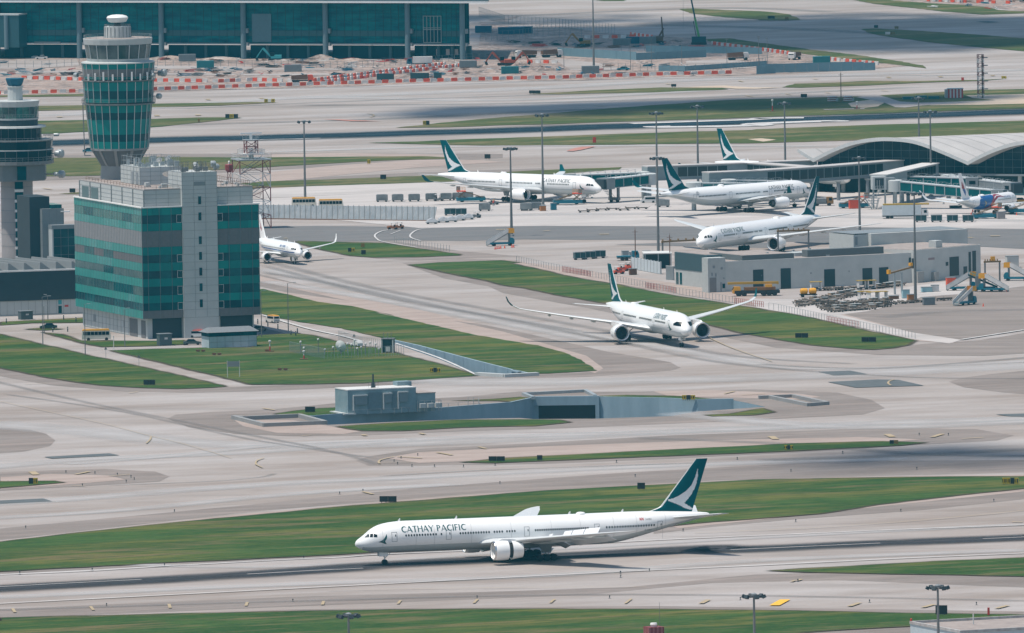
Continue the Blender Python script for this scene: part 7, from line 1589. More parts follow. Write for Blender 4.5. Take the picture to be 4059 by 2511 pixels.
def mk_car(body):
    def f():
        t = thing('car', 'x', 'car'); bodyprism(t, 'body', [(-2.2, .3), (2.2, .3), (2.2, .7), (1.2, .92), (-1.6, .95), (-2.2, .85)], 1.75, body); MB().add([(-1.5, -.82, .93), (1.15, -.82, .9), (1.15, .82, .9), (-1.5, .82, .93), (-1.0, -.62, 1.42), (.45, -.62, 1.42), (.45, .62, 1.42), (-1.0, .62, 1.42)], [(0, 1, 5, 4), (1, 2, 6, 5), (2, 3, 7, 6), (3, 0, 4, 7), (4, 5, 6, 7)]).build('windows', GLASS, t)
        MB().box(-.98, .42, -.6, .6, 1.42, 1.46).build('roof', body, t)
        for y in (-.65, .65): MB().box(2.18, 2.23, y-.2, y+.2, .55, .7).build('headlight', WPL, t)
        wheels(t, (-1.35, 1.35), 1.6, .32, .2); return t
    return f
def mk_bus():
    t = thing('minibus', 'x', 'minibus'); L = 7.2; bodyprism(t, 'body', [(-L/2, .35), (L/2, .35), (L/2, 1.3), (L/2-.25, 2.5), (-L/2+.1, 2.5), (-L/2, 1.3)], 2.2, mat('bus_cream', (.60, .58, .50), .4)); MB().yprism([(L/2-.25, 2.505), (-L/2+.1, 2.505), (-L/2+.3, 2.85), (L/2-.5, 2.85)], -1.05, 1.05).build('roof', YEV, t)
    for y in (-1.11, 1.11):
        for k in range(7): MB().box(-L/2+.35+k*.93, -L/2+1.18+k*.93, y-.012, y+.012, 1.45, 2.3).build('window', GLASS, t)
    MB().add([(L/2-.02, -1, 1.35), (L/2-.02, 1, 1.35), (L/2-.22, 1, 2.4), (L/2-.22, -1, 2.4)], [(0, 1, 2, 3)]).build('windscreen', GLASS, t); wheels(t, (-L/2+1.6, L/2-1.1), 2.0, .42, .28); return t
def mk_truck(box, cab, roof=None, L=8.5, H=3.6):
    def f():
        t = thing('truck', 'x', 'truck'); MB().box(-L/2, L/2, -1.0, 1.0, .6, .95).build('chassis', GRV, t); bodyprism(t, 'cab', [(L/2-1.9, .7), (L/2, .7), (L/2, 1.7), (L/2-.35, 2.6), (L/2-1.9, 2.6)], 2.2, cab)
        MB().add([(L/2+.01, -1, 1.7), (L/2+.01, 1, 1.7), (L/2-.33, 1, 2.5), (L/2-.33, -1, 2.5)], [(0, 1, 2, 3)]).build('windscreen', GLASS, t)
        for y in (-1.11, 1.11): MB().box(L/2-1.3, L/2-.5, y-.012, y+.012, 1.6, 2.35).build('side_window', GLASS, t)
        MB().box(-L/2, L/2-2.1, -1.2, 1.2, 1.0, H).build('cargo_box', box, t)
        if roof: MB().box(-L/2+.2, L/2+.2, -1.15, 1.15, H+.002, H+.35).build('roof_platform', roof, t)
        wheels(t, (-L/2+1.5, -L/2+2.6, L/2-1.2), 2.1, .48, .3); return t
    return f
def mk_tipper(m):
    def f():
        t = thing('tipper_truck', 'x', 'tipper truck'); MB().box(-3.6, 3.6, -1.0, 1.0, .7, 1.05).build('chassis', DARK, t); bodyprism(t, 'cab', [(1.9, .7), (3.8, .7), (3.8, 1.9), (3.5, 2.8), (1.9, 2.8)], 2.3, m); MB().add([(3.81, -1, 1.9), (3.81, 1, 1.9), (3.52, 1, 2.7), (3.52, -1, 2.7)], [(0, 1, 2, 3)]).build('windscreen', GLASS, t)
        b = MB(); b.yprism([(-3.8, 1.3), (1.6, 1.3), (1.7, 2.9), (-3.6, 2.6)], -1.25, -1.1); b.yprism([(-3.8, 1.3), (1.6, 1.3), (1.7, 2.9), (-3.6, 2.6)], 1.1, 1.25); b.box(-3.7, 1.6, -1.1, 1.1, 1.25, 1.5); b.box(1.5, 1.65, -1.1, 1.1, 1.5, 2.9); b.box(-3.8, -3.65, -1.1, 1.1, 1.3, 2.5); b.build('tipping_body', RST, t); wheels(t, (-2.8, -1.6, 2.7), 2.1, .55, .35); return t
    return f
def mk_excavator(m):
    def f():
        t = thing('excavator', 'x', 'excavator')
        for y in (-1.3, 1.3): MB().yprism([(-2.2, .1), (2.2, .1), (2.5, .5), (2.2, .95), (-2.2, .95), (-2.5, .5)], y-.35, y+.35).build('track', DARK, t)
        MB().yprism([(-2.4, 1.1), (1.4, 1.1), (1.4, 1.9), (-.2, 2.3), (-2.4, 2.3)], -1.4, 1.3).build('body', m, t); MB().box(.2, 1.6, .1, 1.3, 1.9, 3.2).build('cab', GLASS, t)
        MB().yprism([(1.0, 1.6), (1.6, 1.5), (4.4, 4.4), (4.2, 5.0), (3.6, 4.8)], -.35, .05).build('boom', m, t); MB().yprism([(3.9, 5.1), (4.5, 4.7), (6.8, 1.5), (6.4, 1.3)], -.3, 0).build('stick', m, t); MB().yprism([(6.2, 1.6), (7.0, 1.3), (6.6, .3), (5.7, .4)], -.6, .3).build('bucket', DARK, t); return t
    return f
KC = Kind(mk_container_cart, 'grey container carts near the gate jet'); KB = Kind(mk_bag_cart, 'dark green covered baggage carts'); KD = Kind(mk_dolly, 'flat roller dollies parked in rows'); KT = Kind(mk_tug(GRV), 'baggage tractors on the apron')
KL = Kind(mk_loader, 'teal cargo loaders'); KS = Kind(mk_stairs, 'stair trucks on the apron')
for i, (x, y, l_) in enumerate(((1178, 462, 'leftmost grey container cart of the line behind the blast fence'), (1320, 460, 'second container cart from the left behind the blast fence'), (1470, 458, 'third container cart from the left behind the blast fence'), (1625, 452, 'fourth container cart from the left, just before the small tractor'))): KC.put(l_, 'B2', x, y, 4)
for v, x, y, l_ in (('B2', 1760, 450, 'container cart right of the small tractor, under the wing tip'), ('B2', 1868, 446, 'container cart partly behind the orange loader arms'), ('B2', 1950, 440, 'container cart under the middle of the near wing'), ('B2', 2110, 545, 'rust stained container cart in front of the engine'), ('Y', 1180, 845, 'container cart left of the lamp mast base'), ('Y', 1290, 835, 'container cart touching the lamp mast base'), ('S', 720, 572, 'single grey container cart behind the tail of the taxiing jet')): KC.put(l_, v, x, y, random.choice((2, 8, 170)))
KT.put('small tractor between two container carts behind the fence', 'B2', 1690, 455, 5); KT.put('tractor with canopy at the right end of the foil covered carts', 'B2', 2030, 608, 200); KT.put('tractor parked in front of the near engine', 'B2', 2190, 488, 10)
KT.put('tractor under the nose of the taxiing jet', 'S', 2250, 560, 20)
ORGT = Kind(mk_tug(mat('tractor_ochre', (.38, .13, .04), .6)), 'orange tow tractors'); ORGT.put('orange tow tractor driving on the dark apron strip', 'B2', 1330, 706, 190); ORGT.put('second part of the orange tow tractor pair, left', 'B2', 1275, 712, 190)
for x, y, l_ in ((680, 1215, 'left one of three dark green covered carts beside the lawn'), (770, 1208, 'middle one of three dark green covered carts beside the lawn'), (860, 1200, 'right one of three dark green covered carts beside the lawn')): KB.put(l_, 'C2', x, y, 18)
for x, l_ in ((930, 'first baggage cart behind the white box truck'), (1158, 'second baggage cart behind the white box truck'), (1392, 'third baggage cart behind the white box truck'), (1622, 'fourth and last baggage cart behind the white box truck')): KB.put(l_, 'X', x, 897, 0)
for x, y, l_ in ((1795, 585, 'left dark cart behind the end of the blast fence'), (1895, 585, 'right dark cart behind the end of the blast fence')): KB.put(l_, 'B2', x, y, 5)
KL.put('teal loader with orange scissor arms behind the near wing', 'B2', 1985, 462, 185); KL.put('teal loader lifting at the cargo door of the gate jet', 'Y', 1680, 770, 5); KL.put('teal loader under the small jet with red stripes', 'X', 1900, 845, 5); KL.put('teal and orange loader near the stair block', 'X', -100+40, 690, 4)
KL.put('teal loader at the far right edge behind the small jet', 'X', 2420, 770, 5)
KS.put('white stair truck under the lamp mast with orange cones around', 'B2', 2270, 860, 12); KS.put('stair truck standing alone on the dark apron', 'Z', 1790, 655, 50); KS.put('white stair truck cut by the right edge', 'Z', 2360, 380, 170); KS.put('stair truck with teal side panels behind the belt loader', 'Z', 2080, 505, 165)
KS.put('half hidden stair truck left of the belt loader', 'Z', 1760, 490, 10)
def mk_belt():
    t = thing('belt_loader', 'x', 'belt loader'); MB().box(-3, 3, -1, 1, .5, 1.2).build('chassis', TEV, t); wheels(t, (-2, 2), 1.8, .4, .3); MB().add([(-4, -.6, 4.6), (3.6, -.6, 1.3), (3.6, .6, 1.3), (-4, .6, 4.6), (-4, -.6, 4.1), (3.6, -.6, .8), (3.6, .6, .8), (-4, .6, 4.1)], [(3, 2, 1, 0), (4, 5, 6, 7), (0, 1, 5, 4), (1, 2, 6, 5), (2, 3, 7, 6), (3, 0, 4, 7)]).build('conveyor', DGV, t); r = MB()
    for k in range(8): x = -3.8+k; r.tube((x, -.65, 4.5-k*.433), (x, -.65, 5.2-k*.433), .04, n=4); r.tube((x, .65, 4.5-k*.433), (x, .65, 5.2-k*.433), .04, n=4)
    r.tube((-3.8, -.65, 5.2), (3.2, -.65, 2.2), .05, n=4); r.tube((-3.8, .65, 5.2), (3.2, .65, 2.2), .05, n=4); r.build('railing', TEA2, t); MB().box(-2.2, -.8, -.9, .9, 1.2, 4.0).build('tower', GRV, t); return t
KX = Kind(mk_belt, 'belt loaders'); KX.put('tall teal belt loader with dark covered conveyor right of the buildings', 'Z', 1990, 500, 0)
# the two crowded rows of parked dollies in front of the service building, and a single row by the bridges
random.seed(21); nd = 0
rows = [((380, 470), (940, 365), 14, 0), ((400, 500), (960, 385), 14, 0), ((600, 350), (930, 335), 8, 0), ((1080, 335), (1300, 305), 7, 0), ((560, 480), (1200, 455), 15, 1), ((600, 505), (1230, 478), 15, 1), ((640, 530), (1180, 500), 12, 1), ((700, 548), (1050, 520), 8, 1), ((1300, 470), (1510, 452), 5, 1), ((1660, 440), (1760, 436), 2, 1)]
for (x0, y0), (x1, y1), n, g_ in rows:
    for k in range(int(n*1.35)):
        u = k/max(n*1.35-1, 1); x, y = x0+(x1-x0)*u+random.uniform(-8, 8), y0+(y1-y0)*u+random.uniform(-3, 3)
        o = KD.put('flat roller dolly packed in the rows along the service building' if g_ == 0 else 'flat roller dolly packed in the rows beside the lamp mast', 'E3', x, y, random.choice((15, 20, 108, 24)))
        o['group'] = 'dollies along the service building' if g_ == 0 else 'dollies beside the lamp mast'; nd += 1
def mk_crate():
    t = thing('crate', 'x', 'crate'); MB().box(-.8, .8, -.6, .6, .1, 1.1).build('body', mat('crate_mix', (.42, .30, .20), .8, c2=(.12, .11, .10), scale=.18, amt=.25), t); MB().box(-.85, .85, -.65, .65, 0, .1).build('pallet', RST, t); MB().box(-.84, .84, -.64, .64, 1.1, 1.16).build('lid', PANEL, t); return t
KCr = Kind(mk_crate, 'crates set down among the dollies')
for k in range(34):
    r_ = rows[random.choice((0, 1, 3, 4, 5, 6, 7))]; u = random.random(); x, y = r_[0][0]+(r_[1][0]-r_[0][0])*u, r_[0][1]+(r_[1][1]-r_[0][1])*u
    KCr.put('small brown or grey crate standing among the dark dollies', 'E3', x, y-6, random.uniform(0, 90))
for k in range(7):
    o = KD.put('empty rust brown dolly in the single line on the open apron', 'C2', (722, 798, 885, 980, 1085, 1148, 1250)[k], (787, 777, 770, 764, 770, 757, 757)[k], 8); o['group'] = 'line of empty dollies on the open apron'
# loads and small kit among the dollies: gangway hoods, boxes, bowsers
def mk_hood():
    t = thing('canopy_trolley', 'x', 'covered trolley'); MB().box(-1.5, 1.5, -.9, .9, .35, .5).build('deck', GRV, t); wheels(t, (-1, 1), 1.4, .22, .18); b = MB(); b.box(-1.4, -1.25, -.85, .85, .5, 2.3); b.box(1.1, 1.4, -.85, .85, .5, 2.3); b.build('panel', WPL, t); MB().box(-1.6, 1.6, -1, 1, 2.3, 2.42).build('roof', mat('ochre_roof', (.42, .27, .03), .6), t); return t
KH = Kind(mk_hood, 'covered trolleys among the dollies')
for v, x, y, l_ in (('E3', 540, 352, 'yellow roofed trolley right of the yellow crane'), ('E3', 965, 340, 'yellow roofed trolley, left of the curved pair by the doorways'), ('E3', 1030, 338, 'yellow roofed trolley, right of the curved pair by the doorways'), ('E3', 975, 440, 'white trolley left end of the row beside the rack'), ('E3', 1060, 445, 'white trolley in the middle of the row beside the rack'), ('E3', 1135, 440, 'white trolley right end of the row beside the rack')): KH.put(l_, v, x, y, random.choice((10, 20, 30)))
def mk_bowser():
    t = thing('tank_trailer', 'x', 'tank trailer'); MB().box(-2.2, 2.2, -1, 1, .5, .75).build('deck', DARK, t); wheels(t, (-1.5, 1.5), 1.7, .33, .25)
    for x in (-1.15, 1.15): MB().lathe([(.3, -1.0), (.75, -.8), (.85, 0), (.75, .8), (.3, 1.0)], 14, (x, 0, 1.5), 'x').build('tank', YEV, t, smooth=True)
    return t
Kind(mk_bowser, 'tank trailers').put('yellow double tank trailer in front of the dollies', 'E3', 470, 408, 8)
def box_kit(label, v, x, y, w, d, h, m, name='equipment_box', rz=12):
    t = thing(name, label, 'equipment box', P(v, x, y), R_(rz)); MB().box(-w/2, w/2, -d/2, d/2, .15, h).build('body', m, t); MB().box(-w/2-.08, w/2+.08, -d/2-.08, d/2+.08, h, h+.12).build('lid', PANELD, t); MB().box(-w/2, w/2, -d/2+.1, d/2-.1, 0, .14).build('skid', DARK, t)
for a in (('pale turquoise cabinet beside the lamp mast in the cart rows', 'Z', 1110, 580, 1.8, 1.5, 2.2, mat('pale_turq', (.30, .48, .52), .6)), ('orange cabinet beside the lamp mast in the cart rows', 'Z', 1165, 610, 1.6, 1.4, 1.7, mat('ochre_box', (.45, .17, .04), .7)), ('flat red frame pallet near the rack posts', 'Z', 975, 590, 2.4, 1.5, .9, RST),
          ('pale blue unit on a trailer left of the big stair trucks', 'Z', 1345, 510, 2.6, 1.6, 1.3, mat('pale_turq', (.30, .48, .52), .6)), ('white unit on a trailer left of the big stair trucks', 'Z', 1440, 505, 1.8, 1.6, 1.7, WPL), ('orange machine beside the left stair truck', 'Z', 1620, 440, 2.4, 1.6, 2.2, ORG), ('grey wire cage standing on the dark apron', 'Z', 1370, 655, 3.0, 1.5, 1.9, GRV),
          ('orange box around the lamp mast base by the gate jet', 'Y', 1380, 848, 1.6, 1.5, 1.5, mat('ochre_box', (.45, .17, .04), .7)), ('turquoise steps cart right of the lamp mast base', 'Y', 1510, 838, 1.6, 1.2, 2.0, TEV), ('grey unit cart left of the lamp mast base', 'Y', 1160, 845, 1.8, 1.2, 1.8, GRV),
          ('white ground power unit beside the canopy', 'C2', 1290, 1200, 2, 1.5, 1.9, PANEL), ('grey unit left of the white ground power unit', 'C2', 1095, 1200, 1.8, 1.4, 1.9, STEEL), ('grey unit behind the teal flatbed', 'C2', 1160, 1205, 1.8, 1.4, 1.7, STEEL), ('white booth by the right edge behind the gate frame', 'Z', 2310, 230, 3.2, 2.2, 3.0, RENDER_W),
          ('brown crate beside the orange machines left of the yard wall', 'C2', 1165, 1352, 1.9, 1.4, 1.6, RST), ('grey air unit parked under the tail of the white jet', 'X', 2105, 850, 2.2, 1.5, 2.0, mat('pinkish_grey', (.32, .28, .27), .7)), ('dark crate on the apron behind the jet nose', 'X', 1440, 690, 3.4, 1.4, .7, CHAR), ('orange topped unit next to the loader by the stair block', 'X', -60, 700, 2.6, 1.6, 2.6, ORG)): box_kit(*a)
# foil-wrapped pallets on dollies behind the blast fence end
def mk_foil():
    t = thing('wrapped_pallet', 'x', 'wrapped pallet'); MB().box(-1.6, 1.6, -1.1, 1.1, .4, .58).build('deck', GRV, t); wheels(t, (-1.1, 1.1), 1.7, .2, .15); MB().add([(-1.5, -1, .6), (1.5, -1, .6), (1.5, 1, .6), (-1.5, 1, .6), (-1.1, -.7, 1.2), (.2, -.5, 1.75), (1.2, -.6, 1.3), (1.1, .7, 1.25), (.1, .5, 1.8), (-1.2, .6, 1.3)], [(0, 1, 6, 5, 4), (1, 2, 7, 6), (2, 3, 9, 8, 7), (3, 0, 4, 9), (4, 5, 8, 9), (5, 6, 7, 8)]).build('wrapped_load', mat('foil', (.55, .56, .56), .35, .2, c2=(.3, .31, .32), scale=2), t); return t
KF = Kind(mk_foil, 'foil wrapped pallets behind the blast fence')
for x, y, l_ in ((1630, 662, 'foil wrapped pallet at the front left end of the line'), (1730, 650, 'second foil wrapped pallet from the left'), (1810, 645, 'third foil wrapped pallet from the left'), (1880, 632, 'fourth foil wrapped pallet from the left'), (1960, 622, 'last foil wrapped pallet next to the tractor')): KF.put(l_, 'B2', x, y, 12)
# road vehicles
KBs = Kind(mk_bus, None); KBs.put('cream minibus with yellow roof parked left of the green block', 'A3', 875, 345, 4); KBs.put('yellow roofed bus behind the blast fence, left', 'B2', 470, 508, 2); KBs.put('yellow roofed bus behind the blast fence, right', 'B2', 715, 524, 2); Kind(mk_van(WHV, YEV, 4.9), 'vans').put('cream van with orange roof driving away right of the green block', 'B3', 182, 183, 118)
Kind(mk_car(mat('car_green', (.01, .05, .045), .3)), 'cars').put('dark green car parked on the small car park', 'A3', 440, 240, 184); KV = Kind(mk_van(WHV, ORG, 4.9), 'vans'); KV.put('white van with orange stripe half hidden behind the white hut', 'A3', 1800, 318, 2)
KG = Kind(mk_car(mat('car_grey_green', (.06, .09, .09), .3)), 'cars'); KG.put('dark car at the right corner of the green block', 'B3', 65, 262, 60)
KG.put('grey car with open boot near the white hut', 'A3', 1745, 385, 5)
Kind(mk_truck(mat('truck_box_white', (.55, .60, .62), .5), WHV, mat('ochre_roof', (.42, .27, .03), .6), 13.0, 3.9), None).put('white box truck with ochre roof platform in front of the glass bridge', 'X', 700, 842, 2)
Kind(mk_truck(TEV, TEV, None, 6, 1.3), None).put('teal flatbed in front of the canopy', 'C2', 1120, 1222, 5)
Kind(mk_van(WHV, WHV, 4.6), 'vans').put('white jeep by the tail of the taxiing jet', 'S', 565, 528, 185)
KW = Kind(mk_truck(GRV, mat('truck_ochre', (.30, .16, .05), .6), None, 8, 2.2), None); KW.put('brown topped service truck behind the jet nose by the raised tail', 'S', 2310, 560, 5); Kind(mk_car(YEV), 'cars').put('yellow car at the right edge behind the small jet', 'X', 2400, 610, 0)
def mk_crane_truck():
    t = thing('mobile_crane', 'x', 'mobile crane'); MB().box(-6.2, 5.6, -1.3, 1.3, .7, 1.5).build('chassis', DARK, t); bodyprism(t, 'cab', [(-6.6, .8), (-4.6, .8), (-4.6, 2.5), (-6.2, 2.5), (-6.6, 1.7)], 2.4, YEV); MB().add([(-6.63, -1, 1.7), (-6.25, -1, 2.4), (-6.25, 1, 2.4), (-6.63, 1, 1.7)], [(0, 1, 2, 3), (3, 2, 1, 0)]).build('windscreen', GLASS, t)
    MB().box(-3.5, 4.5, -1.2, 1.2, 1.52, 2.3).build('superstructure', mat('crane_brown', (.22, .10, .03), .6), t); MB().yprism([(-7.8, 3.1), (4.6, 3.1), (5.4, 2.9), (5.4, 3.7), (-7.8, 3.7)], -.5, .5).build('boom', mat('crane_ochre', (.45, .27, .03), .5), t); MB().box(1.8, 3.6, -1.4, -.5, 2.3, 3.0).build('crane_cab', YEV, t); wheels(t, (-5, -3.6, 1.5, 2.9, 4.3), 2.3, .6, .4); return t
Kind(mk_crane_truck, None).put('yellow mobile crane with boom down in front of the service building', 'C3', 2300, 398, 6)
KE = Kind(mk_tug(ORG), 'orange machines left of the yard wall')
for x, y, l_ in ((1035, 1345, 'front orange machine left of the yard wall'), (1075, 1318, 'middle orange machine left of the yard wall'), (1120, 1300, 'rear orange machine left of the yard wall')): KE.put(l_, 'C2', x, y, random.choice((20, 60, 100)))
# traffic cones
def mk_cone():
    t = thing('traffic_cone', 'x', 'cone'); MB().lathe([(.35, .04), (.22, .05), (.06, .85), (.01, .9)], 8).build('cone', ORG, t); MB().box(-.38, .38, -.38, .38, 0, .04).build('base', DARK, t); return t
KN = Kind(mk_cone, 'orange cones on the apron'); i = 0
for v, pts in (('B2', [(2205, 892), (2222, 888), (2240, 886), (2256, 884), (2358, 875), (2374, 874), (2292, 882)]), ('Z', [(1985, 672), (2250, 500), (2190, 505)]), ('X', [(1668, 790), (2335, 795)]), ('C2', [(2000+0, 1000)])):
    for x, y in pts[:7]:
        if v == 'C2': continue
        o = KN.put('small orange cone beside the stair truck under the lamp mast' if v == 'B2' else 'small orange cone on the apron by the right hand loaders', v, x, y, 0); o['group'] = 'cones at the lamp mast' if v == 'B2' else 'cones at the right hand loaders'
# people (tiny): one continuous skinned body each
def person(label, v, x, y, shirt, rz=0, pose=0):
    a = .12 if pose else .05
    J = [(0, 0, .95), (0, 0, 1.2), (0, 0, 1.42), (0, 0, 1.52), (0, 0, 1.66), (0, .02, 1.74), (-.1, 0, .9), (-.12, a, .5), (-.12, a-.02, .08), (-.12, a-.14, .04), (.1, 0, .9), (.13, -a, .5), (.13, -a*1.6, .08), (.13, -a*1.6-.12, .04), (-.2, 0, 1.42), (-.26, -.04, 1.14), (-.27, -.15, .92), (.2, 0, 1.42), (.27, -.08, 1.15), (.26, -.2, .98)]
    Eg = [(0, 1), (1, 2), (2, 3), (3, 4), (4, 5), (0, 6), (6, 7), (7, 8), (8, 9), (0, 10), (10, 11), (11, 12), (12, 13), (2, 14), (14, 15), (15, 16), (2, 17), (17, 18), (18, 19)]
    Rr = [.15, .15, .16, .06, .105, .09, .1, .075, .05, .045, .1, .075, .05, .045, .07, .05, .04, .07, .05, .04]
    me = bpy.data.meshes.new('person'); me.from_pydata(J, Eg, []); o = bpy.data.objects.new('person', me); COL.objects.link(o); o.location = P(v, x, y); o.rotation_euler = (0, 0, rz)
    sk = o.modifiers.new('skin', 'SKIN'); sd2 = me.skin_vertices[0].data
    for i, r in enumerate(Rr): sd2[i].radius = (r, r)
    sd2[0].use_root = True; su = o.modifiers.new('sub', 'SUBSURF'); su.levels = su.render_levels = 1
    me.materials.append(mat('work_trousers', (.04, .05, .08), .8)); tag(o, label, 'person')
    MB().lathe([(.2, .95), (.21, 1.2), (.22, 1.42), (.1, 1.5)], 10).build('vest', shirt, o); MB().lathe([(.12, 1.69), (.13, 1.76), (.07, 1.84), (.01, 1.86)], 10).build('helmet', YEV, o)
person('worker in orange vest standing left of the near engine tractor', 'Y', 778, 790, ORG, .3, 1); person('second worker in orange vest walking beside the first near the engine', 'Y', 790, 782, ORG, 2.0, 1); person('worker in orange vest under the tail of the small striped jet', 'X', 1690, 792, ORG, 1.0)
# ============================================================ AIRFIELD SIGNS, MARKERS, FENCES
def sign(label, v, x0, x1, y, h, cols, rz=None):
    A_, B_ = P(v, x0, y), P(v, x1, y); d = B_-A_; L = d.length; t = thing('airfield_sign', label, 'airfield sign', A_, math.atan2(d.y, d.x), 'airfield guidance signs'); x = 0; n = len(cols)
    for k, c in enumerate(cols):
        MB().box(L*k/n+.04, L*(k+1)/n-.04, 0, .35, .3, h).build('panel', {'k': BLKP, 'y': YSG, 'w': WPL, 'r': RED, 'o': mat('sign_brown', (.2, .12, .02), .6)}[c], t)
        if c == 'y':
            q = MB(); xm = L*(k+.5)/n; q.box(xm-.35, xm-.2, -.03, 0.01, .55, h-.2); q.box(xm+.05, xm+.3, -.03, 0.01, .55, h-.2); q.build('black_marks', BLKP, t)
    for k in range(2*n): MB().box(L*(k+.5)/(2*n)-.06, L*(k+.5)/(2*n)+.06, .1, .25, 0, .3).build('leg', STEELD, t)
for a in (('pair of black sign backs on the near lawn above the jet nose', 'N', 447, 645, 628, 1.5, 'kk'), ('single black sign back on the near lawn behind the jet tail', 'T', 1238, 1328, 478, 1.6, 'k'), ('pair of black sign backs at the left tip of the narrow grass strip', 'N', 1705, 1893, 155, 1.3, 'kk'), ('black sign back on the narrow grass strip, above the fuselage', 'T', 82, 145, 142, 1.3, 'k'),
          ('yellow sign with black middle on the narrow grass strip', 'R', 735, 797, 157, 1.2, 'yky'), ('black and yellow sign at the right tip of the narrow grass strip', 'R', 1485, 1548, 117, 1.1, 'ko'), ('yellow sign with black middle at the right end of the near lawn', 'R', 2288, 2405, 402, 1.5, 'yyky'), ('black and yellow sign on the short grass strip at the left edge', 'L', 205, 270, 403, 1.5, 'ky'),
          ('black sign back on the left lawn near its pointed tip', 'A3', 1302, 1408, 757, 1.4, 'kk'), ('black sign back left of the blue block building', 'B3', 478, 570, 1005, 1.5, 'k'), ('yellow sign with black middle on the lawn beside the sunken ramp', 'B3', 1612, 1708, 643, 1.3, 'yky'), ('yellow sign with black middle behind the long blue retaining wall', 'C3', 1610, 1730, 1350, 1.3, 'yky'),
          ('black sign back on the central lawn, left of the pair', 'E3', 350, 468, 788, 1.4, 'kk'), ('black sign back on the central lawn, right of the pair', 'E3', 952, 1085, 825, 1.4, 'kk'), ('black and yellow sign on the triangular lawn', 'B2', 868, 930, 922, 1.3, 'ky'), ('small brown sign on the triangular lawn', 'B2', 985, 1020, 880, 1.3, 'o'), ('black sign back on the triangular lawn', 'B2', 988, 1030, 945, 1.4, 'k'),
          ('black sign beside the bottom right lamp mast', 'R', 1812, 1898, 1335, 2.0, 'k'), ('small red and white sign post at the bottom right', 'R', 2182, 2200, 1340, 1.7, 'r'), ('black sign on grass left of the tail of the gate jet', 'B2', 1162, 1215, 262, 1.6, 'k'), ('black sign behind the tail of the gate jet', 'B2', 2108, 2162, 75, 1.6, 'k'), ('round yellow sign on the far grass behind the fence', 'B', 1042, 1072, 1495, 1.5, 'y'),
          ('dark square red sign on the far grass', 'C', 800, 830, 1305, 2.0, 'r'), ('pair of black signs at the far taxiway edge', 'C', 222, 325, 858, 1.3, 'kk'), ('black sign on the far thin grass strip', 'C', 1512, 1558, 797, 1.2, 'k'), ('black and yellow sign right of the green tower', 'A', 2045, 2160, 1082, 1.6, 'kyk'), ('small yellow sign right of the green tower', 'A', 1795, 1815, 1115, 1.3, 'o'), ('black sign at the far left taxiway', 'A2', 630, 683, 384, 1.5, 'k'),
          ('yellow sign on the far left strip of grass', 'B', 108, 205, 938, 1.4, 'ywy'), ('yellow sign at the tip of the big dark lawn', 'B', 1548, 1608, 1143, 1.6, 'yk'), ('black sign at the corner of the far lawn', 'E', 400, 458, 893, 1.4, 'k'), ('small yellow sign by the lattice mast', 'E', 2222, 2268, 722, 1.1, 'y'), ('red sign left of the lattice mast', 'E', 1858, 1882, 740, 1.3, 'r'), ('white and brown sign on the shaded far lawn', 'E', 1168, 1258, 322, 1.2, 'wo'),
          ('black sign at the tip of the shaded far lawn', 'E', 1066, 1102, 262, 1.3, 'k'), ('brown sign on the shaded far lawn edge', 'E', 1252, 1288, 270, 1.2, 'o'), ('black sign on the shaded grass island', 'E', 100, 165, 178, 1.3, 'k'), ('brown sign on the shaded grass island', 'E', 255, 290, 188, 1.2, 'o')): sign(*a)
t, L = frame_px('notice_board', 'grey notice board on two white posts on the lawn', 'notice board', (902, 1498), (950, 1497)); MB().box(0, L, 0, .12, 2.6, 3.9).build('board', PANELD, t)
for x in (0, L): MB().box(x-.08, x+.08, 0, .16, 0, 4.0).build('post', WPL, t)
for lab, u, v, h in (('triangular road sign beside the path under the minibus', 420, 1424, 2.6), ('square road sign further along the path', 551, 1454, 2.5), ('round road sign at the equipment yard', 1404, 1366, 2.2)):
    t = thing('road_sign', lab, 'road sign', G(u, v)); MB().tube((0, 0, 0), (0, 0, h), .05, n=5).build('post', STEEL, t); MB().add([(-.4, -.05, h-.3), (.4, -.05, h-.3), (0, -.05, h+.45), (-.4, 0.02, h-.3), (.4, .02, h-.3), (0, .02, h+.45)], [(0, 1, 2), (5, 4, 3), (0, 3, 4, 1), (1, 4, 5, 2), (2, 5, 3, 0)]).build('sign_plate', STEELD, t)
t = thing('white_post', 'thin white pole at the fork of the two paths', 'pole', G(451, 1389)); MB().tube((0, 0, 0), (0, 0, 3.4), .09, n=6).build('shaft', WPL, t); MB().box(-.12, .12, -.12, .12, 3.4, 3.6).build('cap', WPL, t)
# bollards around the green block
KBo = None
for i, (v, x, y) in enumerate((('A3', 58, 190), ('A3', 578, 160), ('A3', 690, 178), ('A3', 480, 268), ('A3', 615, 265), ('A3', 995, 250), ('B3', 50, 195), ('B3', 142, 218), ('B3', 233, 240), ('B3', 352, 298), ('B3', 395, 305), ('B3', 410, 280))):
    if KBo is None: KBo = thing('bollard', 'short dark bollard beside the paths around the green block', 'bollard', P(v, x, y), 0, 'bollards around the green block'); MB().lathe([(.14, 0), (.14, 1.2), (.05, 1.3)], 8).build('post', CHAR, KBo); MB().lathe([(.155, .8), (.155, 1.0)], 8, caps=False).build('band', STEEL, KBo)
    else: copy_tree(KBo, P(v, x, y))
fence('fence', 'row of thin posts along the lawn edge, upper part by the triangular lawn', poly('B2', [(1290, 830), (1500, 870), (1790, 915)]), 1.9, 2.2, STEEL, 0, .06)
fence('fence', 'long row of posts along the lawn left of the service building', poly('B2', [(2400, 1010)], 'C2', [(110, 1235), (400, 1300), (800, 1375)]), 1.7, 2.4, STEEL, 1, .06)
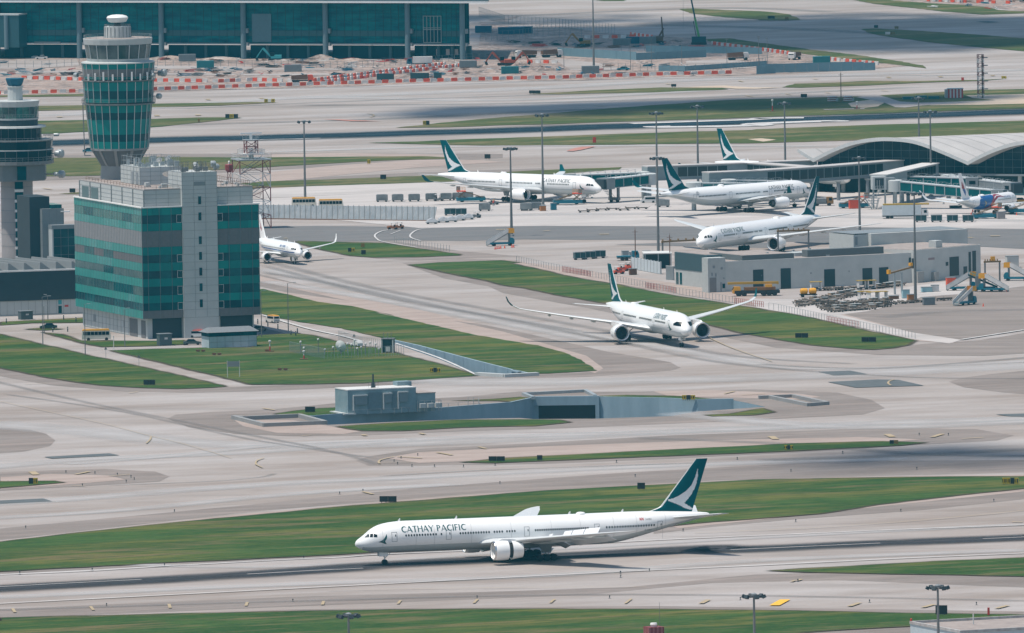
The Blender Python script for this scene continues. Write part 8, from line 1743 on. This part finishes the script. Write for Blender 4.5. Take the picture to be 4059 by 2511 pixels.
fence('fence', 'posts continuing behind the taxiing jet to the service building', poly('C2', [(830, 1382), (1280, 1470)], 'C3', [(1560, 380), (2100, 470)]), 1.7, 2.4, STEEL, 1, .06)
fence('fence', 'last row of posts running down to the right of the big lawn', poly('C3', [(2400, 520)], 'E3', [(200, 535), (640, 630), (1000, 705), (1440, 790)]), 1.7, 2.4, STEEL, 1, .06)
REDB = mat('red_barrier_steel', (.40, .10, .09), .6)
for lab, pts in (('short red and white barrier section, left, on the lawn edge', poly('C2', [(525, 1328), (780, 1372)])), ('red and white barrier section behind the nose of the taxiing jet', poly('C3', [(1285, 330), (1555, 375)])), ('red and white barrier section at the wing tip', poly('C3', [(2090, 472), (2350, 505)])), ('lowest red and white barrier section on the lawn edge', poly('E3', [(640, 637), (930, 688)]))):
    fence('barrier_fence', lab, [p+Vector((0, .6, 0)) for p in pts], 1.5, 1.1, REDB, 2, .08)
# enclosure with instruments
en = poly('B3', [(340, 450), (655, 515), (1240, 492), (1375, 480)]); fence('fence', 'grey palisade around the instrument yard, near side', en, 2.6, .85, STEEL, 1, .05)
fence('fence', 'grey palisade of the instrument yard, far side', poly('B3', [(785, 345), (1000, 400), (1170, 425), (1240, 440)]), 2.4, 1.1, STEEL, 1, .05)
t, L = frame_px('instrument_cabin', 'dark open cabin at the right end of the instrument yard', 'cabin', (1515, 1401), (1557, 1401)); MB().box(0, L, .1, 2.4, 0, 3.4).build('wall', mat('cabin_dark', (.02, .05, .055), .6), t); MB().box(-.2, L+.2, -.2, 2.6, 3.4, 3.6).build('roof', STEELD, t); MB().box(-.15, .1, -.15, .1, 0, 3.4).build('post', PANEL, t); MB().box(L-.1, L+.15, -.15, .1, 0, 3.4).build('post', PANEL, t); MB().box(L*.35, L*.75, 0.02, .09, .4, 1.6).build('cabinet', PANEL, t)
for k, x in enumerate((.2, 1.2, 2.1)): MB().tube((x, 1, 3.6), (x, 1, 5.0), .07, n=4).build('pipe', STEELD, t)
t = thing('dish_antenna', 'white mesh dish in the instrument yard', 'dish', P('B3', 805, 470)); dish(t, (0, 0, 2.0), 1.5, 150, 15); MB().tube((0, 0, 0), (0, 0, 1.6), .2, n=6).build('pedestal', STEELD, t)
random.seed(4); lab_ = ('pale', 'slim', 'short', 'white', 'grey', 'tall')
for k, (x, y, h) in enumerate(((440, 455, 2.4), (470, 480, 1.6), (600, 455, 3.0), (660, 480, 1.2), (735, 470, 1.5), (865, 465, 2.2), (900, 450, 1.6), (930, 470, 3.2), (955, 480, 1.5), (990, 465, 1.4), (1030, 475, 2.4), (1070, 470, 2.6), (1150, 485, 1.5), (1120, 460, 2.0))):
    t = thing('instrument_post', 'small instrument post inside the fenced yard on the lawn', 'instrument post', P('B3', x, y), 0, 'instruments inside the fenced yard'); MB().tube((0, 0, 0), (0, 0, h), .09, n=5).build('post', STEEL if k % 2 else GRV, t); MB().lathe([(.12, h), (.28, h+.1), (.26, h+.4), (.1, h+.5)], 8).build('head', WPL, t)
t = thing('utility_vehicle', 'small white vehicle behind the instrument yard', 'car', P('B3', 950, 400), R_(120)); bodyprism(t, 'body', [(-1.7, .3), (1.7, .3), (1.7, .8), (.9, .9), (.5, 1.4), (-1.4, 1.4), (-1.7, .9)], 1.5, WHV); wheels(t, (-1, 1), 1.4, .3, .2); MB().box(-1.3, .4, -.76, -.75, .95, 1.3).build('side_window', GLASS, t)
for k, (v, x, y) in enumerate((('A3', 1798, 452), ('A3', 1845, 452), ('A3', 1945, 482), ('A3', 1992, 482), ('A3', 2425, 450), ('B3', 302, 620), ('B3', 250, 620))):
    t = thing('floor_light', 'small dark floodlight box on the lawn by the white hut', 'floodlight', P(v, x, y), 0, 'small floodlight boxes on the lawn'); MB().box(-.5, .5, -.2, .25, .25, .65).build('lamp', RST, t); MB().box(-.3, .3, -.05, .05, 0, .25).build('leg', STEELD, t)
# taxiway edge lights
for k, (v, x, y) in enumerate((('L', 472, 318), ('L', 680, 325), ('L', 840, 335), ('L', 938, 352), ('L', 961, 368), ('L', 904, 385), ('L', 590, 412), ('L', 184, 714), ('L', 1249, 598), ('L', 142, 1042), ('L', 660, 1018), ('L', 1178, 986), ('L', 2175, 930), ('L', 763, 1271), ('L', 2097, 1240), ('L', 2432, 470), ('N', 890, 82), ('N', 697, 115), ('N', 617, 152), ('N', 657, 182), ('N', 823, 208), ('N', 1083, 210), ('N', 1417, 212), ('N', 1781, 195),
                               ('N', 1837, 405), ('N', 258, 495), ('T', 1000, 160), ('T', 1215, 322), ('T', 1767, 950), ('T', 1045, 1440), ('T', 1048, 1485), ('T', 1378, 1412), ('R', 400, 222), ('R', 1152, 178), ('R', 783, 308), ('R', 1680, 292), ('R', 1697, 48), ('R', 1905, 50), ('R', 817, 666), ('R', 1566, 592), ('R', 2229, 520), ('R', 832, 1092), ('R', 422, 1222), ('R', 1343, 1240), ('R', 2105, 1257), ('M', 1949, 302), ('M', 1032, 302))):
    if k == 0:
        EL = thing('edge_light', 'small dark edge light standing along the taxiways', 'edge light', P(v, x, y), 0, 'taxiway edge lights'); MB().lathe([(.15, 0), (.07, .05), (.06, .35), (.14, .4), (.12, .55), (.04, .62)], 7).build('lamp', CHAR, EL); MB().lathe([(.3, 0), (.3, .05)], 8).build('base', STEELD, EL)
    else: copy_tree(EL, P(v, x, y))
# ============================================================ BUILDING SITE, FAR
def mk_barrier(m):
    t = thing('road_barrier', 'x', 'road barrier'); MB().yprism([(-1.1, .15), (1.1, .15), (1.1, 1.05), (.95, 1.25), (-.95, 1.25), (-1.1, 1.05)], -.2, .2).build('body', m, t); MB().box(-.9, .9, -.32, .32, 0, .15).build('base', m, t); return t
BR = mk_barrier(ORG); BW = mk_barrier(WPL); ub = {0: [False], 1: [False]}; nb = 0
def barrier_row(v, pts, step, gname, skip=0.0, jit=1.0):
    global nb
    W3 = [P(v if isinstance(v, str) else v[i], *p) for i, p in enumerate(pts)]; c = 0; acc = 0
    for a, b in zip(W3[:-1], W3[1:]):
        d = b-a; L = d.length; s_ = acc; ang = math.atan2(d.y, d.x)
        while s_ < L:
            if nb >= 292: return
            if random.random() >= skip:
                p = a+d*(s_/L)+Vector((0, random.uniform(-.5, .5)*jit, 0)); k = c % 2
                o = place((BR, BW)[k], ub[k], ('orange red' if k == 0 else 'white')+' plastic barrier in the '+gname, p, ang+random.uniform(-.2, .2)*jit, gname); nb += 1
            c += 1; s_ += step
        acc = s_-L
random.seed(11)
barrier_row(['A', 'A', 'B', 'B', 'B', 'C', 'C', 'C'], [(1400, 825), (2290, 795), (300, 785), (1300, 755), (2290, 728), (500, 718), (1300, 692), (2060, 672)], 2.45, 'long barrier row along the far taxiway')
barrier_row('A', [(-20, 860), (400, 850), (750, 842)], 3.2, 'barrier row behind the shorter tower')
barrier_row(['A', 'A', 'B', 'B'], [(1405, 745), (2000, 752), (0, 740), (350, 748)], 2.2, 'upper barrier row right of the tallest tower', .1)
barrier_row('A', [(220, 722), (740, 735)], 2.6, 'upper barrier row left of the tallest tower', .1)
barrier_row('B', [(570, 742), (1000, 690), (1750, 595)], 2.7, 'slanting double row, back line'); barrier_row('B', [(640, 760), (1200, 690), (1890, 608)], 2.7, 'slanting double row, front line')
barrier_row('C', [(230, 575), (500, 580)], 3.5, 'short row beside the excavator', 0); barrier_row('C', [(670, 352), (1040, 350), (1200, 345)], 3.4, 'row behind the site trucks', .15)
barrier_row('C', [(1150, 325), (1340, 350)], 2.5, 'row near the crane', .1); barrier_row(['C', 'C', 'E'], [(1860, 405), (2340, 465), (300, 500)], 3.0, 'row along the dark verge', .1)
barrier_row('E', [(560, 540), (800, 565), (1090, 592)], 2.7, 'row by the site fence end', .1); barrier_row('E', [(1560, 15), (1900, 28), (2428, 40)], 3.6, 'row in the top right corner', .2); barrier_row('E', [(1920, 60), (2428, 80)], 4.0, 'lower row in the top right corner', .2)
barrier_row('C', [(500, 462), (1060, 440)], 3.8, 'row behind the site road', .3); barrier_row('C', [(720, 545), (980, 575), (1040, 625)], 2.8, 'row down the curved site road', .2)
# one site fence: posts and mesh
SFM = mat('site_mesh', (.20, .23, .24), .7)
for lab, pts, h in (('site fence in front of the glass hall, left part', poly('A', [(0, 615), (380, 620), (720, 600)]), 2.6), ('long site fence in front of the glass hall', poly('A', [(1430, 605), (2290, 612)], 'B', [(200, 612), (900, 625), (1500, 580), (2060, 545), (2428, 520)]), 2.4), ('tall mesh fence at the end of the glass hall', poly('B', [(2070, 380), (2428, 355)], 'C', [(300, 330), (700, 345)]), 3.4),
                    ('mesh fence along the far road right of the glass hall', poly('B', [(2060, 150)], 'C', [(0, 225), (500, 260), (1000, 310)]), 3.6), ('thin site fence right of the lone lamp mast', poly('C', [(900, 640), (1500, 655), (2050, 640), (2370, 590)]), 2.6), ('thin site fence behind the concrete pits', poly('C', [(1060, 470), (1700, 475), (2300, 490)]), 2.4)):
    fence('fence', lab, pts, h, 3.0, SFM, 2, .07)
# blue grey hoardings
for lab, a, b, h in (('long blue grey hoarding right of the building site', (3017, 292), (3470, 279), 3.2), ('short hoarding piece left of the long one', (2999, 296), (3075, 292), 3.0), ('hoarding around the concrete pit', (2210, 222), (2522, 240), 3.0), ('pale hoarding behind the pit', (2522, 240), (2800, 228), 2.6), ('low hoarding at the pit front', (2610, 283), (2716, 284), 2.0), ('hoarding on the far side of the pit', (2560, 208), (3020, 216), 2.4), ('right end of the pit hoarding', (2716, 283), (3040, 262), 1.8)):
    t, L = frame_px('hoarding', lab, 'hoarding', a, b); n = max(2, int(L/4))
    for k in range(n): MB().box(L*k/n+.03, L*(k+1)/n-.03, 0, .12, .05, h-(.9 if ('pit' not in lab and k > n*.75) else 0)*((k/n-.75)*4)).build('panel', mat('hoarding_blue', (.16, .26, .31), .7, c2=(.13, .22, .27), scale=.3), t)
    MB().box(0, L, .13, .3, 0, .3).build('footing', STEELD, t)
# containers
def mk_container(m):
    def f():
        t = thing('container', 'x', 'container'); MB().box(-3, 3, -1.2, 1.2, .1, 2.6).build('box', m, t); r = MB()
        for k in range(12): r.box(-2.9+k*.5, -2.7+k*.5, -1.26, -1.2, .2, 2.5)
        r.build('ribs', m, t); MB().box(-3.02, -2.95, -1.1, 1.1, .2, 2.5).build('door', m, t); return t
    return f
DB = mat('container_blue', (.008, .10, .17), .5); K1 = Kind(mk_container(DB), 'dark blue site containers')
for v, x, y, l_ in (('B', 2100, 300, 'dark blue container at the end of the glass hall'), ('B', 2310, 312, 'dark blue container, second from the glass hall'), ('B', 2400, 308, 'dark blue container between the others'), ('C', 100, 312, 'dark blue container right of the group'), ('C', 180, 305, 'dark blue container at the right end of the group'), ('B', 1860+60, 530, 'small blue container in front of the daylit openings'), ('C', 1180, 400, 'blue container behind the site trucks')): K1.put(l_, v, x, y, -10)
K2 = Kind(mk_container(mat('container_grey', (.20, .22, .23), .6)), 'grey site containers')
for v, x, y, l_ in (('A', 1700, 560, 'grey container in front of the glass hall'), ('B', 370, 655, 'small grey container on the bare earth'), ('B', 1960, 618, 'pale grey container with holes beside the slanting barriers'), ('C', 780, 668, 'grey container at the foot of the lone lamp mast'), ('C', 1060, 415, 'grey container behind the concrete pit'), ('C', 1300, 400, 'grey container left of the brown excavator')): K2.put(l_, v, x, y, 5)
K3 = Kind(mk_container(mat('container_teal', (.02, .17, .19), .5)), 'teal site containers'); K3.put('teal container right of the tallest tower', 'A', 1865, 620, 5); K3.put('turquoise machine housing on the bare earth', 'B', 2340, 672, 5); K3.put('turquoise cabin by the long hoarding', 'E', 590, 580, 5)
Kind(mk_truck(WPL, DB, None, 9, 3.2), None).put('white site truck with blue cab in front of the hall corner', 'B', 1520, 598, 182)
KTp = Kind(mk_tipper(ORG), 'tipper trucks'); KTp.put('orange tipper truck at the barrier row', 'B', 455, 755, 5); KTq = Kind(mk_tipper(WPL), 'white tipper trucks'); KTq.put('white tipper truck on the pale site road, left of two', 'C', 195, 530, 200); KTq.put('white tipper truck on the pale site road, right of two', 'C', 430, 525, 20); KTq.put('cream truck standing behind the long hoarding', 'E', 345, 545, 250); KTq.put('white truck behind the concrete pit', 'C', 2120, 550, 10)
KEx = Kind(mk_excavator(mat('excavator_orange', (.40, .07, .025), .6)), 'excavators'); KEx.put('orange excavator digging in the middle of the site', 'C', 60, 600, 5); KEx.put('orange excavator body left of the digging one', 'B', 2290, 598, 185)
KEy = Kind(mk_excavator(mat('excavator_ochre', (.33, .17, .03), .6)), 'excavators'); KEy.put('ochre excavator behind the barriers left of the crane', 'C', 720, 425, 175)
Kind(mk_excavator(TEA2), 'excavators').put('turquoise excavator in front of the glass hall', 'B', 205, 560, 180)
Kind(mk_car(WHV), 'cars').put('white pick-up on the bare earth left of the tallest tower', 'A', 375, 540, 180); KGc = Kind(mk_car(TEV), 'cars'); KGc.put('blue car on the site road', 'C', 1078, 642, 170); KGc.put('dark car on the far taxiway behind the shorter tower', 'A2', 815, 12, 0)
# tall ochre piling arm
t = thing('piling_rig', 'brown long-reach excavator with arm straight up left of the green crane', 'excavator', P('C', 1385, 395)); MB().box(-2.2, 2.2, -1.3, 1.3, .9, 2.6).build('body', RST, t); MB().box(-2.4, 2.4, -1.5, 1.5, 0, .85).build('track', DARK, t); MB().tube((.5, 0, 2), (2.4, 0, 5.5), .35, .3, 6).build('boom', RST, t); MB().tube((2.2, 0, 2.2), (1.7, 0, 9.6), .35, .22, 6).build('arm', RST, t)
t = thing('mobile_crane', 'lime green telescopic crane on dark crawler base at the top', 'crane', P('C', 1765, 408)); MB().box(-2.6, 2.6, -1.6, 1.6, .9, 3.0).build('superstructure', mat('crane_dark', (.01, .06, .075), .6), t)
for y in (-1.6, 1.6): MB().yprism([(-2.6, .1), (2.6, .1), (2.9, .5), (2.6, .95), (-2.6, .95), (-2.9, .5)], y-.35, y+.35).build('track', DARK, t)
MB().tube((.1, 0, 2.4), (-1.35, 0, 9.8), .62, .5, 4).build('boom_base', GREEN, t); MB().tube((-1.3, 0, 9.6), (-4.3, 0, 26), .42, .34, 4).build('boom_tip', mat('boom_dark', (.012, .08, .09), .5), t); MB().tube((-.9, -.2, 2.9), (-1.9, -.2, 8.6), .14, n=5).build('ram', CHAR, t)
MB().tube((-5.4, 0, 25), (-5.6, 0, 5.6), .05, n=4).build('hoist_cable', STEELD, t)
# heaps of soil, rubble and rebar
random.seed(31)
def heap(label, v, x, y, w, h, m, d=None):
    mb = MB(); n = 14; r = 5; vs = [(0, 0, h)]; d = d or w*.7
    for k in range(1, r+1):
        for i in range(n):
            a = 2*math.pi*i/n; q = k/r*(1+random.uniform(-.16, .16)); vs.append((w/2*q*math.cos(a), d/2*q*math.sin(a), max(0.02, h*(1-k/r)*random.uniform(.75, 1.2)) if k < r else 0))
    fs = [(0, 1+i, 1+(i+1) % n) for i in range(n)]
    for k in range(r-1): fs += [(1+k*n+i, 1+(k+1)*n+i, 1+(k+1)*n+(i+1) % n, 1+k*n+(i+1) % n) for i in range(n)]
    o = mb.add(vs, fs).build('earth_mound', m); o.location = P(v, x, y); tag(o, label, 'earth mound', 'earth mounds on the building site')
hs = (('A', 290, 515, 9, 2.2), ('A', 1550, 535, 22, 1.2), ('A', 2000, 540, 20, 1.0), ('B', 620, 545, 14, 2.0), ('B', 900, 555, 20, 1.0), ('B', 250, 560, 14, 1.0), ('B', 2150, 660, 16, 1.2), ('C', 140, 620, 12, 2.4), ('C', 330, 640, 14, 1.2), ('C', 600, 690, 12, 1.0), ('A', 250, 720, 10, 1.2), ('A', 60, 790, 16, 1.6), ('C', 540, 395, 14, 1.2), ('C', 1250, 580, 12, 1.2), ('B', 1700, 640, 14, .9), ('A', 2150, 700, 10, .9), ('B', 1300, 700, 12, .9), ('C', 1550, 390, 12, 1.2), ('E', 200, 520, 14, 1.0))
for k, (v, x, y, w_, h) in enumerate(hs): heap('low mound of orange brown soil on the building site', v, x, y, w_, h, DIRT)
def stack(label, v, x, y, m, n=9, L=4):
    mb = MB()
    for k in range(n): a = random.uniform(-.25, .25); c = (random.uniform(-1, 1), random.uniform(-.8, .8)); z = random.uniform(.1, .9); mb.tube((c[0]-L/2, c[1]-a*L/2, z), (c[0]+L/2, c[1]+a*L/2, z+random.uniform(-.1, .3)), random.uniform(.06, .16), n=4)
    mb.box(-L/2, L/2, -.9, .9, 0, .1); o = mb.build('material_stack', m); o.location = P(v, x, y); o.rotation_euler = (0, 0, random.uniform(0, 3)); tag(o, label, 'material stack', 'stacks of site material', None)
ms_ = [DARK, RST, RED, STEELD, DB, WPL, CHAR, TEV]
for k in range(230):
    z = random.random()
    if z < .3: v, x, y = 'A', random.uniform(20, 2290), random.choice((random.uniform(640, 700), random.uniform(760, 820), random.uniform(515, 600)))
    elif z < .62: v, x, y = 'B', random.uniform(0, 2400), random.uniform(545, 720)
    elif z < .9: v, x, y = 'C', random.uniform(0, 1750), random.choice((random.uniform(380, 440), random.uniform(600, 700)))
    else: v, x, y = 'E', random.uniform(1560, 2428), random.uniform(5, 90)
    if v == 'A' and (y > 735 or 720 < x < 1420 and y < 900) : y = random.uniform(640, 700)
    if v == 'B' and x < 60+0: x += 60
    stack('scattered pile of pipes and timber on the building site', v, x, y, random.choice(ms_), random.randint(3, 8), random.uniform(1.5, 5.5))
for i, (v, x0, x1, y) in enumerate((('B', 1130, 1272, 735), ('B', 1435, 1590, 728), ('B', 1650, 1705, 725))):
    t, L = frame_px('tarped_stack', ('longest', 'middle', 'shortest')[i]+' of three dark covered stacks behind the long barrier row', 'covered stack', (1000+x0*.43657, y*.43657), (1000+x1*.43657, y*.43657)); MB().box(0, L, 0, 2, .1, 2.4).build('cover', mat('tarp_dark', (.012, .045, .055), .6), t); MB().box(-.1, L+.1, -.1, 2.1, 0, .1).build('pallet', RST, t)
# thin site lamp poles
for k, (v, x, y, h) in enumerate((('C', 540, 625, 9), ('C', 1145, 640, 11), ('C', 1335, 625, 10), ('C', 2020, 620, 10), ('C', 2310, 610, 10), ('C', 1610, 590, 9), ('E', 20, 620, 11), ('E', 98, 610, 10), ('B', 1835, 530, 8), ('B', 1090, 510, 6))):
    t = thing('site_pole', 'thin grey lighting pole on the building site', 'pole', P(v, x, y), 0, 'thin poles on the building site'); MB().tube((0, 0, 0), (0, 0, h), .11, .07, 5).build('shaft', STEELD, t); MB().box(-.5, .5, -.1, .1, h, h+.15).build('lamp', STEELD, t)
# ============================================================ CLOUDS (high above, they shade parts of the field)
random.seed(77)
PF = None
def cloud(label, cx, cy, rx, ry, n, ang=0.0, zc=2600, fine=1.0):
    cx += SUNV.x/SUNV.z*zc; cy += SUNV.y/SUNV.z*zc
    bm = bmesh.new(); bmesh.ops.create_icosphere(bm, subdivisions=1, radius=1); base = [v.co.copy() for v in bm.verts]; fb = [tuple(v.index for v in f.verts) for f in bm.faces]; bm.free()
    mb = MB()
    for k in range(n):
        r = random.random()**.62; a = random.uniform(0, 2*math.pi); x, y = rx*r*math.cos(a), ry*r*math.sin(a); c, s_ = math.cos(ang), math.sin(ang)
        R3 = random.uniform(5, 10) if r > .7 else random.uniform(10, 24); z = random.uniform(-25, 40); R3 *= fine
        mb.add([(cx+x*c-y*s_+b.x*R3, cy+x*s_+y*c+b.y*R3, zc+z+b.z*R3*.6) for b in base], fb)
    o = mb.build('cloud', mat('cloud_white', (.85, .86, .88), .95), smooth=True); tag(o, label, kind='structure')
def gp(*a): return P(*a)
c1 = P('D', 1800, 85); cloud('cloud over the far taxiways', c1.x+35, c1.y, 200, 165, 640, R_(-22))
c2 = P('D', 1650, 255); cloud('small cloud over the far runway', c2.x, c2.y, 130, 50, 90, R_(15))
c3 = P('D', 2250, 1088); cloud('thin cloud over the near right taxiways', c3.x+26, c3.y+4, 84, 42, 105, R_(20), fine=.42)
c4 = P('D', 700, 60); cloud('cloud over the glass hall', c4.x-60, c4.y+30, 190, 60, 200, R_(0))
# ============================================================ HAZE
hb = MB().box(-31000, 31000, -31000, 31000, -9, 236).build('haze', None) if 0 else None
me = bpy.data.meshes.new('haze'); q = MB().box(-31000, 31000, -31000, 31000, -9, 236); me.from_pydata(q.v, [], q.f); hz = bpy.data.objects.new('haze', me); COL.objects.link(hz); hz['kind'] = 'stuff'; hz['label'] = 'thin bluish haze over the airfield'
hm = bpy.data.materials.new('haze_air'); hm.use_nodes = True; hn = hm.node_tree.nodes; hn.remove(hn['Principled BSDF']); pv_ = hn.new('ShaderNodeVolumePrincipled')
pv_.inputs['Color'].default_value = (.12, .74, 1, 1); pv_.inputs['Density'].default_value = .000027; pv_.inputs['Anisotropy'].default_value = .2
hm.node_tree.links.new(pv_.outputs[0], hn['Material Output'].inputs['Volume']); me.materials.append(hm)
